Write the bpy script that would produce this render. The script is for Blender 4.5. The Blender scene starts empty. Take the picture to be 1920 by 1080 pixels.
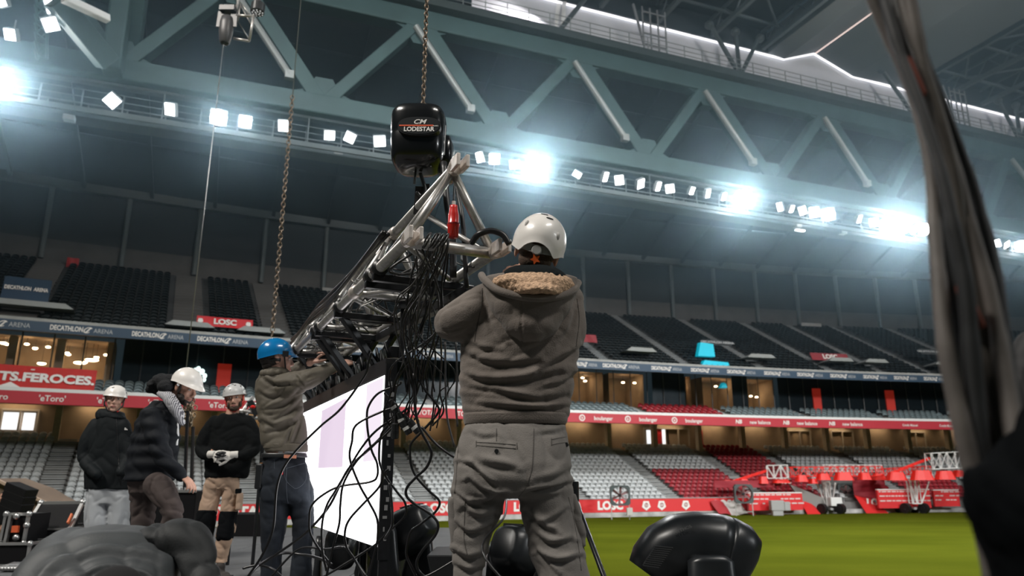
import bpy, bmesh, math, random
from mathutils import Vector, Matrix, noise
SC = bpy.context.scene
COL = SC.collection
R = random.Random(7)
V = Vector
# ------------------------------------------------------------------ camera, world, exposure
FPX = 1350.0
TILT = math.atan(353 / FPX)
CZ = 0.92
cd = bpy.data.cameras.new('camera')
cd.sensor_width = 36.0
cd.lens = FPX / 1920 * 36.0
cd.clip_start = 0.05
cd.clip_end = 500
cam = bpy.data.objects.new('camera', cd)
COL.objects.link(cam)
cam.location = (0, 0, CZ)
cam.rotation_euler = (math.pi / 2 + TILT, 0, 0)
cd.dof.use_dof = True
cd.dof.focus_distance = 3.4
cd.dof.aperture_fstop = 3.0
SC.camera = cam
SC.view_settings.view_transform = 'Standard'
SC.view_settings.look = 'None'
SC.view_settings.gamma = 1.0
SC.view_settings.use_curve_mapping = False
SC.view_settings.exposure = 0.0
SC.cycles.max_bounces = 6
SC.cycles.volume_bounces = 0
SC.cycles.sample_clamp_indirect = 3.0
SC.cycles.use_light_tree = True
w = bpy.data.worlds.new('stadium_air')
SC.world = w
w.use_nodes = True
w.node_tree.nodes['Background'].inputs['Color'].default_value = (0.42, 0.66, 0.80, 1)
w.node_tree.nodes['Background'].inputs['Strength'].default_value = 0.03


def area(name, loc, target, sx, sy, power, col, spread=180):
    l = bpy.data.lights.new(name, 'AREA')
    l.shape = 'RECTANGLE'
    l.size, l.size_y = sx, sy
    l.energy = power
    l.color = col
    l.spread = math.radians(spread)
    o = bpy.data.objects.new(name, l)
    COL.objects.link(o)
    o.location = loc
    o.rotation_euler = (V(target) - V(loc)).to_track_quat('-Z', 'Y').to_euler()
    return o


# floodlight rows on the near side of the roof, behind and above the stage
area('floodlights_near_left', (-17, -5, 25), (-1, 5, 1), 12, 2.0, 8600, (1.0, 0.95, 0.88))
area('floodlights_near_right', (15, -6, 25), (1, 5, 1), 12, 2.0, 3600, (1.0, 0.96, 0.90))
area('floodlights_over_pitch', (24, 20, 31), (18, 38, -2), 22, 3.0, 9000, (0.95, 0.99, 1.0), 110)
area('floodlights_over_stand', (0, 24, 31), (-4, 60, 2), 30, 3.0, 2200, (0.90, 0.97, 1.0), 110)

area('seat_fill_far_right', (62, -8, 22), (16, 62, 1), 16, 3.0, 9000, (0.95, 0.98, 1.0), 100)  # unseen light added to brighten the right side of the lower stand

# ------------------------------------------------------------------ helpers
_c, _s = math.cos(TILT), math.sin(TILT)


def ray(px, py):
    dx = (px - 960) / FPX
    v = (540 - py) / FPX
    return V((dx, _c - v * _s, _s + v * _c))


def at(px, py, d):          # point seen at a pixel of the 1920x1080 frame, d metres ahead
    r = ray(px, py)
    return V((r.x * d / r.y, d, CZ + r.z * d / r.y))


def atz(px, py, z):         # point seen at a pixel lying at height z
    r = ray(px, py)
    k = (z - CZ) / r.z
    return V((r.x * k, r.y * k, z))


def proj(p):
    x, y, z = p[0], p[1], p[2] - CZ
    dz = y * _c + z * _s
    dv = -y * _s + z * _c
    return (960 + FPX * x / dz, 540 - FPX * dv / dz)


def mpp(d, py=893):         # metres per pixel at distance d
    r = ray(960, py)
    return d / r.y / FPX


MATS = {}


def mat(name, col, rough=0.6, metal=0.0, var=0.0, vscale=6.0, bump=0.0, bscale=40.0, emit=None, estr=0.0, spec=0.5, wave=None, sheen=0.0, coat=0.0, alpha=1.0):
    if name in MATS:
        return MATS[name]
    m = bpy.data.materials.new(name)
    m.use_nodes = True
    nt = m.node_tree
    b = nt.nodes['Principled BSDF']
    b.inputs['Base Color'].default_value = (*col, 1)
    b.inputs['Roughness'].default_value = rough
    b.inputs['Metallic'].default_value = metal
    b.inputs['Specular IOR Level'].default_value = spec
    b.inputs['Sheen Weight'].default_value = sheen
    b.inputs['Coat Weight'].default_value = coat
    b.inputs['Alpha'].default_value = alpha
    tc = nt.nodes.new('ShaderNodeTexCoord')
    if var > 0:
        n = nt.nodes.new('ShaderNodeTexNoise')
        n.inputs['Scale'].default_value = vscale
        n.inputs['Detail'].default_value = 6
        nt.links.new(tc.outputs['Object'], n.inputs['Vector'])
        r = nt.nodes.new('ShaderNodeMapRange')
        r.inputs['From Min'].default_value = 0.3
        r.inputs['From Max'].default_value = 0.7
        r.inputs['To Min'].default_value = 1 - var
        r.inputs['To Max'].default_value = 1 + var
        nt.links.new(n.outputs['Fac'], r.inputs['Value'])
        mx = nt.nodes.new('ShaderNodeVectorMath')
        mx.operation = 'SCALE'
        mx.inputs[0].default_value = col
        nt.links.new(r.outputs['Result'], mx.inputs['Scale'])
        nt.links.new(mx.outputs['Vector'], b.inputs['Base Color'])
    if bump > 0:
        n2 = nt.nodes.new('ShaderNodeTexNoise')
        n2.inputs['Scale'].default_value = bscale
        n2.inputs['Detail'].default_value = 4
        nt.links.new(tc.outputs['Object'], n2.inputs['Vector'])
        bp = nt.nodes.new('ShaderNodeBump')
        bp.inputs['Strength'].default_value = bump
        bp.inputs['Distance'].default_value = 0.01
        nt.links.new(n2.outputs['Fac'], bp.inputs['Height'])
        nt.links.new(bp.outputs['Normal'], b.inputs['Normal'])
    if emit:
        b.inputs['Emission Color'].default_value = (*emit, 1)
        b.inputs['Emission Strength'].default_value = estr
    MATS[name] = m
    return m


def tag(o, label=None, cat=None, group=None, kind=None):
    if label:
        o['label'] = label
    if cat:
        o['category'] = cat
    if group:
        o['group'] = group
    if kind:
        o['kind'] = kind
    return o


def empty(name, loc, label=None, cat=None, group=None):
    o = bpy.data.objects.new(name, None)
    COL.objects.link(o)
    o.location = loc
    o.empty_display_size = 0.1
    tag(o, label, cat, group)
    return o


def wloc(o):
    p = V((0, 0, 0))
    while o is not None:
        p += o.location
        o = o.parent
    return p


def link(name, me, m, parent=None, smooth=False):
    o = bpy.data.objects.new(name, me)
    COL.objects.link(o)
    if m is not None and not me.materials:
        for k in (m if isinstance(m, (list, tuple)) else [m]):
            me.materials.append(k)
    if parent is not None:
        off = wloc(parent)
        me.transform(Matrix.Translation(-off))
        o.parent = parent
    if smooth:
        me.shade_smooth()
    return o


class MB:
    def __init__(s):
        s.v = []
        s.f = []
        s.mi = []
        s.cur = 0

    def add(s, vs, fs):
        b = len(s.v)
        s.v.extend([tuple(p) for p in vs])
        for f in fs:
            s.f.append(tuple(i + b for i in f))
            s.mi.append(s.cur)
        return s

    def quad(s, a, b, c, d):
        return s.add([a, b, c, d], [(0, 1, 2, 3)])

    def obox(s, c, ax, ay, az):         # centre and three half vectors
        c, ax, ay, az = V(c), V(ax), V(ay), V(az)
        vs = [c + ax * i + ay * j + az * k for i in (-1, 1) for j in (-1, 1) for k in (-1, 1)]
        return s.add(vs, [(0, 1, 3, 2), (4, 6, 7, 5), (0, 4, 5, 1), (2, 3, 7, 6), (0, 2, 6, 4), (1, 5, 7, 3)])

    def box(s, c, d, rz=0.0):
        ca, sa = math.cos(rz), math.sin(rz)
        return s.obox(c, (ca * d[0] / 2, sa * d[0] / 2, 0), (-sa * d[1] / 2, ca * d[1] / 2, 0), (0, 0, d[2] / 2))

    def beam(s, a, b, w_, h, up=(0, 0, 1)):  # rectangular bar from a to b
        a, b = V(a), V(b)
        d = (b - a)
        dn = d.normalized()
        u = V(up)
        side = dn.cross(u)
        if side.length < 1e-4:
            side = dn.cross(V((1, 0, 0)))
        side.normalize()
        u = side.cross(dn).normalized()
        return s.obox((a + b) / 2, d / 2, side * w_ / 2, u * h / 2)

    def tube(s, pts, r, n=8, cap=True):
        pts = [V(p) for p in pts]
        rs = r if isinstance(r, (list, tuple)) else [r] * len(pts)
        rings = []
        prev = None
        for i, p in enumerate(pts):
            t = (pts[min(i + 1, len(pts) - 1)] - pts[max(i - 1, 0)])
            if t.length < 1e-9:
                t = V((0, 0, 1))
            t.normalize()
            if prev is None:
                u = t.cross(V((0, 0, 1)))
                if u.length < 0.05:
                    u = t.cross(V((1, 0, 0)))
            else:
                u = prev - t * prev.dot(t)
                if u.length < 1e-5:
                    u = t.cross(V((0, 0, 1)))
            u.normalize()
            prev = u
            w_ = t.cross(u)
            rings.append([p + (u * math.cos(2 * math.pi * k / n) + w_ * math.sin(2 * math.pi * k / n)) * rs[i] for k in range(n)])
        return s.rings(rings, cap)

    def rings(s, rings, cap=True, closed=True):
        n = len(rings[0])
        vs = [p for rg in rings for p in rg]
        fs = []
        for i in range(len(rings) - 1):
            for k in range(n if closed else n - 1):
                a = i * n + k
                b = i * n + (k + 1) % n
                fs.append((a, b, b + n, a + n))
        if cap and closed:
            fs.append(tuple(range(n - 1, -1, -1)))
            fs.append(tuple((len(rings) - 1) * n + k for k in range(n)))
        return s.add(vs, fs)

    def ell(s, c, r, n=16, m=10, rot=None):
        c = V(c)
        rings = []
        for i in range(m + 1):
            ph = math.pi * (i + 0.001) / (m + 0.002)
            rings.append([])
            for k in range(n):
                th = 2 * math.pi * k / n
                p = V((r[0] * math.sin(ph) * math.cos(th), r[1] * math.sin(ph) * math.sin(th), r[2] * math.cos(ph)))
                if rot is not None:
                    p = rot @ p
                rings[-1].append(c + p)
        return s.rings(rings[::-1])

    def mesh(s, name='m'):
        me = bpy.data.meshes.new(name)
        me.from_pydata(s.v, [], s.f)
        if any(s.mi):
            me.polygons.foreach_set('material_index', s.mi)
        me.update()
        return me

    def build(s, name, m, parent=None, smooth=False, bevel=0, fix=True):
        me = s.mesh(name)
        if fix:
            bm = bmesh.new()
            bm.from_mesh(me)
            bmesh.ops.recalc_face_normals(bm, faces=bm.faces)
            bm.to_mesh(me)
            bm.free()
        o = link(name, me, m, parent)
        if smooth:
            me.shade_smooth()
        if bevel:
            md = o.modifiers.new('bevel', 'BEVEL')
            md.width = bevel
            md.segments = 2
            md.limit_method = 'ANGLE'
        return o


def struct(o):
    o['kind'] = 'structure'
    return o


_TX = {}


def text_mesh(txt, size=1.0, bold=0.02, shear=0.0, align='CENTER'):
    key = (txt, bold, shear, align)
    if key not in _TX:
        cu = bpy.data.curves.new('t', 'FONT')
        cu.body = txt
        cu.size = 1.0
        cu.offset = bold
        cu.shear = shear
        cu.align_x = align
        cu.align_y = 'CENTER'
        cu.resolution_u = 3
        o = bpy.data.objects.new('t', cu)
        COL.objects.link(o)
        dg = bpy.context.evaluated_depsgraph_get()
        me = bpy.data.meshes.new_from_object(o.evaluated_get(dg))
        _TX[key] = ([V(v.co) for v in me.vertices], [tuple(p.vertices) for p in me.polygons])
        bpy.data.objects.remove(o)
        bpy.data.meshes.remove(me)
    return _TX[key]


def put_text(mb, txt, c, right, up, h, bold=0.02, shear=0.0, sx=1.0, align='CENTER'):
    vs, fs = text_mesh(txt, 1, bold, shear, align)
    k = h / 0.72
    c, right, up = V(c), V(right), V(up)
    mb.add([c + right * (p.x * k * sx) + up * (p.y * k) for p in vs], fs)


def smooth_path(pts, n=6):
    P = [V(p) for p in pts]
    P = [P[0] * 2 - P[1]] + P + [P[-1] * 2 - P[-2]]
    out = []
    for i in range(1, len(P) - 2):
        for k in range(n):
            t = k / n
            a, b, c, d = P[i - 1], P[i], P[i + 1], P[i + 2]
            out.append(0.5 * ((2 * b) + (c - a) * t + (2 * a - 5 * b + 4 * c - d) * t * t + (3 * b - a - 3 * c + d) * t ** 3))
    out.append(P[-2])
    return out


# shared materials
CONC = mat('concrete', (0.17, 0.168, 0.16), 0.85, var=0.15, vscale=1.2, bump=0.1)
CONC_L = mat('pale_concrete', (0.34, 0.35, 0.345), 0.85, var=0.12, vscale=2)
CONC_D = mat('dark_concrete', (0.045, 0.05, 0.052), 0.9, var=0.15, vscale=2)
WHITE = mat('white_paint', (0.75, 0.76, 0.76), 0.5)
BLACK = mat('black_plastic', (0.012, 0.013, 0.014), 0.38)
BLACKM = mat('black_metal', (0.015, 0.016, 0.018), 0.32, 0.3, var=0.3, vscale=20)
RUBBER = mat('black_rubber', (0.010, 0.010, 0.011), 0.42)
ALU = mat('aluminium', (0.50, 0.485, 0.465), 0.42, 0.85, var=0.18, vscale=30, bump=0.05)
STEEL = mat('steel', (0.42, 0.42, 0.42), 0.4, 0.9)
RED = mat('red_board', (0.62, 0.022, 0.030), 0.5)
RED_D = mat('dark_red', (0.30, 0.018, 0.030), 0.55)
NAVY = mat('navy_board', (0.018, 0.050, 0.095), 0.5)
LETTER = mat('white_lettering', (0.82, 0.80, 0.77), 0.5)
TRUSS = mat('teal_steel', (0.034, 0.074, 0.076), 0.6, 0.1, var=0.15, vscale=0.6)
# ------------------------------------------------------------------ the stadium bowl
PZ = -2.0


def F(x):
    return 53.39 + 0.386 * x - 0.00268 * x * x


def S(x, off=0.0, z=0.0):       # point of the bowl: front-curve abscissa, setback, height
    m = 0.386 - 0.00536 * x
    n = V((-m, 1, 0)).normalized()
    return V((x, F(x), z)) + n * off


def tang(x):
    return V((1, 0.386 - 0.00536 * x, 0)).normalized()


XS = [-46 + 2.0 * i for i in range(59)]     # -46 .. 70


def sweep(prof, xs=XS, mb=None):
    mb = mb or MB()
    rings = [[S(x, o_, z_) for (o_, z_) in prof] for x in xs]
    mb.rings(rings, cap=False, closed=False)
    return mb


def sweep_closed(prof, xs=XS):
    mb = MB()
    mb.rings([[S(x, o_, z_) for (o_, z_) in prof] for x in xs], cap=True)
    return mb


# pitch
m = mat('pitch_grass', (0.17, 0.215, 0.016), 0.8)
nt = m.node_tree
b = nt.nodes['Principled BSDF']
b.inputs['Specular IOR Level'].default_value = 0.0
b.inputs['Roughness'].default_value = 1.0
tc = nt.nodes.new('ShaderNodeTexCoord')
n1 = nt.nodes.new('ShaderNodeTexNoise'); n1.inputs['Scale'].default_value = 0.35; n1.inputs['Detail'].default_value = 5
n2 = nt.nodes.new('ShaderNodeTexNoise'); n2.inputs['Scale'].default_value = 26; n2.inputs['Detail'].default_value = 5
mp = nt.nodes.new('ShaderNodeMapping'); mp.inputs['Scale'].default_value = (0.35, 1.0, 1)
nt.links.new(tc.outputs['Object'], mp.inputs['Vector'])
nt.links.new(mp.outputs['Vector'], n1.inputs['Vector'])
nt.links.new(tc.outputs['Object'], n2.inputs['Vector'])
ad = nt.nodes.new('ShaderNodeMath'); ad.operation = 'ADD'
nt.links.new(n1.outputs['Fac'], ad.inputs[0]); nt.links.new(n2.outputs['Fac'], ad.inputs[1])
cr = nt.nodes.new('ShaderNodeValToRGB')
cr.color_ramp.elements[0].position = 0.38; cr.color_ramp.elements[0].color = (0.063, 0.076, 0.0065, 1)
cr.color_ramp.elements[1].position = 0.62; cr.color_ramp.elements[1].color = (0.098, 0.112, 0.010, 1)
hf = nt.nodes.new('ShaderNodeMath'); hf.operation = 'MULTIPLY'; hf.inputs[1].default_value = 0.5
nt.links.new(ad.outputs[0], hf.inputs[0]); nt.links.new(hf.outputs[0], cr.inputs['Fac']); nt.links.new(cr.outputs['Color'], b.inputs['Base Color'])
bp = nt.nodes.new('ShaderNodeBump'); bp.inputs['Distance'].default_value = 0.04; bp.inputs['Strength'].default_value = 0.6
nt.links.new(n2.outputs['Fac'], bp.inputs['Height']); nt.links.new(bp.outputs['Normal'], b.inputs['Normal'])
g = MB(); g.quad((-90, -50, PZ), (120, -50, PZ), (120, 110, PZ), (-90, 110, PZ))
struct(g.build('floor_pitch', m))

# --- lower terrace
NL, TL = 16, 0.72
ZL0, ZL1 = -1.15, 3.55
RL = (ZL1 - ZL0) / NL
prof = [(0.25, PZ)]
for i in range(NL):
    prof += [(0.6 + i * TL, ZL0 + i * RL), (0.6 + (i + 1) * TL, ZL0 + i * RL)]
prof += [(0.6 + NL * TL + 1.2, ZL0 + (NL - 1) * RL)]
struct(sweep(prof).build('lower_terrace', CONC))
# back wall of the concourse
BW = mat('brown_wall', (0.28, 0.205, 0.14), 0.85, var=0.2, vscale=0.7)
OB = 0.6 + NL * TL + 1.2
struct(sweep([(OB, 2.5), (OB, 7.0)]).build('wall_concourse', BW))
# slab of the club tier, with its ribbon board
struct(sweep_closed([(0.25, 4.85), (0.25, 5.62), (1.2, 5.62), (6.2, 6.2), (OB, 6.7), (OB, 6.5), (1.0, 5.0)]).build('club_tier_slab', CONC_L))
struct(sweep_closed([(0.0, 5.58), (0.0, 5.78), (0.35, 5.78), (0.35, 5.58)]).build('trim_1', WHITE))
# club tier steps
NM, TM = 6, 0.75
prof = [(0.5, 5.55)]
for i in range(NM):
    prof += [(0.5 + i * TM, 5.15 + i * 0.26), (0.5 + (i + 1) * TM, 5.15 + i * 0.26)]
prof += [(7.0, 6.45)]
struct(sweep(prof).build('club_terrace', CONC))
# upper tier slab and steps
NU, TU = 22, 0.68
ZU0, ZU1 = 9.45, 17.2
RU = (ZU1 - ZU0) / NU
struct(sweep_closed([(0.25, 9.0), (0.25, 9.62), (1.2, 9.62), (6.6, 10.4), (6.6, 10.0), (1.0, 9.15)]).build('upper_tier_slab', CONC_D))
struct(sweep_closed([(0.0, 9.60), (0.0, 9.78), (0.4, 9.78), (0.4, 9.60)]).build('trim_2', CONC_L))
prof = []
for i in range(NU):
    prof += [(0.5 + i * TU, ZU0 + i * RU), (0.5 + (i + 1) * TU, ZU0 + i * RU)]
OU = 0.5 + NU * TU
prof += [(OU + 0.3, ZU0 + NU * RU)]
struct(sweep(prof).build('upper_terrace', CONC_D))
# rear wall: plain pale parapet, then cladding up to the eaves beam
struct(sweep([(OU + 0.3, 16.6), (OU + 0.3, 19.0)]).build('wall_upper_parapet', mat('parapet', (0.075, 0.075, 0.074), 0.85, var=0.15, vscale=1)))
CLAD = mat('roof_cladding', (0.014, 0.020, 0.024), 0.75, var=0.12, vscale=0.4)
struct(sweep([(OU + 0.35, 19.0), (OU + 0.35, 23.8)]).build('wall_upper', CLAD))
struct(sweep_closed([(OU - 0.3, 23.2), (OU - 0.3, 23.9), (OU + 0.4, 23.9), (OU + 0.4, 23.2)]).build('eaves_beam', mat('eaves', (0.05, 0.062, 0.068), 0.7)))
# roof soffit from the eaves up to the main truss
TD = V((1, 0.388, 0)).normalized()
TN = V((-0.388, 1, 0)).normalized()


def TL_(x, back=0.0, z=0.0):       # point on the main truss line
    return V((x, 43.3 + 0.388 * x, z)) + TN * back


sof = MB()
rings = []
for x in XS:
    a = S(x, OU + 0.3, 23.8)
    t = (a - TL_(0)).dot(TD)
    bpt = TL_(0) + TD * t + TN * 1.5
    bpt.z = 33.0
    rings.append([a.lerp(bpt, k / 4) for k in range(5)])
sof.rings(rings, cap=False, closed=False)
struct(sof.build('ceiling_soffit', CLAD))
# soffit ribs and rear pillars
for i in range(0, 30):
    x = -44 + 4.15 * i
    a = S(x, OU - 0.1, 23.5)
    t = (a - TL_(0)).dot(TD)
    bpt = TL_(0) + TD * t + TN * 1.7
    bpt.z = 32.6
    rb = MB(); rb.beam(a, bpt, 0.28, 0.3)
    struct(rb.build('ceiling_rib', CLAD))
for i in range(0, 26):
    x = -43 + 4.6 * i
    if abs(x) < 200:
        p = S(x, OU + 0.1, 0)
        pl = MB(); pl.tube([(p.x, p.y, 17.35), (p.x, p.y, 23.3)], 0.2, 10)
        struct(pl.build('pillar', mat('pillar_grey', (0.09, 0.11, 0.115), 0.6)))
pr = MB()
for k in range(1, 4):
    rr = []
    for x in XS:
        a = S(x, OU + 0.3, 23.8)
        t = (a - TL_(0)).dot(TD)
        bpt = TL_(0) + TD * t + TN * 1.5
        bpt.z = 33.0
        c = a.lerp(bpt, k / 4)
        rr.append(c - V((0, 0, 0.12)))
    pr.tube(rr, 0.12, 4)
struct(pr.build('ceiling_purlins', CLAD))

# --- ribbon boards with lettering
def letters_on(mb, txt, x, z, h, off=-0.03, **k):
    c = S(x, off, z)
    put_text(mb, txt, c, tang(x), (0, 0, 1), h, **k)


def px_to_x(px, z, off=0.0):        # bowl abscissa whose board point shows in this column
    lo, hi = -46, 70
    for _ in range(40):
        mid = (lo + hi) / 2
        if proj(S(mid, off, z))[0] < px:
            lo = mid
        else:
            hi = mid
    return (lo + hi) / 2


rib = struct(sweep_closed([(0.0, 4.88), (0.0, 5.58), (0.2, 5.58), (0.2, 4.88)]).build('red_ribbon_board', mat('ribbon_red', (0.46, 0.022, 0.038), 0.5)))
lt = MB()
for px, t in [(-8, 'eToro'), (98, "'eToro'"), (205, "'eToro'"), (300, "'eToro'"), (412, "'eToro'"), (500, "'eToro'"), (620, 'TOYOTA'), (706, 'TOYOTA'), (791, 'TOYOTA'), (880, 'TOYOTA'), (960, 'TOYOTA'), (1040, 'boulanger'), (1131, 'boulanger'), (1215, 'boulanger'), (1301, 'boulanger'), (1425, 'new balance'), (1513, 'new balance'), (1598, 'new balance'), (1706, 'Credit Mutuel'), (1775, 'Credit Mutuel'), (1850, 'Credit Mutuel')]:
    x = px_to_x(px, 5.2)
    hh = 0.34 if t[0] in "T'e" else (0.30 if t[0] != 'C' else 0.2)
    letters_on(lt, t, x, 5.22 if t[0] == 'T' else 5.2, hh, bold=0.015, sx=0.95)
    if t[0] == 'b':     # round badge with a b
        c = S(x - 1.68, -0.03, 5.22); tg = tang(x)
        N = 20
        for k in range(N):
            a0, a1 = 2 * math.pi * k / N, 2 * math.pi * (k + 1) / N
            q = lambda a, r_: c + tg * (r_ * math.cos(a)) + V((0, 0, r_ * math.sin(a)))
            lt.quad(q(a0, 0.17), q(a0, 0.25), q(a1, 0.25), q(a1, 0.17))
        letters_on(lt, 'b', x - 1.68, 5.22, 0.2, bold=0.03)
    if t[0] == 'n':
        letters_on(lt, 'NB', x - 1.95, 5.22, 0.32, bold=0.03, shear=0.2)
lt.build('lettering', LETTER, rib)
rib2 = struct(sweep_closed([(0.0, 9.0), (0.0, 9.6), (0.2, 9.6), (0.2, 9.0)]).build('navy_ribbon_board', NAVY))
lt = MB(); lt2 = MB()
dec = [-40, 125, 273, 395, 515, 590, 662, 738, 808, 880, 950, 1010, 1080, 1148, 1236, 1309, 1377, 1445, 1507, 1569, 1630, 1687, 1742, 1792, 1845, 1895]
dec.append(1950)
_w = lambda t, bd: (max(v.x for v in text_mesh(t, 1, bd, 0.0, 'CENTER')[0]) - min(v.x for v in text_mesh(t, 1, bd, 0.0, 'CENTER')[0])) * 0.29 / 0.72
wd_, wa_ = _w('DECATHLON', 0.03), _w('ARENA', -0.002)
for i_ in range(len(dec) - 1):
    x = px_to_x(dec[i_], 9.3)
    P_ = min(4.6, (S(px_to_x(dec[i_ + 1], 9.3), 0) - S(x, 0)).length)
    cx_ = tang(x).x
    letters_on(lt, 'DECATHLON', x, 9.3, 0.29, bold=0.03, sx=.40 * P_ / wd_)
    letters_on(lt2, 'ARENA', x + .455 * P_ * cx_, 9.28, 0.27, bold=-0.002, sx=.26 * P_ / wa_)
    xe = x + .262 * P_ * cx_
    c = S(xe, -0.03, 9.3); tg = tang(xe); ks = P_ / 4.9
    q = lambda a, r_: c + tg * (ks * r_ * (0.25 * math.cos(a) + 0.10 * math.sin(a))) + V((0, 0, r_ * 0.19 * math.sin(a)))
    for k in range(11):
        a0, a1 = 0.6 + 2 * math.pi * k / 14, 0.6 + 2 * math.pi * (k + 1) / 14
        lt.quad(q(a0, .72), q(a0, 1.0), q(a1, 1.0), q(a1, .72))
    lt.quad(c + tg * -.16 * ks + V((0, 0, -.13)), c + tg * -.05 * ks + V((0, 0, -.15)), c + tg * .20 * ks + V((0, 0, .13)), c + tg * .12 * ks + V((0, 0, .16)))
lt.build('lettering', LETTER, rib2)
lt2.build('thin_lettering', mat('grey_lettering', (0.5, 0.53, 0.55), 0.5), rib2)
rib3 = struct(sweep_closed([(-0.35, -1.66), (-0.35, -0.72), (-0.2, -0.72), (-0.2, -1.66)], [-46 + 2 * i for i in range(35)]).build('pitchside_red_board', mat('side_board_red', (0.66, 0.028, 0.032), 0.45)))
struct(sweep_closed([(-0.45, PZ), (-0.45, -1.68), (0.2, -1.68), (0.2, PZ)]).build('pitchside_wall', mat('dirty_white_wall', (0.42, 0.41, 0.40), 0.8, var=0.35, vscale=1.5)))
struct(sweep_closed([(-0.38, -0.72), (-0.38, -0.67), (-0.18, -0.67), (-0.18, -0.72)], [-46 + 2 * i for i in range(35)]).build('trim_3', CONC_L))
lt = MB()
for px, t in [(180, 'TOYOTA'), (425, 'TOYOTA'), (820, 'LOSC'), (985, 'LOSC'), (1140, 'LOSC'), (1357, 'LOSC'), (1640, 'LOSC')]:
    x = px_to_x(px, -1.2)
    letters_on(lt, t, x, -1.2, 0.58, off=-0.38, bold=0.05, sx=1.05)
pent = MB()
for px in (765, 910, 1077, 1207, 1236, 1281):
    x = px_to_x(px, -1.2)
    c = S(x, -0.39, -1.2); tg = tang(x)
    pts = [c + tg * (0.38 * math.sin(a)) + V((0, 0, 0.38 * math.cos(a))) for a in [2 * math.pi * (k + 0.5) / 5 for k in range(5)]]
    lt.add(pts, [tuple(range(5))])
    c2 = S(x, -0.42, -1.18)
    N = 14
    for k in range(N):
        a0, a1 = 2 * math.pi * k / N, 2 * math.pi * (k + 1) / N
        q = lambda a, r_: c2 + tg * (r_ * math.cos(a)) + V((0, 0, r_ * math.sin(a)))
        pent.quad(q(a0, 0.12), q(a0, 0.16), q(a1, 0.16), q(a1, 0.12))
    pent.obox(c2, tg * 0.02, V((0, 0.003, 0)), V((0, 0, 0.10)))
lt.build('lettering', LETTER, rib3)
pent.build('crest_marks', RED_D, rib3)

# --- seats
def seat_mesh(name, s=1.0):
    mb = MB()
    # pan
    mb.add([(-.21, -.20, .40), (.21, -.20, .40), (.21, .16, .37), (-.21, .16, .37), (-.21, -.20, .36), (.21, -.20, .36), (.21, .16, .33), (-.21, .16, .33)],
           [(0, 1, 2, 3), (4, 7, 6, 5), (0, 4, 5, 1)])
    # curved back shell with rounded top
    cols = [-0.232, -0.14, 0.0, 0.14, 0.232]
    cy = [0.13, 0.18, 0.20, 0.18, 0.13]
    top = [0.56, 0.655, 0.685, 0.655, 0.56]
    vs = []
    for x, y, t in zip(cols, cy, top):
        vs += [(x, y - 0.02, 0.34), (x, y + 0.045, t - 0.11), (x, y - 0.03, t - 0.045), (x, y + 0.01, t), (x, y + 0.08, t - 0.02)]
    n = len(cols)
    fs = []
    for i in range(n - 1):
        for j in range(4):
            a = i * 5 + j
            fs.append((a, a + 5, a + 6, a + 1))
    mb.add(vs, fs)
    mb.add([(-.02, .02, 0), (.02, .02, 0), (.02, .02, .36), (-.02, .02, .36)], [(0, 1, 2, 3)])
    return mb


SEAT = seat_mesh('seat')
SEATME = SEAT.mesh('stadium_seat')
GREY_S = mat('grey_seat', (0.50, 0.52, 0.52), 0.45, var=0.1, vscale=3)
SLATE_S = mat('slate_seat', (0.16, 0.205, 0.215), 0.45, var=0.1, vscale=3)
RED_S = mat('red_seat', (0.30, 0.012, 0.022), 0.45)
DARK_S = mat('black_seat', (0.007, 0.012, 0.014), 0.5, spec=.25)
SEATME.materials.append(GREY_S)


def seat_into(mb, p, ang, sc=1.0):
    ca, sa = math.cos(ang) * sc, math.sin(ang) * sc
    mb.add([(p.x + ca * v[0] - sa * v[1], p.y + sa * v[0] + ca * v[1], p.z + v[2] * sc) for v in SEAT.v], SEAT.f)


AIS_L = [-36, -26, -16, -5.5, 5.8, 13.2, 21.0, 27.0, 34.5, 42, 50, 58]
AIS_M = [-36, -27, -21, -13, -5, 3, 11.5, 19, 26.5, 34, 41, 48, 56]
AIS_U = [-38, -28.5, -20.3, -15.2, -8, 0.5, 8, 15, 22.0, 28.6, 33.6, 38.5, 45, 52]


def near(x, L, w_):
    return any(abs(x - a) < w_ for a in L)


cand = []
greyrest, redm, slate, dark, redmid = MB(), MB(), MB(), MB(), MB()
hidden = [(145, 715, 600, 1080), (845, 400, 1075, 1080), (590, 700, 722, 1020)]
for i in range(NL):
    x = -42.0
    while x < 56:
        x += 0.50 / math.sqrt(1 + (0.386 - 0.00536 * x) ** 2)
        if near(x, AIS_L, 0.75):
            continue
        if 28.5 < x < 32.5 and i < 7:
            continue
        p = S(x, 0.6 + i * TL + 0.36, ZL0 + i * RL)
        u, v_ = proj(p + V((0, 0, 0.5)))
        if u < -30 or u > 1860:
            continue
        ang = math.atan(0.386 - 0.00536 * x)
        if (13.2 < x < 21 and i < 8) or (21 < x < 27) or (x > 32.5 and i < 5):
            seat_into(redm, p, ang)
        else:
            vis = not any(a < u < c and b_ < v_ < d for a, b_, c, d in hidden) and 0 < u < 1850
            cand.append((p.length if vis else 1e3, p, ang))
cand.sort(key=lambda c: c[0])
for k, (d, p, ang) in enumerate(cand):
    if k < 300:
        o = bpy.data.objects.new('stadium_seat', SEATME)
        COL.objects.link(o)
        o.location = p
        o.rotation_euler = (0, 0, ang)
        tag(o, 'empty grey folding seat in the lower stand behind the stage crew', 'seat', 'grey seats of the lower stand')
    else:
        seat_into(greyrest, p, ang)
o = greyrest.build('stadium_seats_grey', GREY_S, fix=False)
tag(o, 'further rows of empty grey seats filling the lower stand to the right', 'seats', 'grey seats of the lower stand', 'stuff')
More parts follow.
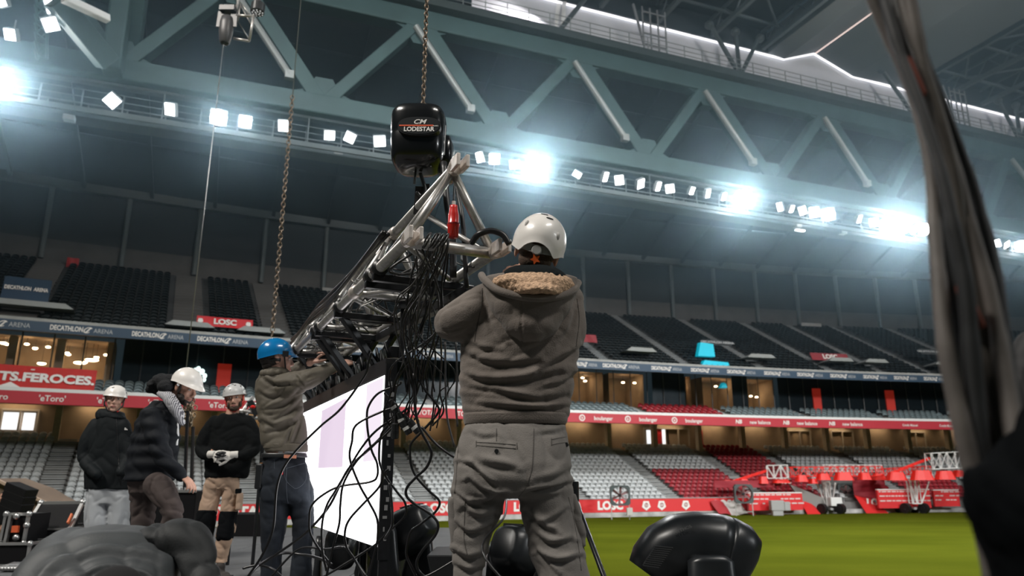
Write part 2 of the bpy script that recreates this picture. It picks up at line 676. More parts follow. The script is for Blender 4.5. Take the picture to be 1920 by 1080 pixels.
o = redm.build('stadium_seats_red', RED_S, fix=False)
tag(o, 'blocks of dark red seats in the lower stand behind the pitch', 'seats', 'red seats of the lower stand', 'stuff')
for i in range(NM - 1):
    x = -42.0
    while x < 60:
        x += 0.56 / math.sqrt(1 + (0.386 - 0.00536 * x) ** 2)
        if near(x, AIS_M, 0.55):
            continue
        p = S(x, 0.5 + i * TM + 0.45, 5.15 + i * 0.26)
        u, v_ = proj(p)
        if u < -30 or u > 1880:
            continue
        seat_into(redmid if 11.5 < x < 19 else slate, p, math.atan(0.386 - 0.00536 * x), 1.08)
o = slate.build('club_seats_slate', SLATE_S, fix=False)
tag(o, 'rows of slate grey seats above the red ribbon board', 'seats', 'club tier seats', 'stuff')
o = redmid.build('club_seats_red', RED_S, fix=False)
tag(o, 'single block of red seats above the red ribbon board', 'seats', 'club tier seats', 'stuff')
for i in range(NU - 1):
    x = -43.0
    while x < 62:
        x += 0.52 / math.sqrt(1 + (0.386 - 0.00536 * x) ** 2)
        if near(x, AIS_U, 0.75 if x > -10 else 1.0):
            continue
        p = S(x, 0.5 + i * TU + 0.36, ZU0 + i * RU)
        u, v_ = proj(p)
        if u < -30 or u > 1930:
            continue
        seat_into(dark, p, math.atan(0.386 - 0.00536 * x))
o = dark.build('upper_seats_black', DARK_S, fix=False)
tag(o, 'rows of black seats filling the steep upper tier', 'seats', 'upper tier seats', 'stuff')


def stairs(aisles, n, tread, z0, rise, o0, hw, name, m):
    for a in aisles:
        mb = MB()
        for i in range(n):
            for h in (0, 1):
                oo = o0 + i * tread + h * tread / 2
                zz = z0 + i * rise + h * rise / 2
                c = S(a, oo + tread / 4, zz + 0.03)
                tg = tang(a)
                mb.obox(c, tg * hw, V((-tg.y, tg.x, 0)) * tread / 4, V((0, 0, 0.045)))
        struct(mb.build(name, m))


stairs(AIS_L, NL, TL, ZL0, RL, 0.6, 0.66, 'aisle_stairs', CONC_L)
stairs(AIS_M, NM, TM, 5.15, 0.26, 0.5, 0.48, 'aisle_stairs', CONC_L)
stairs([a for a in AIS_U if a > -10], NU, TU, ZU0, RU, 0.5, 0.38, 'aisle_stairs', mat('stair_grey', (0.16, 0.175, 0.18), 0.8))
stairs([a for a in AIS_U if a < -10], NU, TU, ZU0, RU, 0.5, 0.95, 'aisle_stairs', mat('stair_grey2', (0.09, 0.09, 0.087), 0.8))
# ------------------------------------------------------------------ club level glass front, concourse, banners
def span(px0, px1, z, off):
    return px_to_x(px0, z, off), px_to_x(px1, z, off)


GOFF = 5.55
DGLASS = mat('dark_window_glass', (0.012, 0.018, 0.022), 0.12, spec=0.6)
lit = [(-60, 212, 0), (1066, 1131, 0), (1142, 1207, 0), (1287, 1296, 1), (1318, 1384, 0), (1399, 1452, 0)]
litx = [span(a, b_, 8, GOFF) for a, b_, _ in lit]
x = -46.0
k = 0
dk = MB()
while x < 66:
    x1 = x + 1.5
    if not any(a - 0.2 < x + 0.75 < b_ + 0.2 for a, b_ in litx):
        dk.quad(S(x, GOFF, 6.3), S(x1, GOFF, 6.3), S(x1, GOFF, 9.9), S(x, GOFF, 9.9))
    x = x1
struct(dk.build('window_1', DGLASS))
mu = MB()
x = -45.0
while x < 64:
    c = S(x, GOFF - 0.05, 0)
    mu.beam((c.x, c.y, 6.3), (c.x, c.y, 9.9), 0.07, 0.07, up=(1, 0, 0))
    x += 1.5
struct(mu.build('window_frame', mat('mullion', (0.07, 0.075, 0.08), 0.5)))
WARMW = mat('warm_room_wall', (0.36, 0.27, 0.18), 0.8, var=0.25, vscale=0.8)
LAMPM = mat('warm_lamp', (1, 0.8, 0.6), emit=(1.0, 0.72, 0.42), estr=14)
SHADE = mat('dark_lamp_shade', (0.03, 0.025, 0.02), 0.5)
for (a, b_), (p0, p1, _) in zip(litx, lit):
    xs = [a + (b_ - a) * k / 6 for k in range(7)]
    rm = MB()
    rm.rings([[S(x, GOFF + o_, z_) for o_, z_ in [(0.1, 6.35), (3.6, 6.35), (3.6, 9.6), (0.1, 9.6)]] for x in xs], cap=False, closed=False)
    rm.quad(S(a, GOFF, 6.3), S(a, GOFF + 3.6, 6.3), S(a, GOFF + 3.6, 9.6), S(a, GOFF, 9.6))
    rm.quad(S(b_, GOFF, 6.3), S(b_, GOFF + 3.6, 6.3), S(b_, GOFF + 3.6, 9.6), S(b_, GOFF, 9.6))
    struct(rm.build('wall_lounge', WARMW))
    m_ = (a + b_) / 2
    pc = S(m_, GOFF + 1.6, 9.5)
    L = area('lounge_ceiling_light', pc, pc - V((0, 0, 1)), max(0.6, (b_ - a) * 0.7), 1.2, 6.5 * (b_ - a), (1.0, 0.74, 0.48))
    L.rotation_euler = (0, 0, math.atan2(tang(m_).y, tang(m_).x))
    n = max(2, int((b_ - a) / 0.85))
    for k in range(n):
        x = a + (b_ - a) * (k + 0.5) / n
        q = S(x, GOFF + R.uniform(0.5, 2.6), 9.5 - R.choice([0.35, 0.6, 0.9, 1.3]))
        t = empty('pendant_lamp', (q.x, q.y, q.z), 'small warm pendant lamp glowing inside the glass fronted lounge', 'lamp', 'pendant lamps in the lounges')
        s_ = MB(); s_.tube([q + V((0, 0, 0.1)), V((q.x, q.y, 9.55))], 0.015, 5); s_.build('cable', SHADE, t)
        s_ = MB(); s_.ell(q, (0.15, 0.15, 0.07), 10, 6); s_.build('bulb', LAMPM, t, smooth=True)
# large oval pendants and furniture in the left restaurant
for i, (px, py, rr) in enumerate([(150, 663, .38), (172, 656, .42), (78, 669, .26), (6, 634, .2), (66, 640, .16), (125, 645, .16), (181, 650, .16)]):
    q = at(px, py, 44)
    q = S(px_to_x(px, q.z, GOFF + 1.2), GOFF + 1.2, min(q.z, 9.3))
    t = empty('dome_lamp', q, ['wide glowing dome lamp over the restaurant, left of the widest one', 'widest glowing dome lamp over the restaurant tables', 'small glowing dome lamp low above the red banner', 'leftmost round ceiling lamp in the restaurant', 'ceiling lamp of the restaurant beside the white column', 'ceiling lamp in the middle of the restaurant', 'rightmost round ceiling lamp in the restaurant'][i], 'lamp', 'restaurant ceiling lamps')
    s_ = MB(); s_.ell(q, (rr, rr, 0.10), 14, 6); s_.build('diffuser', LAMPM, t, smooth=True)
    s_ = MB(); s_.ell(q + V((0, 0, 0.07)), (rr * 1.05, rr * 1.05, 0.08), 14, 6); s_.build('lamp_shade', SHADE, t, smooth=True)
    s_ = MB(); s_.tube([q + V((0, 0, .1)), V((q.x, q.y, 9.55))], 0.012, 5); s_.build('cable', SHADE, t)
for px in (20, 110, 205):
    x = px_to_x(px, 8, GOFF + 0.6)
    c = S(x, GOFF + 0.6, 0)
    mb = MB(); mb.box((c.x, c.y, 7.95), (0.5, 0.5, 3.2), 0.5); struct(mb.build('pillar', mat('warm_pillar', (0.45, 0.36, 0.26), 0.8)))
# red lit doorways at the club level
REDGLOW = mat('red_lit_doorway', (0.6, 0.03, 0.02), emit=(1.0, 0.06, 0.03), estr=0.12)
for i, (p0, p1, za, zb) in enumerate([(406, 432, 6.6, 8.6), (1526, 1541, 6.6, 8.9), (1663, 1679, 6.6, 8.9)]):
    a, b_ = span(p0, p1, 7.5, GOFF - 0.1)
    mb = MB(); mb.rings([[S(a, GOFF - .1, za), S(b_, GOFF - .1, za), S(b_, GOFF - .1, zb), S(a, GOFF - .1, zb)], [S(a, GOFF, za), S(b_, GOFF, za), S(b_, GOFF, zb), S(a, GOFF, zb)]])
    struct(mb.build('door_%d' % (i + 1), REDGLOW))
# illuminated white sign behind the man with the striped scarf
sg = MB()
for px, py, rr in [(366, 684, .2), (372, 681, .22), (379, 686, .24), (384, 694, .2), (383, 702, .16)]:
    q = at(px, py, 47); q = S(px_to_x(px, q.z, GOFF - 0.3), GOFF - 0.3, q.z)
    sg.ell(q, (rr * .75, .05, rr * .85), 7, 5)
tag(sg.build('illuminated_sign', mat('sign_glow', (1, 1, 1), emit=(0.75, 1.0, 0.95), estr=1.8)), 'curved white green glowing sign behind the bowed white helmet', 'sign')
sp = MB()
for px in (300, 352, 470, 560, 1230, 1262):
    q = S(px_to_x(px, 9.8, 3.5), 3.5, 8.75); sp.ell(q, (.1, .1, .05), 8, 5)
# concourse pillars, wall lamps and openings
PIL = mat('concourse_pillar', (0.42, 0.36, 0.28), 0.8, var=0.1)
for k in range(26):
    x = -44 + 4.35 * k
    c = S(x, OB - 1.7, 0)
    an = math.atan2(tang(x).y, tang(x).x)
    mb = MB(); mb.box((c.x, c.y, 4.9), (0.42, 0.6, 3.4), an)
    struct(mb.build('pillar', PIL))
    c = S(x + 2.1, OB - 0.55, 6.15)
    L = area('concourse_wall_light', c, S(x + 2.1, OB - 0.05, 4.2), 2.6, 0.12, 24, (1.0, 0.74, 0.46), 150)
    if px_to_x(-20, 6) < x < px_to_x(1800, 6):
        f = MB(); f.box((c.x, c.y, c.z + 0.1), (2.6, 0.16, 0.1), an)
        tag(f.build('strip_lamp', mat('strip_lamp_warm', (1, .9, .7), emit=(1, .78, .5), estr=2.0)), 'long warm strip lamp grazing the brown concourse wall', 'lamp', 'strip lamps along the concourse wall')
OPEN = mat('daylit_opening', (0.9, 0.9, 0.9), emit=(0.93, 0.97, 1.0), estr=1.1)
for i, (p0, p1, za, zb, mm) in enumerate([(6, 40, 4.1, 5.3, OPEN), (44, 66, 4.1, 5.3, OPEN), (1213, 1225, 4.0, 5.3, OPEN), (1226, 1241, 4.0, 5.4, RED), (1242, 1247, 4.0, 5.4, OPEN), (1305, 1317, 4.0, 5.4, RED), (1487, 1497, 4.0, 5.3, WARMW), (1505, 1512, 4.0, 5.3, WARMW)]):
    a, b_ = span(p0, p1, 5, OB - 0.1)
    mb = MB(); mb.rings([[S(a, OB - o_, za), S(b_, OB - o_, za), S(b_, OB - o_, zb), S(a, OB - o_, zb)] for o_ in (0.12, 0.02)])
    struct(mb.build('window_%d' % (i + 2), mm))
for i, (p0, p1) in enumerate([(2, 72), (1208, 1252), (1252, 1292), (1480, 1520), (1560, 1600), (1700, 1735)]):
    a, b_ = span(p0, p1, 5, OB - 0.2)
    fr = MB()
    for x in (a, (a + b_) / 2, b_):
        c = S(x, OB - .16, 0); fr.beam((c.x, c.y, 3.8), (c.x, c.y, 5.5), .12, .12, up=(1, 0, 0))
    fr.beam(S(a, OB - .16, 5.5), S(b_, OB - .16, 5.5), .14, .14)
    struct(fr.build('doorframe', mat('frame_beige', (0.38, 0.33, 0.27), 0.7)))


def banner(px0, px1, z0, z1, off, m, name, label, txt=None, th=0.5, lm=None, marks=(), drop=0.0, tx=0.0, sx=1.0, sag=0.0, off1=None):
    a, b_ = span(px0, px1, (z0 + z1) / 2, off)
    o1 = off if off1 is None else off1
    N, M = 14, 5
    fr, bk = [], []
    for k in range(N + 1):
        t = k / N
        x = a + (b_ - a) * t
        col = []
        for j in range(M + 1):
            s_ = j / M
            z = z0 + (z1 - z0) * s_ + drop * t + sag * math.sin(math.pi * t) * (s_ - 0.5)
            col.append(S(x, off + (o1 - off) * s_ + 0.025 * math.sin(9 * t + 3 * s_), z))
        fr.append(col)
        bk.append([p + V((0.0, 0.05, 0)) for p in col])
    mb = MB(); mb.rings(fr, False, False); mb.rings(bk, False, False)
    o = mb.build(name, m, smooth=True)
    tag(o, label, 'banner')
    if txt:
        lt = MB()
        x = (a + b_) / 2 + tx
        om = (off + o1) / 2
        up = (S(x, o1, z1) - S(x, off, z0)).normalized()
        put_text(lt, txt, S(x, om - 0.09, (z0 + z1) / 2 + drop / 2), (tang(x) * (b_ - a) + V((0, 0, drop))).normalized(), up, th, bold=0.045, sx=sx)
        for mx in marks:
            c = S(mx, om - 0.09, (z0 + z1) / 2)
            pts = [c + tang(mx) * (th * .45 * math.sin(q)) + up * (th * .5 * math.cos(q)) for q in [2 * math.pi * (k + .5) / 5 for k in range(5)]]
            lt.add(pts, [tuple(range(5))])
        lt.build('lettering', lm or LETTER, o)
    return o


BANR = mat('banner_red', (0.52, 0.020, 0.016), 0.6, var=0.1, vscale=2)
b0 = banner(-40, 178, 5.75, 7.2, 0.9, BANR, 'red_banner', 'long red banner with pale lettering hung below the restaurant windows', 'TS.FEROCES.', 0.55, tx=0.4, sx=1.12, drop=-0.05, off1=1.5)
acc = MB()
q = b0
x_ = px_to_x(62, 6.9, 1.2)
acc.obox(S(x_, 1.1, 6.93), tang(x_) * 0.09, V((0, .01, 0)), V((0, 0, 0.03)))
acc.build('accent_mark', LETTER, b0)
for px in (15,):
    x_ = px_to_x(px, 6.0, 1.0)
    mk = MB(); mk.add([S(x_ - .5, .85, 5.82), S(x_ + .6, .85, 5.82), S(x_ + .1, .9, 6.15)], [(0, 1, 2)]); mk.build('emblem', LETTER, b0)
xl = px_to_x(420, 10.7, 2.0)
banner(369, 474, 10.55, 11.25, 2.0, RED, 'red_banner', 'bright red banner with white block letters in the upper tier on the left', 'LOSC', 0.42, marks=(px_to_x(376, 10.9, 2), px_to_x(466, 10.9, 2)), off1=2.3)
banner(4, 93, 11.3, 12.75, 2.6, NAVY, 'navy_banner', 'navy banner with white lettering at the far left of the upper tier', 'DECATHLON  ARENA', 0.25, off1=3.0, sx=.66)
banner(1523, 1592, 11.1, 11.8, 2.6, mat('faded_red', (0.26, 0.03, 0.04), 0.6), 'red_banner', 'faint red banner with white letters far off in the upper tier', 'LOSC', 0.45, off1=2.9)
banner(1090, 1120, 11.6, 12.3, 2.6, mat('faded_red', (0.26, 0.03, 0.04), 0.6), 'red_banner', 'small red banner beside the standing man in the brown hoodie', off1=2.9)
banner(1320, 1372, 12.2, 12.7, 3.5, CONC_D, 'grey_banner', 'dark banner with grey lettering above the cyan draped opening', 'DECATHLON ARENA', 0.25, mat('grey_lettering', (0.5, 0.53, 0.55), 0.5), off1=3.8)
banner(1728, 1768, 12.0, 12.6, 2.6, CONC_D, 'grey_banner', 'dark banner with grey lettering near the right cable bundle', 'DECATHLON ARENA', 0.22, mat('grey_lettering', (0.5, 0.53, 0.55), 0.5), off1=3.0)
banner(124, 146, 16.0, 17.3, OU - 1.2, mat('plain_red', (0.42, 0.02, 0.02), 0.6), 'red_cloth', 'plain red cloth square hung at the top of a stairway', off1=OU - 1.2)
banner(604, 648, 16.6, 17.2, OU - 1.0, CONC_L, 'white_box_sign', 'pale rectangular panel at the top of the upper tier', off1=OU - 1.0)
banner(1503, 1540, 16.8, 17.3, OU - 1.0, CONC_L, 'white_box_sign', 'pale rectangular panel far right along the top of the upper tier', off1=OU - 1.0)
# vomitory mouths of the upper tier
VS = mat('slab_grey', (0.30, 0.32, 0.32), 0.8)
for i, (p0, p1, z) in enumerate([(-30, 136, 10.75), (312, 398, 10.35), (446, 530, 10.35), (1170, 1222, 10.9), (1395, 1444, 10.9), (1547, 1590, 10.9), (1614, 1655, 10.9), (1745, 1785, 10.9)]):
    a, b_ = span(p0, p1, z, 1.6)
    mb = MB()
    mb.rings([[S(a - .1, .9, z - .1), S(a + .3, .9, z + .2), S(b_ - .3, .9, z + .2), S(b_ + .1, .9, z - .1), S(b_ - .4, .9, z - .12), S(a + .4, .9, z - .12)],
              [S(a - .1, 2.6, z - .1), S(a + .5, 2.6, z + .12), S(b_ - .5, 2.6, z + .12), S(b_ + .1, 2.6, z - .1), S(b_ - .4, 2.6, z - .05), S(a + .4, 2.6, z - .05)]])
    struct(mb.build('ceiling_vomitory', VS))
CY = mat('cyan_lit_cloth', (0.0, 0.45, 0.62), 0.5, emit=(0.0, 0.6, 0.8), estr=0.35)  # cyan light falling on the vomitory cloth is put into its own glow
for i, (p0, p1, z0, z1, off, lb) in enumerate([(1309, 1341, 10.9, 12.1, 2.2, 'bright cyan lit cloth box in the upper tier'), (1316, 1368, 9.95, 10.35, 1.0, 'low cyan lit strip below the cyan box'), (1352, 1364, 8.3, 8.75, 2.5, 'small cyan square reflected above the club seats')]):
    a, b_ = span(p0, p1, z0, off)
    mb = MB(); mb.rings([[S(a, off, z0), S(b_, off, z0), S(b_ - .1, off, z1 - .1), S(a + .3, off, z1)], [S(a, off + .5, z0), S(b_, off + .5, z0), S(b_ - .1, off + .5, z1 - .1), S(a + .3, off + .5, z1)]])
    tag(mb.build('cyan_glow_box', CY), lb, 'screen')

# ------------------------------------------------------------------ roof: main truss
def tx(px, z, back=0.0):
    lo, hi = -60, 90
    for _ in range(40):
        mid = (lo + hi) / 2
        if proj(TL_(mid, back, z))[0] < px:
            lo = mid
        else:
            hi = mid
    return (lo + hi) / 2


ZLC, ZUC = 22.2, 29.5
mb = MB(); mb.beam(TL_(-60, 0, ZLC), TL_(80, 0, ZLC), 1.1, 1.25); struct(mb.build('truss_lower_chord', TRUSS, bevel=0.08))
mb = MB(); mb.beam(TL_(-60, 0, ZUC), TL_(90, 0, ZUC), 1.1, 1.3); struct(mb.build('truss_upper_chord', TRUSS, bevel=0.08))
mb = MB(); mb.beam(TL_(-60, -0.5, ZUC + 0.95), TL_(90, -0.5, ZUC + 0.95), 1.4, 0.55); struct(mb.build('truss_walkway', mat('walkway_dark', (0.03, 0.045, 0.045), 0.7)))
low = [tx(p, ZLC) for p in (-160, 222, 603, 932, 1213, 1447, 1655, 1840, 2010)]
upn = [tx(p, ZUC) for p in (60, 448, 788, 1080, 1320, 1541, 1722, 1886, 2050)]
ROD = mat('galvanised_rod', (0.26, 0.28, 0.275), 0.5, 0.3)
for i in range(len(low)):
    lo_ = TL_(low[i], 0, ZLC)
    if i < len(upn):
        mb = MB(); mb.beam(lo_, TL_(upn[i], 0, ZUC), 0.75, 1.0, up=TN); struct(mb.build('truss_diagonal', TRUSS, bevel=0.05))
    if i > 0:
        up_ = TL_(upn[i - 1], 0, ZUC)
        mb = MB(); mb.beam(lo_, up_, 0.9, 1.0, up=TN); struct(mb.build('truss_diagonal', TRUSS, bevel=0.05))
        # round damper rod lying along the falling diagonal
        d = (lo_ - up_)
        a = up_ + d * 0.10 - TN * 0.55 - TD * 0.95
        e = up_ + d * 0.80 - TN * 0.55 - TD * 0.95
        mb = MB(); mb.tube([a, e], 0.22, 10); mb.box(e, (0.5, 0.4, 0.5), 0.4); struct(mb.build('truss_rod', ROD))
    # gussets
    for c, sgn, z in ((lo_, 1, ZLC), (TL_(upn[min(i, len(upn) - 1)], 0, ZUC), -1, ZUC)):
        g = MB()
        prof = [(-2.3, 0.3), (-1.0, 0.85), (-0.5, 1.7), (0.5, 1.7), (1.0, 0.85), (2.3, 0.3), (2.3, -0.3), (-2.3, -0.3)]
        g.rings([[c + TD * p0_ + V((0, 0, sgn * (p1_ + 0.1))) + TN * t_ for p0_, p1_ in prof] for t_ in (-0.36, 0.36)])
        struct(g.build('truss_gusset', TRUSS))
# big gate column and cross members at the left
mb = MB(); X0 = tx(226, 25, -0.9); c = TL_(X0, -0.9, 0)
mb.beam((c.x, c.y, 21.6), (c.x - 0.2, c.y, 33), 0.95, 1.2, up=TN); struct(mb.build('gate_column', TRUSS, bevel=0.1))
for (a, b_, wd, m_) in [((246, 96, 36), (262, -30, 34), 0.9, TRUSS), ((202, 118, 33), (105, 0, 30), 1.0, TRUSS), ((203, 36, 31), (118, -4, 29), 0.38, WHITE)]:
    mb = MB(); mb.beam(at(*a), at(*b_), wd, wd, up=TN); struct(mb.build('gate_brace', m_, bevel=0.05))
lat = MB()
for k in range(7):
    a0, a1 = at(66, -8 + k * 17, 31), at(88, -8 + k * 17, 31)
    b0_, b1_ = at(70, 9 + k * 17, 31), at(88, 9 + k * 17, 31)
    lat.tube([a0, b1_], .04, 5); lat.tube([a1, b0_], .04, 5); lat.tube([a0, b0_], .07, 5); lat.tube([a1, b1_], .07, 5)
struct(lat.build('gate_lattice', TRUSS))
# lighting catwalk hung under the lower chord
cw = MB(); cw.beam(TL_(-50, 0.9, 19.55), TL_(80, 0.9, 19.55), 1.2, 0.22)
cw.beam(TL_(-50, -0.2, 19.6), TL_(80, -0.2, 19.6), 0.16, 0.3)
for z in (20.0, 20.4, 20.8):
    cw.beam(TL_(-50, -0.1, z), TL_(80, -0.1, z), 0.05, 0.05)
    cw.beam(TL_(-50, 1.5, z), TL_(80, 1.5, z), 0.05, 0.05)
cw.beam(TL_(-50, 0.2, 21.45), TL_(80, 0.2, 21.45), 0.5, 0.16)
for k in range(70):
    x = -48 + 1.8 * k
    cw.beam(TL_(x, -0.1, 19.6), TL_(x, -0.1, 21.5 if k % 4 == 0 else 20.8), 0.07, 0.07, up=TN)
    cw.beam(TL_(x, 1.5, 19.6), TL_(x, 1.5, 21.5 if k % 4 == 0 else 20.8), 0.07, 0.07, up=TN)
struct(cw.build('lighting_catwalk', mat('catwalk_grey', (0.07, 0.09, 0.095), 0.7)))
# railing of the top walkway
rl = MB()
for z in (31.0, 31.35, 31.75):
    rl.beam(TL_(-60, -1.1, z), TL_(90, -1.1, z), 0.04, 0.04)
for k in range(90):
    x = -50 + 1.45 * k
    rl.beam(TL_(x, -1.1, 30.6), TL_(x, -1.1, 31.75), 0.05, 0.05, up=TN)
struct(rl.build('walkway_railing', mat('rail_grey', (0.22, 0.25, 0.26), 0.5)))

# clerestory band above the truss, lit from its upper edge, and the dark roof beyond
XA = tx(884, 31, 0.8)
CLER = mat('translucent_wall', (0.52, 0.54, 0.58), 0.6, var=0.08, vscale=0.5)
xg = [tx(p, 34.0, 0.8) for p in (1437, 1467, 1527, 1597, 1690)]
mb = MB()
top = [(XA, 34.3), (xg[1], 34.3), (xg[2], 35.6), (xg[3], 34.3), (90, 34.3)]
bmx = [TL_(a, 0.8, 30.2) for a, z in top]
tpx = [TL_(a, 0.8, z) for a, z in top]
mb.rings([bmx, tpx], False, False)
struct(mb.build('wall_clerestory', CLER))
for i in range(5):
    xa = XA + 2 + (90 - XA) / 5.6 * i
    xb = xa + (90 - XA) / 5.6
    mid = (xa + xb) / 2
    l = bpy.data.lights.new('clerestory_strip_light', 'AREA'); l.shape = 'RECTANGLE'; l.size = (xb - xa) * 1.02 * 1.07; l.size_y = 0.15
    l.energy = 11; l.color = (0.86, 0.88, 1.0)
    o = bpy.data.objects.new('clerestory_strip_light', l); COL.objects.link(o)
    p = TL_(mid, 0.30, 34.1)
    zax = -(V((0, 0, -1)) + TN * 0.55).normalized()
    xax = TD.copy()
    yax = zax.cross(xax)
    o.matrix_world = Matrix.Translation(p) @ Matrix((xax, yax, zax)).transposed().to_4x4()
fl = area('clerestory_spot', TL_(tx(985, 31), -0.2, 32.2), TL_(tx(975, 31), 0.8, 31.3), 3.0, 0.3, 300, (1.0, 0.96, 1.0))
stp = MB(); stp.beam(TL_(XA, 0.66, 34.22), TL_(xg[1], 0.66, 34.22), 0.12, 0.12); stp.beam(TL_(xg[1], 0.66, 34.2), TL_(xg[2], 0.66, 35.5), 0.12, 0.12); stp.beam(TL_(xg[2], 0.66, 35.5), TL_(xg[3], 0.66, 34.2), .12, .12); stp.beam(TL_(xg[3], 0.66, 34.22), TL_(90, 0.66, 34.22), .12, .12)
tag(stp.build('roof_edge_strip_lamp', mat('strip_lamp_cool', (1, 1, 1), emit=(0.9, 0.92, 1.0), estr=1.6)), 'thin continuous white strip lamp along the top of the translucent wall', 'lamp')
rs = MB(); rs.beam(TL_(xg[2], 0.5, 35.42), TL_(xg[2], -41, 35.42), 0.06, 0.06)  # glowing strip added to draw the bright lit line of the ridge
tag(rs.build('ridge_glow_line', mat('ridge_glow', (1, 1, 1), emit=(1.0, 0.78, 0.74), estr=1.2)), 'thin pinkish glowing line added along the ridge between the two pale roof panels', 'lamp')
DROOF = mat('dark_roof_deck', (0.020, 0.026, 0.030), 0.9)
DST = mat('dark_roof_steel', (0.075, 0.095, 0.105), 0.6)
mb = MB()
for xa, xb in ((XA - 0.5, xg[0]), (xg[4], 95)):
    mb.obox((TL_(xa, 0.7, 36.4) + TL_(xb, -40, 36.4)) / 2, TD * ((xb - xa) / 2 * 1.07), TN * 20.35, V((0, 0, 0.1)))
    mb.obox((TL_(xa, 0.55, 35.3) + TL_(xb, 0.55, 35.3)) / 2, TD * ((xb - xa) / 2 * 1.07), TN * 0.1, V((0, 0, 1.0)))
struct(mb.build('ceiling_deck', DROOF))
pr_ = [(xg[0] - .1, 36.0), (xg[0], 34.35), (xg[1], 34.2), (xg[2], 35.55), (xg[3], 34.2), (xg[4], 34.35), (xg[4] + .1, 36.0)]
mb = MB(); mb.rings([[TL_(a, bk, z) for a, z in pr_] for bk in (0.75, -42)], False, False)
struct(mb.build('ceiling_gutter_beam', mat('gutter_panel', (0.13, 0.145, 0.15), 0.6)))
for xa, xb, n in ((XA, xg[0] - .6, 5), (xg[4] + .8, xg[4] + 34, 8)):
    for k in range(n + 1):
        x = xa + (xb - xa) * k / n
        g = MB()
        g.beam(TL_(x, 0.4, 34.55), TL_(x, -40, 34.55), 0.32, 0.36)
        g.beam(TL_(x, 0.4, 35.95), TL_(x, -40, 35.95), 0.2, 0.2)
        for j in range(16):
            g.beam(TL_(x, -2.4 * j, 34.55), TL_(x, -2.4 * j - 1.2, 35.95), 0.1, 0.1)
            g.beam(TL_(x, -2.4 * j - 1.2, 35.95), TL_(x, -2.4 * j - 2.4, 34.55), 0.1, 0.1)
        struct(g.build('ceiling_girder', DST))
    for j in range(10):
        g = MB(); bk = -1.5 - 3.9 * j
        g.beam(TL_(xa, bk, 35.4), TL_(xb, bk, 35.4), 0.18, 0.18)
        for k in range(n):
            x = xa + (xb - xa) * k / n; x2 = xa + (xb - xa) * (k + 1) / n
            if (k + j) % 2:
                g.beam(TL_(x, bk, 35.3), TL_(x2, bk - 3.9, 35.3), 0.14, 0.14)
            else:
                g.beam(TL_(x2, bk, 35.3), TL_(x, bk - 3.9, 35.3), 0.14, 0.14)
        struct(g.build('ceiling_cross_beam', DST))
# V struts between walkway and roof, and rolling bogies
for base, tops in ((1387, (1330, 1379, 1425)), (1045, (1108,)), (1715, (1652,)), (1912, (1872, 1905, 1936))):
    g = MB()
    xb = tx(base, 31, -0.9)
    for t_ in tops:
        xt = tx(t_, 34.2, -0.9)
        g.tube([TL_(xb + (xt - xb) * .08, -0.9, 30.8), TL_(xt, -0.9, 34.5)], 0.17, 8)
        g.ell(TL_(xt, -0.9, 34.3), (.35, .35, .35), 10, 6)
    struct(g.build('roof_strut', mat('strut_dark', (0.05, 0.065, 0.07), 0.5)))
for px in (1228, 1801):
    xb = tx(px, 32, -0.9)
    g = MB()
    for dx_ in (-.9, -.3, .3, .9):
        g.beam(TL_(xb + dx_, -0.9, 30.8), TL_(xb + dx_, -0.9, 34.4), 0.09, 0.09, up=TN)
    for z in (31.3, 32.2, 33.1, 34):
        g.beam(TL_(xb - .9, -0.9, z), TL_(xb + .9, -0.9, z), 0.09, 0.09)
    g.beam(TL_(xb - .9, -0.9, 31.2), TL_(xb - 1.6, -0.9, 34.4), 0.14, 0.14, up=TN)
    struct(g.build('roof_ladder', mat('ladder_grey', (0.2, 0.21, 0.22), 0.5)))
g = MB()
xb = tx(1045, 31, -.9)
for a, b_ in (((1040, 60), (1012, -10)), ((1040, 60), (1052, -20)), ((1055, 55), (1060, -30)), ((905, 25), (940, -8)), ((895, 5), (960, -2))):
    g.beam(at(*a, 45.5), at(*b_, 45.5), .3, .3)
struct(g.build('roof_bracket', WHITE))

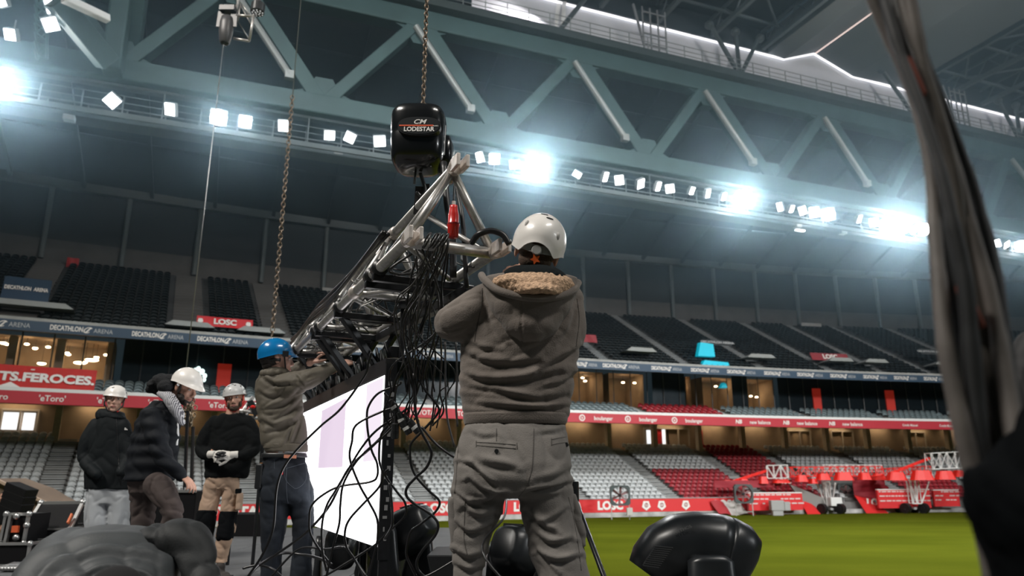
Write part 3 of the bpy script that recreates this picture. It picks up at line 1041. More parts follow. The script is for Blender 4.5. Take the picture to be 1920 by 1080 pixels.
# ------------------------------------------------------------------ floodlights
HOUS = mat('lamp_housing', (0.25, 0.27, 0.28), 0.5)
FL1 = mat('flood_lens', (1, 1, 1), emit=(0.92, 0.98, 1.0), estr=12)
FL2 = mat('flood_lens_bright', (1, 1, 1), emit=(0.95, 0.98, 1.0), estr=110)
FL3 = mat('flood_lens_full', (1, 1, 1), emit=(0.95, 0.98, 1.0), estr=380)
FLS = [(210, 189, .62, .62, 1, 40), (318, 205, .36, .62, 1, 18), (410, 220, .8, .8, 3, 0), (460, 228, .6, .6, 2, 0), (531, 236, .5, .6, 1, 0), (618, 254, .55, .5, 1, -8), (656, 258, .55, .55, 1, 25), (712, 265, .4, .6, 1, -12),
       (898, 295, .22, .6, 1, 0), (927, 298, .6, .6, 2, 0), (964, 309, .55, .5, 1, 0), (1003, 312, 1.1, 1.1, 4, 0), (1082, 327, .5, .35, 1, 35), (1136, 332, .2, .6, 1, -20), (1161, 338, .55, .6, 1, 0),
       (1202, 345, .35, .6, 1, -35), (1235, 350, .18, .6, 1, -20), (1256, 354, .55, .55, 1, 0), (1298, 358, .14, .5, 1, -15), (1328, 363, .2, .6, 1, -30), (1358, 369, .15, .5, 1, -25), (1395, 373, 1.0, 1.0, 4, 0), (1462, 388, .2, .6, 1, 0), (1485, 392, .22, .5, 1, -20),
       (1505, 395, .5, .6, 1, -15), (1527, 398, .65, .7, 2, 0), (1553, 402, .9, .9, 3, 0), (1612, 411, .2, .6, 1, -25), (1639, 417, .6, .6, 2, 0), (1664, 421, .6, .6, 2, 0), (1687, 423, 1.1, 1.1, 4, 0), (1713, 431, .4, .5, 1, -30), (1733, 430, .9, .9, 3, 0),
       (1829, 447, .55, .55, 1, 0), (1870, 456, .25, .6, 1, 0), (1888, 459, .3, .6, 1, -45), (1915, 462, .9, .9, 3, 0), (0, 158, 1.0, 1.0, 4, 0), (97, 12, .5, .62, 1, -30), (95, 46, .6, .6, 1, -35), (18, 65, .35, .5, 1, 15), (2, 4, .3, .4, 1, 0)]
n_ = 0
for (px, py, sw, sh, st, rot) in FLS:
    hi = py < 70 and px < 120
    if hi:
        p = at(px, py, 30.5)
    else:
        lo, h2 = 20, 90
        xx = tx(px, 20.3, -0.45)
        p = TL_(xx, -0.45, 0)
        p = at(px, py, p.y)
    # panels lean towards the pitch
    nrm = (V((0, 0, CZ)) - p).normalized()
    if st == 1:
        nrm = (nrm + TD * (0.9 if sw < .4 else 0.15) * (1 if rot < 0 else -1) + V((0, 0, -.25))).normalized()
        sw = sw if sw > .4 else max(sw * 1.6, .35)
    rgt = nrm.cross(V((0, 0, 1))).normalized()
    upv = rgt.cross(nrm)
    ca, sa = math.cos(math.radians(rot)), math.sin(math.radians(rot))
    rgt, upv = rgt * ca + upv * sa, upv * ca - rgt * sa
    if st >= 3:
        nm, lb, gp = 'floodlight', 'dazzling floodlight aimed at the stage from the roof catwalk', 'brightest floodlights'
    elif hi:
        nm, lb, gp = 'floodlight', 'tilted square floodlight high in the upper left corner', 'floodlights in the upper left corner'
    elif sw < .5:
        nm, lb, gp = 'floodlight', 'narrow looking floodlight turned sideways on the roof catwalk', 'side turned floodlights'
    else:
        nm, lb, gp = 'floodlight', 'small square floodlight glowing white on the roof catwalk', 'square floodlights'
    t = empty(nm, p, lb, 'floodlight', gp)
    h = MB(); h.obox(p - nrm * 0.13, rgt * (sw / 2 + .05), upv * (sh / 2 + .05), nrm * 0.11)
    for k in range(4):
        h.obox(p - nrm * 0.3, rgt * sw * .4, upv * 0.015, nrm * 0.08) if k == 0 else h.obox(p - nrm * 0.3 + upv * sh * (.3 - .2 * k), rgt * sw * .4, upv * 0.015, nrm * 0.08)
    h.build('housing', HOUS, t)
    h = MB()
    if st >= 3:
        h.rings([[p + nrm * q_ + rgt * (sw * .52 * math.cos(a_)) + upv * (sh * .52 * math.sin(a_)) for a_ in [2 * math.pi * k / 24 for k in range(24)]] for q_ in (-.1, .025)])
    else:
        h.obox(p, rgt * sw / 2, upv * sh / 2, nrm * 0.025)
    h.build('lens', {1: FL1, 2: FL2, 3: FL2, 4: FL3}[st], t)
    h = MB(); h.beam(p - nrm * .2, V((p.x, p.y, p.z + (-.45 if not hi else .8))) - nrm * .2, .05, .05, up=TN); h.build('bracket', HOUS, t)
    n_ += 1
for i, (px, py) in enumerate([(479, 263), (170, 220), (1354, 395), (1832, 471), (1500, 432)]):
    xx = tx(px, 19.3, 0.9); p = at(px, py, TL_(xx, 0.9, 0).y)
    h = MB(); h.obox(p, TD * .4, TN * .12, V((0, 0, .04)))
    tag(h.build('batten_lamp', mat('batten_glow', (1, 1, 1), emit=(.9, .97, 1), estr=4)), ['flat glowing batten lamp under the catwalk beside the long hanging chain', 'flat glowing batten lamp under the catwalk at the far left', 'flat glowing batten lamp under the brightest middle floodlight', 'flat glowing batten lamp right of the black cable bundle', 'dim flat batten lamp under the catwalk left of the pale loudspeaker box'][i], 'lamp')
for i, (px, py, lb) in enumerate([(130, 222, 'small grey speaker hung under the catwalk at the left'), (634, 288, 'small grey speaker hung under the catwalk left of the black hoist'), (1495, 424, 'small grey speaker hung below the right floodlights'), (1580, 436, 'pale box loudspeaker hung below the right floodlights')]):
    xx = tx(px, 19, .5); p = at(px, py, TL_(xx, .5, 0).y)
    t = empty('hanging_speaker', p, lb, 'loudspeaker')
    h = MB(); h.box(p, (.55, .45, .3), .4); h.build('cabinet', HOUS, t, bevel=.03)
    h = MB(); h.beam(p + V((0, 0, .1)), V((p.x, p.y, 19.5)), .06, .06, up=TN); h.build('hanger', HOUS, t)

# thin haze in the hall
hz = bpy.data.materials.new('haze'); hz.use_nodes = True; nt = hz.node_tree
for n in list(nt.nodes):
    if n.type != 'OUTPUT_MATERIAL':
        nt.nodes.remove(n)
vs = nt.nodes.new('ShaderNodeVolumeScatter'); vs.inputs['Density'].default_value = 0.0042; vs.inputs['Anisotropy'].default_value = 0.9; vs.inputs['Color'].default_value = (0.55, 0.82, 1.0, 1)
nt.links.new(vs.outputs[0], nt.nodes['Material Output'].inputs['Volume'])
mb = MB(); mb.box((10, 42, 20.5), (150, 70, 27))
tag(mb.build('haze', hz), 'thin bluish haze filling the stadium under the floodlights', 'haze', kind='stuff')
# ------------------------------------------------------------------ stage
DECK = mat('stage_deck', (0.085, 0.088, 0.092), 0.7, var=0.12, vscale=3, bump=0.1)
g = MB(); seam = MB()
yy = -2.0
# deck plates; the deck is deeper on the left of the truss than on the right
for ix in range(-9, 4):
    for iy in range(-1, 7):
        x0, y0 = ix * 1.0 + 0.45, iy * 2.0
        if ix >= -1 and iy >= 2:
            continue
        g.box((x0 + 0.5, y0 + 1.0, -0.06), (0.988, 1.988, 0.12))
struct(g.build('floor_stage', DECK, bevel=0.004))
g = MB(); g.box((-4.05, 5, -1.06), (8.9, 14, 1.84)); g.box((2.4, 0.9, -1.06), (3.9, 5.8, 1.84))
struct(g.build('wall_stage_skirt', BLACK))

# ------------------------------------------------------------------ the aluminium truss, hung level, running away to the left
TDIR = V((-.4623, 1, 0)).normalized()
TPERP = V((1, .4623, 0)).normalized()
BL0 = at(775, 441, 2.70)
WT = 0.38
BR0 = BL0 + TPERP * WT
CT0 = (BL0 + BR0) / 2
AP0 = at(866, 306, CT0.y)
ZB, ZA = BL0.z, AP0.z
AP0 = V((CT0.x, CT0.y, ZA))
LT = 4.1


def tr(k, s_):          # chord k (0 left, 1 right, 2 apex) at s metres along
    return [BL0, BR0, AP0][k] + TDIR * s_


T = empty('lighting_truss', (CT0.x, CT0.y, ZB), 'triangular aluminium truss hung on chains and running away over the glowing screen', 'truss')
for k in range(3):
    mb = MB(); mb.tube([tr(k, 0.05), tr(k, LT)], 0.0245, 14)
    mb.build('chord', ALU, T, smooth=True)
for s_ in (0.09, 1.02, 1.98, 3.0, 4.0):
    for a, b_ in ((0, 1), (1, 2), (2, 0)):
        mb = MB(); mb.tube([tr(a, s_), tr(b_, s_)], 0.0245 if (s_ < .2 and a == 0) else 0.019, 10)
        mb.build('cross_tube', ALU, T, smooth=True)
for j in range(8):
    s0, s1 = 0.12 + j * 0.5, 0.12 + (j + 1) * 0.5
    for a, b_ in ((0, 1), (1, 2), (2, 0)):
        if j % 2:
            a, b_ = b_, a
        mb = MB(); mb.tube([tr(a, s0), tr(b_, s1 - .03)], 0.0125, 8)
        mb.build('diagonal_brace', ALU, T, smooth=True)
PLATE = mat('cast_aluminium', (0.66, 0.60, 0.55), 0.45, 0.6, var=0.15, vscale=40)
for k in range(3):
    c = tr(k, 0.0)
    mb = MB()
    for sgn in (-1, 1):
        mb.obox(c + TPERP * 0.021 * sgn, TPERP * 0.008, TDIR * 0.042, V((0, 0, 0.027)))
    mb.tube([c + TDIR * 0.035, c + TDIR * 0.09], [0.036, 0.027], 12)
    mb.build('end_fitting', PLATE, T, bevel=0.003)
for s_ in (1.0, 2.0, 3.02):
    for k in (0, 2):
        c = tr(k, s_)
        mb = MB(); mb.tube([c - TDIR * .05, c - TDIR * .03, c + TDIR * .03, c + TDIR * .05], [.026, .034, .034, .026], 12)
        mb.build('coupler', PLATE, T, smooth=True)

# ------------------------------------------------------------------ glowing video screen under it
SP0 = at(722, 703, 3.80)
SP1 = at(722, 1026, 3.80)
SLEN = 2.75


def scr(s_, z, n=0.0):
    p = V((SP0.x, SP0.y, z)) + TDIR * s_ + TPERP * n
    return p


ZT, ZBm = SP0.z, SP1.z
SCN = empty('video_screen', scr(SLEN / 2, ZBm), 'large glowing white video screen hung edge-on below the truss', 'screen')
mb = MB(); mb.obox(scr(SLEN / 2, (ZT + ZBm) / 2, 0.032), TDIR * SLEN / 2, TPERP * 0.03, V((0, 0, (ZT - ZBm) / 2 + .004)))
mb.build('cabinet', BLACKM, SCN)
SW = mat('screen_white', (0.05, 0.05, 0.05), emit=(1.0, 0.985, 1.0), estr=3.2)
SL = mat('screen_lilac', (0.05, 0.05, 0.05), emit=(0.84, 0.70, 0.85), estr=0.95)
SL2 = mat('screen_pale_lilac', (0.05, 0.05, 0.05), emit=(0.92, 0.82, 0.93), estr=0.97)
mb = MB(); mb.quad(scr(0.008, ZBm), scr(SLEN, ZBm), scr(SLEN, ZT), scr(0.008, ZT)); mb.build('display', SW, SCN, fix=False)


def s_of(px):
    lo, hi = -0.5, 4
    for _ in range(40):
        mid = (lo + hi) / 2
        if proj(scr(mid, .92))[0] > px:
            lo = mid
        else:
            hi = mid
    return (lo + hi) / 2


def z_of(px, py):
    s_ = s_of(px); p = scr(s_, 0)
    return at(px, py, p.y).z


mb = MB()
mb.cur = 0
for (xa, xb, ya, yb) in [(642, 596, 748, 876)]:
    mb.quad(scr(s_of(xa), z_of(xa, yb), -.003), scr(s_of(xb), z_of(xb, yb + 2), -.003), scr(s_of(xb), z_of(xb, ya + 22), -.003), scr(s_of(xa), z_of(xa, ya - 2), -.003))
mb.build('lilac_patch', SL, SCN, fix=False)
mb = MB()
mb.quad(scr(.02, z_of(718, 862), -.003), scr(s_of(680), z_of(680, 866), -.003), scr(s_of(680), ZT - .01, -.003), scr(.02, ZT - .01, -.003))
mb.build('pale_lilac_patch', SL2, SCN, fix=False)
mb = MB(); mb.obox(scr(SLEN / 2, ZT + .05, 0.03), TDIR * SLEN / 2, TPERP * 0.03, V((0, 0, .042))); mb.build('top_rail', mat('black_rail', (0.022, 0.021, 0.022), .45, .3), SCN, bevel=.004)
mb = MB(); mb.obox(scr(-0.012, (ZT + ZBm) / 2, 0.03), TDIR * .006, TPERP * 0.03, V((0, 0, (ZT - ZBm) / 2 + .06))); mb.build('side_extrusion', BLACKM, SCN)
mb = MB()
zz = ZBm + .03
rr_ = random.Random(3)
while zz < ZT - .03:
    h_ = rr_.uniform(.008, .03)
    mb.obox(scr(-.0195, zz + h_ / 2, 0.03 + rr_.uniform(-.008, .008)), TDIR * .001, TPERP * rr_.uniform(.004, .011), V((0, 0, h_ / 2)))
    zz += h_ + rr_.uniform(.01, .045)
seam_o = mb.build('lettering', mat('dim_print', (0.22, 0.22, 0.22), .5), SCN)
mb = MB(); mb.obox(scr(-.0, ZBm - .10, 0.03), TDIR * .012, TPERP * 0.022, V((0, 0, .16))); mb.build('side_extrusion', BLACKM, SCN)
for j in range(9):
    s_ = 0.12 + j * .3
    mb = MB()
    mb.tube([scr(s_ - .03, ZT + .09, .02), scr(s_ - .02, ZT + .15, .01), scr(s_ + .02, ZT + .15, .01), scr(s_ + .03, ZT + .09, .02)], .011, 8)
    mb.build('clamp', STEEL, SCN, smooth=True)
for j in range(14):
    s_ = 0.05 + j * .19
    mb = MB(); mb.obox(scr(s_, ZT + .13, .06), TDIR * .03, TPERP * .03, V((0, 0, .03))); mb.tube([scr(s_, ZT + .1, .03), scr(s_ + .05, ZT + .19, .02), scr(s_ + .1, ZT + .12, .04)], .008, 6)
    mb.build('connector_block', BLACKM, SCN, bevel=.004)
# black hanging frames between the truss and the rail
for i, s_ in enumerate((0.52, 0.66, 1.38, 1.98, 2.12, 2.9, 3.5)):
    t = empty('hanging_bracket', CT0 + TDIR * s_, ['nearest black square hanging bracket clamped to the truss', 'second nearest black hanging bracket, just behind the first', 'black hanging bracket in the middle of the truss with a slanting arm', 'black hanging bracket left of the middle one', 'black hanging bracket close above the raised sleeve', 'black hanging bracket behind the blue helmet', 'farthest black hanging bracket near the end of the truss'][i], 'bracket', 'black hanging brackets')
    mb = MB(); mb.beam(tr(0, s_) - V((0, 0, .045)) - TPERP * .03, tr(1, s_) - V((0, 0, .045)) + TPERP * .03, .035, .035)
    mb.build('cross_bar', BLACKM, t, bevel=.004)
    mb = MB(); mb.tube([tr(0, s_) + TDIR * -.03, tr(0, s_) + TDIR * .03], .038, 14); mb.build('clamp', BLACK, t, smooth=True)
    cs = scr(max(s_ - 1.02, .02), ZT + .09, .05)
    if i >= 2:
        mb = MB(); mb.beam(tr(0, s_) - V((0, 0, .03)), cs, .038, .038); mb.build('arm', BLACKM, t, bevel=.004)
        mb = MB(); mb.beam(tr(1, s_) - V((0, 0, .03)), cs + TDIR * .1, .032, .032); mb.build('arm', BLACKM, t, bevel=.004)
mb = MB(); mb.beam(tr(1, 0.35) - V((0, 0, .10)), scr(0.55, ZT + .30, .1), .05, .05); mb.beam(scr(.02, ZT + .08, .09), scr(.05, ZT + .42, .1), .03, .03)
mb.beam(tr(1, .9) - V((0, 0, .06)), scr(0.05, ZT + .40, .1), .07, .05)
tag(mb.build('black_cable_tray', BLACKM, bevel=.006), 'black slanting support arm between the truss and the top corner of the screen', 'support arm')

# ------------------------------------------------------------------ chain hoist
HD = 3.26
HC = at(785, 266, HD)
sc_ = mpp(HD, 266)
H = empty('chain_hoist', HC, 'black electric chain hoist with a rounded body hanging above the truss', 'chain hoist')
GBLACK = mat('glossy_black', (0.010, 0.011, 0.012), 0.22, spec=0.6, coat=0.3)


def srr(a, b_, n=36, e=3.4):     # superellipse outline
    out = []
    for k in range(n):
        t = 2 * math.pi * k / n
        c_, s2 = math.cos(t), math.sin(t)
        out.append((a * math.copysign(abs(c_) ** (2 / e), c_), b_ * math.copysign(abs(s2) ** (2 / e), s2)))
    return out


mb = MB()
rg = []
hx = 51 * sc_
for z_, k_, dy in [(62, .60, 0), (60, .74, 0), (56, .88, 0), (48, .97, 0), (38, 1.0, 0), (8, .985, 0), (4, .965, 0), (0, .985, 0), (-22, .97, 0), (-42, .92, 0), (-52, .80, 0), (-58, .62, 0), (-60, .3, 0)]:
    rg.append([HC + V((x, y, z_ * sc_ * 1.02)) for x, y in srr(hx * k_, hx * .95 * k_)])
mb.rings(rg[::-1])
mb.build('body', GBLACK, H, smooth=True)
# oval badge on the front, tilted like the upper cap
bc = at(786, 236, HD - hx * .985)
upb = V((0, 0.10, 1)).normalized()
mb = MB()
ov = srr(36 * sc_, 17 * sc_, 30, 2.6)
nb = V((0, -1, 0.10)).normalized()
mb.rings([[bc + V((x * 1.08, 0, 0)) + upb * y * 1.12 + nb * q for x, y in ov] for q in (-.03, 0.001)])
mb.rings([[bc + V((x, 0, 0)) + upb * y + nb * q for x, y in ov] for q in (0.001, 0.003)])
mb.build('badge', mat('badge_black', (0.02, 0.022, 0.024), .3, spec=.5), H)
mb = MB()
put_text(mb, 'CM', bc + upb * 7.5 * sc_ + nb * .0045, V((1, 0, 0)), upb, 9.5 * sc_, bold=.018, shear=.3, sx=1.15)
put_text(mb, 'LODESTAR', bc - upb * 8 * sc_ + nb * .0045, V((1, 0, 0)), upb, 9.0 * sc_, bold=.03, sx=.9)
put_text(mb, 'model L', bc + V((30 * sc_, 0, 0)) - upb * 1.0 * sc_ + nb * .0052, V((1, 0, 0)), upb, 2.2 * sc_, bold=.03, sx=1)
mb.build('lettering', LETTER, H)
mb = MB(); mb.obox(bc + nb * .0042 - V((5 * sc_, 0, 0)), V((31 * sc_, 0, 0)), nb * .0006, upb * 1.3 * sc_); mb.build('orange_stripe', mat('orange_red', (0.75, 0.10, 0.03), .5), H)
for sx_ in (-1, 1):
    mb = MB(); mb.tube([HC + V((sx_ * 49 * sc_, -.02, -30 * sc_)), HC + V((sx_ * 50 * sc_, -.02, 30 * sc_))], .004, 6); mb.build('edge_trim', STEEL, H)
mb = MB()
for px, py in ((752, 298), (806, 300), (776, 322), (808, 312)):
    mb.ell(at(px, py, HD - .085), (.003, .003, .003), 6, 4)
mb.build('bolt', STEEL, H)
# motor / chain side behind on the right
mb = MB(); c2 = at(838, 300, HD + .10); mb.rings([[c2 + V((x, y, z_)) for x, y in srr(.035 * k_, .10 * k_, 24)] for z_, k_ in ((-.11, .5), (-.10, .9), (.06, 1), (.11, .55))])
mb.build('motor_cover', GBLACK, H, smooth=True)
# lower hook block and black shackle straps
mb = MB(); a = at(788, 325, HD); e = at(788, 400, HD)
mb.tube(smooth_path([a, at(793, 340, HD), at(797, 356, HD), at(790, 368, HD), at(781, 360, HD)], 5), .009, 8)
mb.tube([at(779, 322, HD), at(777, 345, HD)], .006, 8)
mb.build('hook', mat('hook_steel', (0.12, 0.12, 0.12), .35, .8), H, smooth=True)
mb = MB(); mb.beam(at(788, 350, HD), at(784, 402, HD + .02), .045, .012, up=(0, 1, 0)); mb.beam(at(800, 345, HD + .02), at(797, 400, HD + .04), .03, .012, up=(0, 1, 0))
mb.build('sling', mat('black_webbing', (0.012, 0.012, 0.013), .8), H)


def chain(p0, p1, lr, wr, name, m, par=None):
    p0, p1 = V(p0), V(p1)
    L = (p1 - p0).length
    d = (p1 - p0).normalized()
    u = d.cross(V((0, 1, 0))).normalized()
    v_ = d.cross(u)
    n = int(L / (lr * 1.35))
    mb = MB()
    for i in range(n):
        c = p0 + d * (L * (i + .5) / n)
        a, b_ = (u, v_) if i % 2 else (v_, u)
        a = (a * .8 + b_ * .6).normalized() if i % 2 else (a * .8 - b_ * .6).normalized()
        pts = [c + d * (lr * math.cos(2 * math.pi * k / 10)) + a * (lr * .62 * math.sin(2 * math.pi * k / 10)) for k in range(11)]
        mb.tube(pts, wr, 5, cap=False)
    return mb.build(name, m, par, smooth=True)


CHM = mat('chain_steel', (0.22, 0.17, 0.13), .4, .8, var=.3, vscale=60)
a = at(793, 207, HD)
o = chain((a.x, a.y, a.z), (a.x, a.y, a.z + 1.05), .017, .0036, 'lifting_chain', CHM)
tag(o, 'steel link chain running up out of the frame from the hoist with the oval badge', 'chain')
# black straps and the red plug hanging inside the truss end
mb = MB()
mb.tube(smooth_path([at(832, 305, 3.15), at(838, 380, 3.1), at(848, 440, 3.1), at(850, 520, 3.1)], 6), .016, 10)
mb.tube(smooth_path([at(845, 300, 3.2), at(858, 360, 3.15), at(868, 420, 3.1), at(875, 540, 3.1)], 6), .011, 10)
tag(mb.build('thick_black_cable', RUBBER, smooth=True), 'two thick black cables dropping from the hoist through the open truss end', 'cable')
RC = at(850, 415, 2.95)
t = empty('red_connector', RC, 'red industrial plug hanging on its cable inside the near end of the truss', 'plug')
REDP = mat('red_plastic', (0.62, 0.022, 0.018), .28, coat=.2)
k_ = mpp(2.95, 415)
mb = MB(); mb.rings([[RC + V((x, y, z_ * k_)) for x, y in srr(r_ * k_, r_ * k_, 16, 2.2)] for z_, r_ in ((-32, 9), (-31, 10), (-12, 10.5), (-10, 11.5), (-5, 11.5), (-3, 10), (12, 10), (18, 8.5), (26, 7.5), (31, 7.5), (32, 4))]); mb.build('body', REDP, t, smooth=True)
mb = MB(); mb.tube([RC + V((0, 0, -8 * k_)), RC + V((0, 0, -5 * k_))], 12.2 * k_, 16); mb.build('locking_ring', mat('dark_red_ring', (0.25, .01, .01), .4), t)
mb = MB(); mb.tube([RC + V((0, 0, 30 * k_)), RC + V((0, 0, 40 * k_))], 4 * k_, 10); mb.build('cable_gland', PLATE, t)
mb = MB(); mb.tube(smooth_path([RC + V((0, 0, 38 * k_)), at(852, 350, 2.97), at(858, 325, 3.0), at(866, 312, 3.0)], 5), .005, 8); mb.build('cord', RUBBER, t, smooth=True)

# ------------------------------------------------------------------ cables
CAB = mat('cable_rubber', (0.010, 0.010, 0.011), .35, spec=.5)
CABG = mat('cable_grey_sheen', (0.045, 0.043, 0.042), .35, spec=.6)


def cable(pts, r, name='power_cable', label=None, group=None, m=CAB):
    P = [at(*p) for p in pts]
    for p in P:
        p.z = max(p.z, r + .002)
    mb = MB(); mb.tube(smooth_path(P, 7), r, 7)
    o = mb.build(name, m, smooth=True)
    tag(o, label, 'cable', group)
    return o


def dp(lst, d0, d1):
    n = len(lst) - 1
    return [(x, y, d0 + (d1 - d0) * i / n) for i, (x, y) in enumerate(lst)]


c = .0055
cable(dp([(697, 660), (690, 682), (683, 705), (640, 765), (600, 800), (555, 845), (530, 880), (518, 920), (512, 990), (492, 1040), (462, 1085)], 3.6, 3.7), .0062, label='black cable crossing the glowing screen and falling in front of the jeans', group='loose cables')
cable(dp([(752, 715), (747, 722), (710, 737), (691, 762), (688, 787), (691, 818), (697, 845), (707, 869), (707, 893), (693, 904), (638, 912), (604, 929), (584, 949), (580, 973), (582, 1000), (598, 1029), (616, 1053)], 3.45, 3.7), c, label='black cable making a hooked S against the bright screen', group='loose cables')
cable(dp([(748, 762), (716, 772), (668, 797), (660, 828), (656, 860), (673, 907), (691, 940), (707, 973), (708, 1007), (704, 1030), (690, 1085)], 3.4, 3.5), c, label='black cable bowing left then right down the middle of the screen', group='loose cables')
cable(dp([(765, 765), (747, 778), (706, 807), (679, 838), (653, 880), (629, 920), (613, 947), (604, 982), (604, 1031), (612, 1070)], 3.4, 3.6), c, label='black cable slanting across the screen to its lower left edge', group='loose cables')
cable(dp([(768, 770), (752, 785), (720, 818), (693, 840), (667, 867), (644, 907), (638, 947), (636, 982), (624, 1027), (616, 1062), (611, 1085)], 3.38, 3.55), c, label='black cable falling nearly straight over the middle of the screen', group='loose cables')
cable(dp([(735, 790), (715, 815), (711, 862), (718, 889), (711, 913), (682, 944), (656, 973), (647, 996), (649, 1024), (667, 1053), (682, 1085)], 3.35, 3.5), c, label='black cable curling back from the screen edge towards the stage floor', group='loose cables')
cable(dp([(728, 880), (722, 891), (744, 922), (760, 944), (758, 969), (727, 998), (700, 1024), (640, 1062), (600, 1085)], 3.4, 3.6), c, label='black cable looping right of the screen edge and back under it', group='loose cables')
cable(dp([(785, 712), (800, 735), (820, 760), (821, 775), (795, 805), (772, 830), (769, 850), (771, 873), (782, 896), (804, 920), (824, 940), (816, 960), (789, 982), (771, 996), (764, 1018), (762, 1040), (771, 1062), (782, 1085)], 3.2, 3.4), c, label='black cable in a long double loop right of the screen edge', group='loose cables')
cable(dp([(776, 700), (778, 760), (786, 800), (804, 835), (809, 853), (800, 876), (782, 893), (764, 913), (762, 929), (776, 944), (807, 964), (821, 982), (816, 1004), (793, 1031), (782, 1051), (784, 1069), (800, 1085)], 3.2, 3.4), .0065, label='thicker black cable twisting in a figure of eight beside the grey trousers', group='loose cables')
cable(dp([(835, 640), (835, 700), (836, 745), (839, 787), (852, 838)], 3.1, 3.1), .0045, label='thin cable hanging straight beside the left elbow of the brown hoodie', group='loose cables', m=CABG)
cable(dp([(855, 640), (857, 700), (855, 760), (858, 800)], 3.0, 3.0), .0045, label='thin cable hanging close along the hoodie waist', group='loose cables', m=CABG)
cable(dp([(790, 800), (815, 830), (840, 850), (860, 862)], 3.2, 3.2), c, label='short black cable leading to the trouser hip', group='loose cables')
cable([(455, 1066, 4.4), (470, 1062, 4.4), (487, 1060, 4.4), (511, 1067, 4.4), (532, 1085, 4.3)], .007, label='black cable arching low over the stage floor at the feet of the jeans', group='loose cables')
cable([(462, 1085, 4.0), (487, 1058, 4.2), (527, 1038, 4.4), (567, 1040, 4.4), (598, 1047, 4.3), (622, 1058, 4.2)], .008, label='thick black cable arching between the two jeans legs', group='loose cables')
cable([(487, 1060, 4.0), (549, 1018, 3.9), (584, 989, 3.8), (620, 945, 3.7), (653, 880, 3.6), (700, 835, 3.5), (755, 778, 3.4)], .0065, label='long black cable sweeping diagonally up across the whole screen', group='loose cables')
cable([(505, 1085, 4.2), (560, 1030, 4.2), (612, 1030, 4.1), (640, 1026, 4.0), (655, 1035, 4.0), (690, 1085, 3.9)], .006, label='black cable arching under the lower edge of the screen', group='loose cables')
cable([(730, 905, 3.4), (735, 950, 3.4), (735, 985, 3.4), (722, 1010, 3.5)], .006, label='short black cable against the edge of the screen frame', group='loose cables')
cable([(1000, 745 + 400, 2.3), (905, 1035, 2.35), (945, 970, 2.6), (950, 930, 2.9)], .004, label='thin black cable passing between the grey trouser legs', group='loose cables')
cable([(765, 1085, 3.3), (800, 1080, 3.3), (850, 1052, 3.3), (870, 1040, 3.3)], .005, label='thin black cable leading away low beside the black wedge', group='loose cables')
rc = random.Random(11)
for i in range(26):
    x0 = rc.uniform(778, 842)
    d0 = rc.uniform(2.75, 3.15)
    xm = rc.uniform(735, 835)
    x1 = rc.gauss(785, 30)
    pts = [(x0, 446 + rc.uniform(-4, 4), d0), (x0 + rc.uniform(-6, 6), 470, d0), ((x0 + xm) / 2 + rc.uniform(-12, 12), 530, d0 + .05), (xm, rc.uniform(575, 625), d0 + .1), (x1, rc.uniform(670, 710), 3.2), (x1 + rc.uniform(-14, 10), 735, 3.25)]
    if i % 2:
        pts += [(x1 + rc.uniform(-22, 6), rc.uniform(755, 775), 3.3), (x1 - rc.uniform(5, 35), rc.uniform(785, 810), 3.35)]
    cable(pts, rc.choice([.0032, .004, .0045]), 'signal_cable', 'thin black cable hanging in the tangle from the truss tube down to the plugs', 'tangle of thin cables below the truss', m=rc.choice([CAB, CABG, CAB]))
for i in range(30):
    s_ = rc.uniform(.05, 3.2)
    L_ = rc.uniform(.25, .8)
    pts = []
    for k in range(6):
        a = rc.random(); b_ = rc.uniform(-.25, .5)
        p = tr(0, s_ + L_ * k / 5).lerp(tr(1, s_ + L_ * k / 5), .05 + .9 * a)
        p.z = ZB + (ZA - ZB) * b_ * (.9 if b_ > 0 else .5)
        pts.append(p)
    mb = MB(); mb.tube(smooth_path(pts, 6), rc.choice([.004, .005, .006]), 6)
    tag(mb.build('truss_cable', rc.choice([CAB, CABG, CABG, mat('silver_cable', (.35, .34, .33), .3, .6)]), smooth=True), 'cable looping through the inside of the aluminium truss', 'cable', 'cables inside the truss')
# long black cables lying along the upper left of the truss
for i, off in enumerate((0.0, .022, .044, -.02)):
    pts = [tr(2, .9 + .4 * k).lerp(tr(0, .9 + .4 * k), .12 + .25 * min(k, 3) / 3 + off) - TPERP * (.035 + .01 * i) + V((0, 0, .02 * math.sin(k * 1.3 + i))) for k in range(8)]
    mb = MB(); mb.tube(smooth_path(pts, 5), .011, 8)
    tag(mb.build('feeder_cable', CAB, smooth=True), 'thick black feeder cable lying along the outer face of the truss', 'cable', 'feeder cables along the truss')
mb = MB(); mb.tube(smooth_path([at(885, 455, 2.85), at(897, 440, 2.8), at(920, 433, 2.8), at(942, 440, 2.8), at(955, 458, 2.8)], 6), .013, 10)
tag(mb.build('black_hose', CAB, smooth=True), 'thick black cable arched over the tube beside the white helmet', 'cable')
for i, (xx_, r_) in enumerate(((812, .03), (818, .032), (826, .03), (834, .029), (800, .033))):
    mb = MB(); cc = at(xx_, 451, 2.76)
    mb.tube([cc + TPERP * .004 * math.sin(t_) * 3 + TDIR * r_ * math.cos(t_) + V((0, 0, r_ * math.sin(t_))) for t_ in [2 * math.pi * k / 12 for k in range(13)]], .004, 6, cap=False)
    tag(mb.build('cable_wrap', CAB, smooth=True), 'turn of black cable wound around the near cross tube', 'cable', 'cable turns around the tube')
WL = mat('white_label', (.7, .7, .68), .5)
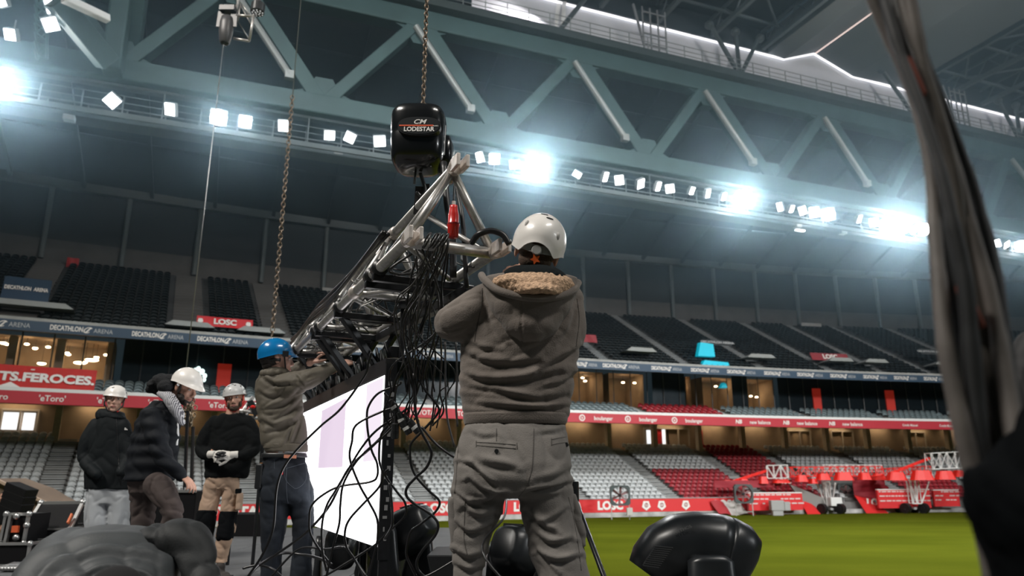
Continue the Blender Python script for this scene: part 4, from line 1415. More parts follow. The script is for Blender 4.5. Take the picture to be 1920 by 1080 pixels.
for i, (px, py, an, lb) in enumerate([(738, 762, 35, 'black plug with a white band nearest the top of the screen edge'), (761, 801, 30, 'black plug with a white band, middle one of the hanging cluster'), (776, 800, 40, 'black plug with a white band, rightmost of the hanging cluster'), (741, 808, 0, 'black plug hanging straight down, lowest left of the cluster'), (752, 786, 20, 'black plug half hidden in the middle of the cable tangle')]):
    cc = at(px, py, 3.3)
    d = V((math.sin(math.radians(an)), .1, -math.cos(math.radians(an))))
    t = empty('cable_plug', cc, lb, 'plug', 'hanging plugs')
    mb = MB(); mb.tube([cc - d * .035, cc - d * .03, cc + d * .03, cc + d * .035], [.009, .0165, .0165, .013], 12); mb.build('body', BLACK, t, smooth=False)
    mb = MB(); mb.tube([cc - d * .002, cc + d * .012], .0172, 12); mb.build('label_band', WL if i != 3 else BLACKM, t)
    mb = MB(); mb.tube([cc - d * .075, cc - d * .03], [.005, .009], 8); mb.build('strain_relief', RUBBER, t)

# ------------------------------------------------------------------ hanging wires, far fly truss with moving heads
def vwire(px, py0, py1, d, r, name, label, cat='wire', m=STEEL):
    a = at(px, py1, d)
    b_ = at(px, py0, d)
    mb = MB(); mb.tube([a, (a.x, a.y, b_.z)], r, 6)
    return tag(mb.build(name, m, smooth=True), label, cat)


vwire(348, 84, 700, 14, .010, 'steel_wire', 'thin steel wire hanging from the far moving light down to the chain bag')
a = at(510, 630, 12)
b_ = at(510, 180, 12)
mb = MB(); mb.tube([(a.x, a.y, b_.z - .03), (a.x, a.y, 21.0)], .008, 6); tag(mb.build('steel_wire', STEEL, smooth=True), 'thin wire above the long rusty chain left of the truss', 'wire')
tag(chain((a.x, a.y, a.z), (a.x, a.y, b_.z), .055, .009, 'hanging_chain', CHM), 'thin rusty chain hanging behind the blue helmet', 'chain')
D5 = 14
t = empty('moving_light', at(428, 45, D5), 'long grey moving light hanging head down on the far fly truss', 'stage light')
GREYH = mat('grey_head', (.07, .07, .072), .4)
k5 = mpp(D5, 45)
hc = at(424, 55, D5)
mb = MB(); mb.rings([[hc + V((x, y, z_ * k5)) for x, y in srr(r_ * k5, r_ * k5, 20, 2.4)] for z_, r_ in ((-30, 7), (-28, 9), (-5, 12), (12, 12), (25, 10), (28, 6))]); mb.build('head', GREYH, t, smooth=True)
mb = MB(); mb.ell(hc + V((0, 0, -29 * k5)), (8 * k5, 8 * k5, 4 * k5), 14, 6); mb.build('lens', GBLACK, t, smooth=True)
for s2 in (-1, 1):
    mb = MB(); mb.beam(hc + V((s2 * 13 * k5, 0, 5 * k5)), hc + V((s2 * 12 * k5, 0, 38 * k5)), 3 * k5, 12 * k5); mb.build('yoke_arm', BLACK, t)
mb = MB(); mb.box(hc + V((0, 0, 42 * k5)), (28 * k5, 18 * k5, 10 * k5)); mb.build('base', BLACK, t)
t = empty('wash_light', at(484, 15, D5), 'round black wash light with many small lenses on the far fly truss', 'stage light')
wc = at(484, 14, D5)
mb = MB(); mb.tube([wc + V((0, -.02, -.14)), wc + V((0, 0, .08)), wc + V((0, 0, .13))], [.15, .15, .09], 20); mb.build('head', BLACK, t, smooth=False)
mb = MB()
for k in range(14):
    a_ = 2 * math.pi * k / 9 if k < 9 else 2 * math.pi * (k - 9) / 5
    r_ = .11 if k < 9 else .05
    mb.ell(wc + V((r_ * math.cos(a_), r_ * math.sin(a_), -.145)), (.018, .018, .01), 8, 5)
mb.build('lens_cells', mat('lens_cell', (.5, .5, .5), .2, emit=(1, 1, 1), estr=.5), t, smooth=True)
mb = MB(); mb.tube([wc + V((0, 0, .1)), wc + V((0, 0, .4))], .04, 10); mb.build('mount', GREYH, t)
t = empty('fly_truss', at(455, 30, D5 + .2), 'small square fly truss hanging far up at the top left of the hoist', 'truss')
c4 = [(448, -25), (474, -25), (475, 76), (437, 73)]
P4 = [at(448, -40, D5 + .1), at(478, -40, D5 + .1), at(467, 77, D5 + .1), at(438, 72, D5 + .1)]
mb = MB()
mb.tube([P4[0], at(444, 30, D5 + .1)], .022, 6); mb.tube([at(476, 28, D5), P4[2]], .03, 6); mb.tube([P4[3], P4[2]], .03, 6); mb.tube([at(443, 29, D5), at(472, 30, D5)], .03, 6)
for a_, b2 in (((451, 10), (474, 52)), ((445, 38), (466, 72)), ((455, -20), (440, 20)), ((451, 8), (446, 40)), ((446, 12), (452, -30)), ((470, 30), (451, 5)), ((437, 20), (455, -10))):
    mb.tube([at(*a_, D5 + .2), at(*b2, D5 + .2)], .014, 6)
mb.build('lattice', ALU, t, smooth=True)
mb = MB(); mb.box(at(435, -12, D5 + .1), (.5, .1, .1)); mb.build('hanging_bar', ALU, t)

# ------------------------------------------------------------------ moving lights on the stage
PL = mat('moulded_black', (0.014, 0.016, 0.018), .33, var=.2, vscale=10, spec=.5)


def rot_of(yaw, pitch, roll=0):
    return Matrix.Rotation(yaw, 3, 'Z') @ Matrix.Rotation(pitch, 3, 'X') @ Matrix.Rotation(roll, 3, 'Y')


def moving_head(p, size, yaw, tilt, label, txt=None):
    # p = floor point; size = overall height
    s = size / .8
    t = empty('moving_head_light', p, label, 'stage light')
    Rz = Matrix.Rotation(yaw, 3, 'Z')
    mb = MB(); mb.rings([[p + Rz @ V((x, y, z_ * s)) for x, y in srr(.21 * s * k_, .19 * s * k_, 28, 5)] for z_, k_ in ((0.01, .95), (.02, 1), (.13, 1), (.15, .9))]); mb.build('base', PL, t, smooth=False)
    mb = MB(); mb.tube([p + V((0, 0, .15 * s)), p + V((0, 0, .19 * s))], .12 * s, 24); mb.build('swivel', PL, t)
    for sg in (-1, 1):
        mb = MB()
        rg = []
        for z_, wx, wy in ((.17, .05, .15), (.22, .05, .17), (.40, .035, .12), (.60, .035, .09), (.66, .03, .06)):
            rg.append([p + Rz @ V((sg * .215 * s + x, y, z_ * s)) for x, y in srr(wx * s, wy * s, 20, 4)])
        mb.rings(rg)
        a = mb.build('yoke_arm', PL, t, smooth=True)
        if txt and sg == 1:
            lt = MB(); cen = p + Rz @ V((.0 * s, -.0, .36 * s)) 
            put_text(lt, txt, p + Rz @ V((.215 * s, -.135 * s, .36 * s)), V((0, 0, 1)), Rz @ V((-1, 0, 0)), .028 * s, bold=.01)
            lt.build('lettering', mat('grey_print', (.55, .55, .55), .5), a)
    hc = p + V((0, 0, .56 * s))
    Rh = Rz @ Matrix.Rotation(tilt, 3, 'X')
    prof = [(-.27, .07, .09, .0), (-.26, .10, .11, .0), (-.20, .135, .14, .0), (-.08, .16, .165, .005), (.03, .165, .17, .01), (.10, .155, .165, .01), (.17, .14, .145, 0), (.25, .128, .132, 0), (.27, .12, .12, 0)]
    mb = MB(); mb.rings([[hc + Rh @ V((x, d_ * s, y + o_)) for x, y in srr(a_ * s, b2 * s, 32, 2.9)] for d_, a_, b2, o_ in prof]); mb.build('head', PL, t, smooth=True)
    mb = MB(); mb.tube([hc + Rh @ V((0, .265 * s, 0)), hc + Rh @ V((0, .285 * s, 0))], .115 * s, 28); mb.build('lens', GBLACK, t)
    mb = MB()
    for k in range(9):
        mb.obox(hc + Rh @ V((-.0 * s, (-.22 + .014 * k) * s, (.128 + .004 * k) * s)), Rh @ V((.07 * s, 0, 0)), Rh @ V((0, .003 * s, 0)), Rh @ V((0, 0, .012 * s)))
    mb.build('vent_grille', BLACK, t)
    return t


moving_head(V((at(757, 1000, 5.4).x, 5.4, 0)), .74, math.radians(60), math.radians(-30), 'black moving light standing behind the lower corner of the screen', 'MYTHOS')
moving_head(V((at(985, 1000, 4.9).x, 4.9, -.15)), .80, math.radians(-35), math.radians(-25), 'black moving light seen between the legs of the grey trousers', 'MYTHOS')
moving_head(V((at(640, 1040, 5.6).x, 5.6, 0)), .60, math.radians(10), math.radians(20), 'black moving light low under the middle of the screen')
moving_head(V((at(690, 1050, 5.0).x - .1, 6.2, 0)), .62, math.radians(-20), math.radians(-20), 'black moving light low under the right part of the screen')
# the big near one on the right, built larger with its ribbed grille
BD = 2.75
t = empty('moving_head_light', V((at(1310, 1040, BD).x, BD, 0)), 'big glossy black moving light close by on the right, with a ribbed vent', 'stage light')
kb = mpp(BD, 1020)
axis = [(1212, 1066, 36, 46), (1222, 1050, 44, 50), (1245, 1030, 54, 60), (1275, 1018, 60, 66), (1305, 1016, 62, 68), (1335, 1022, 66, 70), (1352, 1027, 67, 70)]
mb = MB(); ctrs = [at(x, y + 8, BD) for x, y, a_, b2 in axis]
rg = []
for i, (x, y, a_, b2) in enumerate(axis):
    d = (ctrs[min(i + 1, 6)] - ctrs[max(i - 1, 0)]).normalized()
    u = V((0, 1, 0)); v_ = d.cross(u).normalized()
    if v_.z < 0:
        v_ = -v_
    rg.append([ctrs[i] + u * (px_ * kb * b2) + v_ * (py_ * kb * a_) for px_, py_ in srr(1, 1, 40, 2.6)])
mb.rings(rg); mb.build('head', PL, t, smooth=True)
ax2 = [(1350, 1027, 66, 70), (1356, 1029, 68, 71), (1376, 1038, 66, 68), (1392, 1049, 56, 60), (1398, 1053, 40, 50)]
mb = MB(); ctrs = [at(x, y + 8, BD) for x, y, a_, b2 in ax2]; rg = []
for i, (x, y, a_, b2) in enumerate(ax2):
    d = (ctrs[min(i + 1, 4)] - ctrs[max(i - 1, 0)]).normalized()
    u = V((0, 1, 0)); v_ = d.cross(u).normalized()
    if v_.z < 0:
        v_ = -v_
    rg.append([ctrs[i] + u * (px_ * kb * b2) + v_ * (py_ * kb * a_) for px_, py_ in srr(1, 1, 40, 2.6)])
mb.rings(rg); mb.build('front_hood', PL, t, smooth=True)
mb = MB()
g0, g1, g2, g3 = at(1229, 1024, BD - .145), at(1262, 1027, BD - .165), at(1236, 1064, BD - .15), at(1206, 1060, BD - .135)
for k in range(11):
    f = k / 10
    a_, b2 = g0.lerp(g3, f), g1.lerp(g2, f)
    mb.beam(a_, b2, .003, .003)
mb.build('vent_grille', mat('grille_grey', (.03, .032, .034), .5), t)
mb = MB(); mb.rings([[p for p in (g0, g1, g2, g3)], [p + V((0, .02, 0)) for p in (g0, g1, g2, g3)]]); mb.build('vent_recess', BLACK, t)
mb = MB(); lc = at(1335, 1090, BD - .16)
mb.rings([[V((lc.x + x, lc.y + y, z_)) for x, y in srr(.085 * k_, .04, 28, 3)] for z_, k_ in ((.22, 1), (.40, 1), (at(1335, 1052, BD - .16).z, .9), (at(1335, 1042, BD - .16).z, .6))])
mb.build('yoke_arm', PL, t, smooth=True)
mb = MB(); mb.rings([[V((lc.x + x - .05, lc.y + .16 + y, z_)) for x, y in srr(.22, .2, 28, 5)] for z_ in (.01, .2)]); mb.build('base', PL, t, bevel=.01)
mb = MB(); put_text(mb, 'MYTHOS', at(1280, 993, BD - .125), V((.93, -.1, .36)), V((-.3, .55, .75)), .012, bold=.0); mb.build('lettering', BLACK, t)
# wedge box, tripod pole
wx = at(835, 1055, 3.9)
mb = MB(); mb.rings([[V((wx.x + a_, 3.75, z_)) for a_, z_ in ((-.08, wx.z + .05), (.16, wx.z + .05), (.16, .0), (.0, .0), (-.05, wx.z - .06))], [V((wx.x + a_, 4.2, z_)) for a_, z_ in ((-.08, wx.z + .05), (.16, wx.z + .05), (.16, .0), (.0, .0), (-.05, wx.z - .06))]])
tag(mb.build('monitor_wedge', BLACK, bevel=.006), 'black wedge shaped box standing left of the grey trousers', 'speaker')
t = empty('tripod_stand', V((at(1105, 1050, 3.2).x, 3.2, 0)), 'black tripod stand legs to the right of the grey trousers', 'stand')
top = at(1076, 930, 3.2)
for (px, py, d) in ((1134, 1085, 3.05), (1003, 1085, 3.5), (1100, 1085, 3.9)):
    e = at(px, py, d); dd = (e - top); e = top + dd * (top.z / (top.z - e.z)) * .995
    mb = MB(); mb.tube([top, e], .011, 8); mb.build('leg', BLACKM, t, smooth=True)
mb = MB(); mb.tube([top + V((0, 0, .06)), top - V((0, 0, .05))], .022, 12); mb.build('hub', BLACK, t)

# ------------------------------------------------------------------ bundle of cables close to the lens on the right
BG = [mat('sheath_%d' % i, c_, .55, var=.25, vscale=25) for i, c_ in enumerate([(.05, .047, .043), (.018, .02, .022), (.075, .066, .058), (.012, .013, .014), (.10, .088, .08)])]
L0 = [(1622, -20), (1668, 100), (1705, 200), (1735, 320), (1748, 420), (1762, 520), (1772, 640), (1790, 780), (1812, 920), (1845, 1100)]
R0 = [(1716, -20), (1742, 100), (1778, 200), (1818, 320), (1842, 420), (1866, 520), (1888, 640), (1915, 780), (1950, 920), (2000, 1100)]
for i in range(7):
    f = (i + .5) / 7
    dd = .78 + .02 * math.sin(i * 2.4)
    pts = []
    for j, (l_, r_) in enumerate(zip(L0, R0)):
        ff = f + .09 * math.sin(j * .9 + i * 1.7)
        pts.append(at(l_[0] + (r_[0] - l_[0]) * ff, l_[1], dd + .012 * math.sin(j * .7 + i)))
    wpx = [(R0[j][0] - L0[j][0]) / 7 * 1.02 * mpp(.78, 893) for j in range(10)]
    rr = []
    sp_ = smooth_path(pts, 6)
    for q in range(len(sp_)):
        rr.append(wpx[min(q // 6, 9)])
    mb = MB(); mb.tube(sp_, rr, 12)
    o = mb.build('sheathed_cable', BG[(i * 2 + 4) % 5], smooth=True)
    tag(o, ['leftmost pale grey cable of the blurred bundle on the right', 'dark cable second from the left in the blurred bundle', 'grey brown cable in the left half of the blurred bundle', 'black cable in the middle of the blurred bundle', 'dark cable right of the middle in the blurred bundle', 'grey cable second from the right in the blurred bundle', 'rightmost cable of the blurred bundle beside the frame edge'][i], 'cable', 'blurred cable bundle')
for i, (px, py) in enumerate([(1712, 148), (1818, 575)]):
    c_ = at(px, py, .768)
    mb = MB(); mb.rings([[c_ + V((x, y, 0)) + V((-.25 * z_, 0, z_)) for x, y in srr(.0055 * k_, .010, 16, 2)] for z_, k_ in ((-.024, .6), (-.018, 1), (.018, 1), (.024, .7))])
    tag(mb.build('red_tape', mat('red_brown_tape', (.17, .035, .018), .8)), ['red tape mark near the top of the blurred bundle', 'red tape mark lower down on the blurred bundle'][i], 'tape')
# ------------------------------------------------------------------ people
def remesh(mb, voxel, smooth=4, fac=0.5):
    me = mb.mesh('tmp')
    o = bpy.data.objects.new('tmp', me)
    COL.objects.link(o)
    md = o.modifiers.new('r', 'REMESH'); md.mode = 'VOXEL'; md.voxel_size = voxel; md.adaptivity = 0
    if smooth:
        m2 = o.modifiers.new('s', 'SMOOTH'); m2.factor = fac; m2.iterations = smooth
    dg = bpy.context.evaluated_depsgraph_get()
    out = bpy.data.meshes.new_from_object(o.evaluated_get(dg))
    bpy.data.objects.remove(o)
    bpy.data.meshes.remove(me)
    out.materials.clear()
    return out


def displace(me, fn):
    me.update()
    ns = [V(n.vector) for n in me.vertex_normals]
    cs = [V(v.co) for v in me.vertices]
    for v, c, n in zip(me.vertices, cs, ns):
        d = fn(c, n)
        v.co = c + n * d
    me.update()


def nz(p, sx, sy, sz, seed=0.0):
    return noise.noise(V((p.x * sx + seed, p.y * sy + seed * .7, p.z * sz - seed)))


def creases(p, sx, sy, sz, seed, sharp=3.0):
    a = nz(p, sx, sy, sz, seed)
    return -(1 - min(1, abs(a) * 2.2)) ** sharp


def fabric(me, amp, sx, sz, seed, sy=None, sharp=3.0, extra=None):
    sy = sx if sy is None else sy

    def fn(c, n):
        w_ = V((nz(c, 3, 3, 3, seed + 5), nz(c, 3, 3, 3, seed + 9), nz(c, 3, 3, 3, seed + 13))) * .12
        q = c + w_
        d = amp * (creases(q, sx, sy, sz, seed, sharp) + .5 * nz(q, sx * .6, sy * .6, sz * .6, seed + 3) + .35 * creases(q, sx * 2.1, sy * 2.1, sz * 2.1, seed + 7, sharp))
        if extra:
            d += extra(c, n)
        return d
    displace(me, fn)


def garment(name, mb, voxel, m, parent, amp=.006, sx=5, sz=9, seed=1.0, smooth=5, sharp=3.0, extra=None, sy=None):
    me = remesh(mb, voxel, smooth)
    fabric(me, amp, sx, sz, seed, sy, sharp, extra)
    me.name = name
    o = link(name, me, m, parent)
    me.shade_smooth()
    return o


def limb(mb, pts, n=16, flat=1.0, end=True):
    """pts: (px, py, depth, radius_px) -> rounded tube"""
    P = [at(p[0], p[1], p[2]) for p in pts]
    rr = [p[3] * mpp(p[2], p[1]) for p in pts]
    sp = smooth_path([(a.x, a.y, a.z) for a in P], 5)
    sr = [x.x for x in smooth_path([(r_, 0, 0) for r_ in rr], 5)]
    mb.tube(sp, sr, n)
    if end:
        for c, r_ in ((sp[0], sr[0]), (sp[-1], sr[-1])):
            mb.ell(c, (r_, r_, r_), 14, 8)
    return mb


def trunk(mb, rows, n=32, e=2.4):
    """rows: (py, xl, xr, depth, thickness ratio)"""
    rg = []
    rows = [tuple(map(float, r)) for r in rows]
    dense = []
    for i in range(len(rows) - 1):
        for k in range(3):
            t = k / 3
            dense.append([a + (b_ - a) * t for a, b_ in zip(rows[i], rows[i + 1])])
    dense.append(list(rows[-1]))
    for py, xl, xr, d, th in dense:
        a, b_ = at(xl, py, d), at(xr, py, d)
        c = (a + b_) / 2
        w_ = (b_ - a).length / 2
        rg.append([c + V((x, y, 0)) for x, y in srr(w_, w_ * th, n, e)])
    mb.rings(rg)
    return mb


SKIN = mat('skin', (0.52, 0.29, 0.21), .5, var=.06, vscale=20, spec=.4)
SKIN2 = mat('skin_pale', (0.58, 0.34, 0.26), .5, var=.06, vscale=20, spec=.4)
EYEW = mat('eye_white', (.6, .58, .56), .3)
EYED = mat('eye_dark', (.02, .015, .012), .2)
LIP = mat('lips', (.40, .15, .13), .5)
HAIR = mat('dark_hair', (.018, .013, .010), .7, var=.3, vscale=80, bump=.4, bscale=120)
BEARD = mat('brown_beard', (.055, .032, .020), .8, var=.4, vscale=90, bump=.5, bscale=140)


def head_shapes(mb, c, Rm, s=1.0, wide=1.0):
    def e(p, r):
        mb.ell(c + Rm @ (V(p) * s), [x * s for x in r], 20, 14, rot=Rm)
    e((0, -.012, .032), (.076 * wide, .096, .084))
    e((0, .022, -.028), (.060 * wide, .068, .070))
    e((0, .034, -.066), (.046 * wide, .052, .040))
    e((0, .066, -.100), (.022, .020, .017))
    e((0, .076, .026), (.046, .016, .010))
    e((.036, .060, -.026), (.022, .022, .020)); e((-.036, .060, -.026), (.022, .022, .020))
    e((0, .080, -.066), (.026, .014, .016))
    mb.tube([c + Rm @ (V(q) * s) for q in ((0, .082, .018), (0, .094, -.006), (0, .108, -.034))], [.006 * s, .0085 * s, .012 * s], 10)
    e((0, .100, -.038), (.017, .014, .010))
    for sg in (-1, 1):
        e((sg * .077 * wide, -.008, -.010), (.008, .018, .030))
        e((sg * .080 * wide, -.012, .008), (.008, .016, .014))


def face_bits(parent, c, Rm, s=1.0):
    mb = MB()
    for sg in (-1, 1):
        mb.ell(c + Rm @ (V((sg * .030, .078, .004)) * s), (.0125 * s, .008 * s, .0065 * s), 12, 8, rot=Rm)
    mb.build('eyes', EYEW, parent, smooth=True)
    mb = MB()
    for sg in (-1, 1):
        mb.ell(c + Rm @ (V((sg * .030, .0845, .004)) * s), (.0055 * s, .003 * s, .0055 * s), 10, 6, rot=Rm)
    mb.build('irises', EYED, parent, smooth=True)
    mb = MB()
    for sg in (-1, 1):
        mb.tube([c + Rm @ (V(q) * s) for q in ((sg * .014, .090, .020), (sg * .030, .090, .025), (sg * .048, .080, .019))], [.002 * s, .003 * s, .0015 * s], 6)
    mb.build('eyebrows', HAIR, parent, smooth=True)
    mb = MB()
    mb.tube([c + Rm @ (V(q) * s) for q in ((-.024, .083, -.068), (-.010, .0925, -.064), (0, .0935, -.066), (.010, .0925, -.064), (.024, .083, -.068))], [.002 * s, .004 * s, .004 * s, .004 * s, .002 * s], 8)
    mb.tube([c + Rm @ (V(q) * s) for q in ((-.020, .083, -.071), (0, .0925, -.075), (.020, .083, -.071))], [.002 * s, .0048 * s, .002 * s], 8)
    mb.build('lips', LIP, parent, smooth=True)


def hand_shapes(mb, w_, dirv, nrm, side, s=1.0, curl=.5, spread=.12, only=None):
    """wrist, direction of the fingers, back-of-hand normal, side (+1 thumb towards dir x nrm)"""
    d = V(dirv).normalized(); n = (V(nrm) - d * V(nrm).dot(d)).normalized(); x = d.cross(n) * side
    Rm = Matrix((x, d, n)).transposed()
    w_ = V(w_)
    mb.ell(w_ + d * .045 * s, (.041 * s, .052 * s, .016 * s), 16, 10, rot=Rm)
    mb.ell(w_ + d * .075 * s, (.042 * s, .022 * s, .013 * s), 16, 8, rot=Rm)
    mb.ell(w_ + d * .035 * s + x * .026 * s - n * .006 * s, (.018 * s, .034 * s, .015 * s), 12, 8, rot=Rm)
    for i, (ox, L, r_) in enumerate(((.031, .072, .0088), (.011, .080, .009), (-.010, .074, .0088), (-.030, .058, .0078))):
        p = w_ + d * (.085 - .004 * abs(i - 1.2)) * s + x * ox * s
        an = curl * (.5 + .12 * i)
        dd = (d + x * spread * (1.3 - i) * .6).normalized()
        pts = [p - d * .015 * s, p]
        for k, seg in enumerate((.45, .32, .25)):
            ang = an * (k + .6)
            v_ = dd * math.cos(ang) - n * math.sin(ang)
            p = p + v_ * L * seg * s
            pts.append(p)
        mb.tube(pts, [r_ * s * q for q in (1.05, 1.1, 1, .92, .78)], 10)
        mb.ell(pts[-1], (r_ * .78 * s,) * 3, 8, 6)
    p = w_ + d * .03 * s + x * .034 * s - n * .006 * s
    pts = [p - x * .01 * s]
    v0 = (d * .65 + x * .7 - n * .25).normalized()
    v1 = (d * .9 + x * .25 - n * .45).normalized()
    pts += [p, p + v0 * .032 * s, p + v0 * .032 * s + v1 * .030 * s, p + v0 * .032 * s + v1 * .052 * s]
    mb.tube(pts, [.014 * s, .0135 * s, .0115 * s, .0105 * s, .0085 * s], 10)
    mb.ell(pts[-1], (.0085 * s,) * 3, 8, 6)


def helmet(parent, c, Rm, sx, sy, sz, m, rim=None, vents=(), brim=0.0, name='helmet', back=0.0, thick=.006):
    """open shell; rim(theta) gives the lower edge height in units of sz (negative = lower). theta=0 is the front (+y)"""
    rim = rim or (lambda t: 0.0)
    N, M = 48, 14
    outer, inner = [], []
    for i in range(M + 1):
        ro, ri = [], []
        for k in range(N):
            t = 2 * math.pi * k / N
            z0 = rim(t)
            ph = (math.pi / 2 - math.asin(max(-.9, min(.9, z0)))) * (1 - i / M) + 0.001
            r_ = math.sin(ph)
            flare = 1 + (.04 if i == 0 else 0)
            b_ = brim * max(0, math.cos(t)) ** 2 * (1.0 if i == 0 else .35 if i == 1 else 0)
            x, y, z = sx * r_ * math.sin(t) * flare, sy * r_ * math.cos(t) * flare + b_, sz * math.cos(ph) - (.25 * b_)
            ro.append(c + Rm @ V((x, y, z)))
            q = 1 - thick / sx
            ri.append(c + Rm @ V((x * q, y * q, z * q - .001)))
        outer.append(ro)
        inner.append(ri)
    mb = MB()
    mb.rings(outer, cap=False)
    mb.rings(inner[::-1], cap=False)
    n0 = 0
    mb.rings([inner[0], outer[0]], cap=False)
    mb.add(outer[-1], [tuple(range(N))])
    o = mb.build(name, m, parent, smooth=True)
    vm = MB()
    for (th, el, a_, b2, rt) in vents:
        t, e_ = math.radians(th), math.radians(el)
        p = V((sx * math.cos(e_) * math.sin(t), sy * math.cos(e_) * math.cos(t), sz * math.sin(e_)))
        nn = V((p.x / sx ** 2, p.y / sy ** 2, p.z / sz ** 2)).normalized()
        u = nn.cross(V((0, 0, 1))).normalized(); v_ = u.cross(nn) * -1
        ca, sa = math.cos(math.radians(rt)), math.sin(math.radians(rt))
        u, v_ = u * ca + v_ * sa, v_ * ca - u * sa
        vm.rings([[c + Rm @ (p + nn * h + u * a_ * math.cos(q) + v_ * b2 * math.sin(q)) for q in [2 * math.pi * k / 10 for k in range(10)]] for h in (-.004, .0015)])
    if vents:
        vm.build('vent', BLACK, o)
    return o


def euler(yaw, pitch=0, roll=0):
    """yaw: 0 looks away from the camera (+y), 180 towards it; pitch down negative; roll"""
    return (Matrix.Rotation(math.radians(yaw), 3, 'Z') @ Matrix.Rotation(math.radians(pitch), 3, 'X') @ Matrix.Rotation(math.radians(roll), 3, 'Y'))


def tuck(P, exposed=(), gap=.010, reach=.09):
    """pull the body in wherever it would show through the clothes; exposed: (centre, radius) left alone"""
    from mathutils.bvhtree import BVHTree
    body = [o for o in P.children if o.name.startswith('body')][0]
    trees = []

    def walk(o):
        for c_ in o.children:
            if c_.type == 'MESH' and c_ is not body and c_.name.split('.')[0] in CLOTH:
                off = wloc(c_)
                me_ = c_.data
                trees.append(BVHTree.FromPolygons([v.co + off for v in me_.vertices], [tuple(q.vertices) for q in me_.polygons]))
            walk(c_)
    walk(P)
    off = wloc(body)
    for v in body.data.vertices:
        w_ = v.co + off
        if any((w_ - c_).length < r_ for c_, r_ in exposed):
            continue
        best = None
        for t in trees:
            loc, n, i, d = t.find_nearest(w_, reach)
            if loc is None:
                continue
            sd = (w_ - loc).dot(n)
            if sd < -gap:
                best = None
                break
            if best is None or sd < best[0]:
                best = (sd, loc, n)
        if best:
            v.co = best[1] - best[2] * gap - off
    body.data.update()


CLOTH = {'hoodie', 'trousers', 'jacket', 'parka', 'sweatpants', 'jeans', 'boot', 'shoe', 'bent_leg', 'black_hood', 'glove', 'neck_hood', 'collar', 'collar_hood', 'fur_hood'}


def person(base, label):
    t = empty('person', base, label, 'person')
    return t


def finish_body(mb, parent, m, voxel=.006):
    me = remesh(mb, voxel, 3)
    o = link('body', me, m, parent)
    me.shade_smooth()
    return o


HW = mat('helmet_white', (.82, .79, .75), .32, spec=.5, coat=.25)


# ---------- the man in the brown hoodie, back to us
D = 2.62
PB = V((at(965, 900, D).x, D, 0))
P5 = person(PB, 'person from behind in brown hoodie, grey cargo trousers and white helmet')
# body
mb = MB()
HR = euler(-2, 10, 15)
hcn = at(1007, 474, D - .02)
head_shapes(mb, hcn, HR, 1.0, 1.0)
mb.tube([hcn + HR @ V((0, -.02, -.05)), at(1000, 515, D - .01), at(995, 560, D)], [.062, .062, .075], 20)
trunk(mb, [(535, 930, 1060, D, .5), (580, 905, 1065, D, .6), (680, 895, 1040, D, .62), (780, 895, 1040, D, .6), (870, 890, 1035, D, .65), (925, 885, 1040, D, .6)])
limb(mb, [(930, 560, D, 26), (885, 585, D - .03, 25), (848, 608, D + .0, 20), (890, 585, D + .14, 17), (945, 530, D + .27, 13)])
limb(mb, [(1050, 570, D, 24), (1062, 600, D, 22), (1064, 630, D + .02, 18), (1030, 590, D + .20, 15), (985, 525, D + .28, 12)])
for xx, k1, k2 in ((905, 888, 876), (1018, 1038, 1059)):
    limb(mb, [(xx, 925, D, 32), (k1, 1010, D, 26), ((k1 + k2) / 2 + (10 if k2 > 960 else -8), 1090, D, 22), (k2, 1240, D, 18)])
    ank = at(k2, 1280, D)
    mb.tube([ank + V((0, 0, .0)), V((ank.x, D, .06))], [.045, .04], 12)
wl = at(945, 530, D + .27)
hand_shapes(mb, wl, V((.1, .5, .8)), V((-.8, -.5, .3)), -1, 1.0, 1.2)
wr = at(985, 525, D + .28)
hand_shapes(mb, wr, V((-.1, .6, .7)), V((.8, -.5, 0)), 1, 1.0, 1.2)
finish_body(mb, P5, SKIN, .0065)
# cropped hair
mb = MB(); mb.ell(hcn + HR @ V((0, -.018, .028)), (.0785, .098, .084), 24, 16, rot=HR); mb.ell(hcn + HR @ V((0, -.048, -.035)), (.062, .058, .048), 20, 12, rot=HR)
mb.build('hair', mat('cropped_brown_hair', (.085, .052, .035), .85, var=.3, vscale=120, bump=.4, bscale=200), P5, smooth=True)
# helmet: extends low at both sides, arch at the nape
hm = hcn + HR @ V((0, -.012, .030))


def rim5(t):
    back = math.cos(t - math.pi)          # 1 at nape
    s_ = abs(math.sin(t))
    if back > 0:
        return -.12 - .42 * min(1, (1.0 - back) * 3.2) * (1 - .65 * max(0, s_ - .6) / .4)
    return -.20 * s_ - .02
HB = helmet(P5, hm + HR @ V((0, 0, .004)), HR, .101, .124, .116, HW, rim5, vents=[(188, 62, .014, .005, 0), (165, 50, .014, .005, 0)], thick=.007, name='helmet')
mb = MB()
for th, el in ((222, 26), (140, 16)):
    t, e_ = math.radians(th), math.radians(el)
    p = V((.0985 * math.cos(e_) * math.sin(t), .1225 * math.cos(e_) * math.cos(t), .118 * math.sin(e_)))
    mb.ell(hm + HR @ p, (.008, .008, .016), 10, 8, rot=HR)
mb.build('clip', mat('clip_grey', (.5, .48, .46), .4), HB, smooth=True)
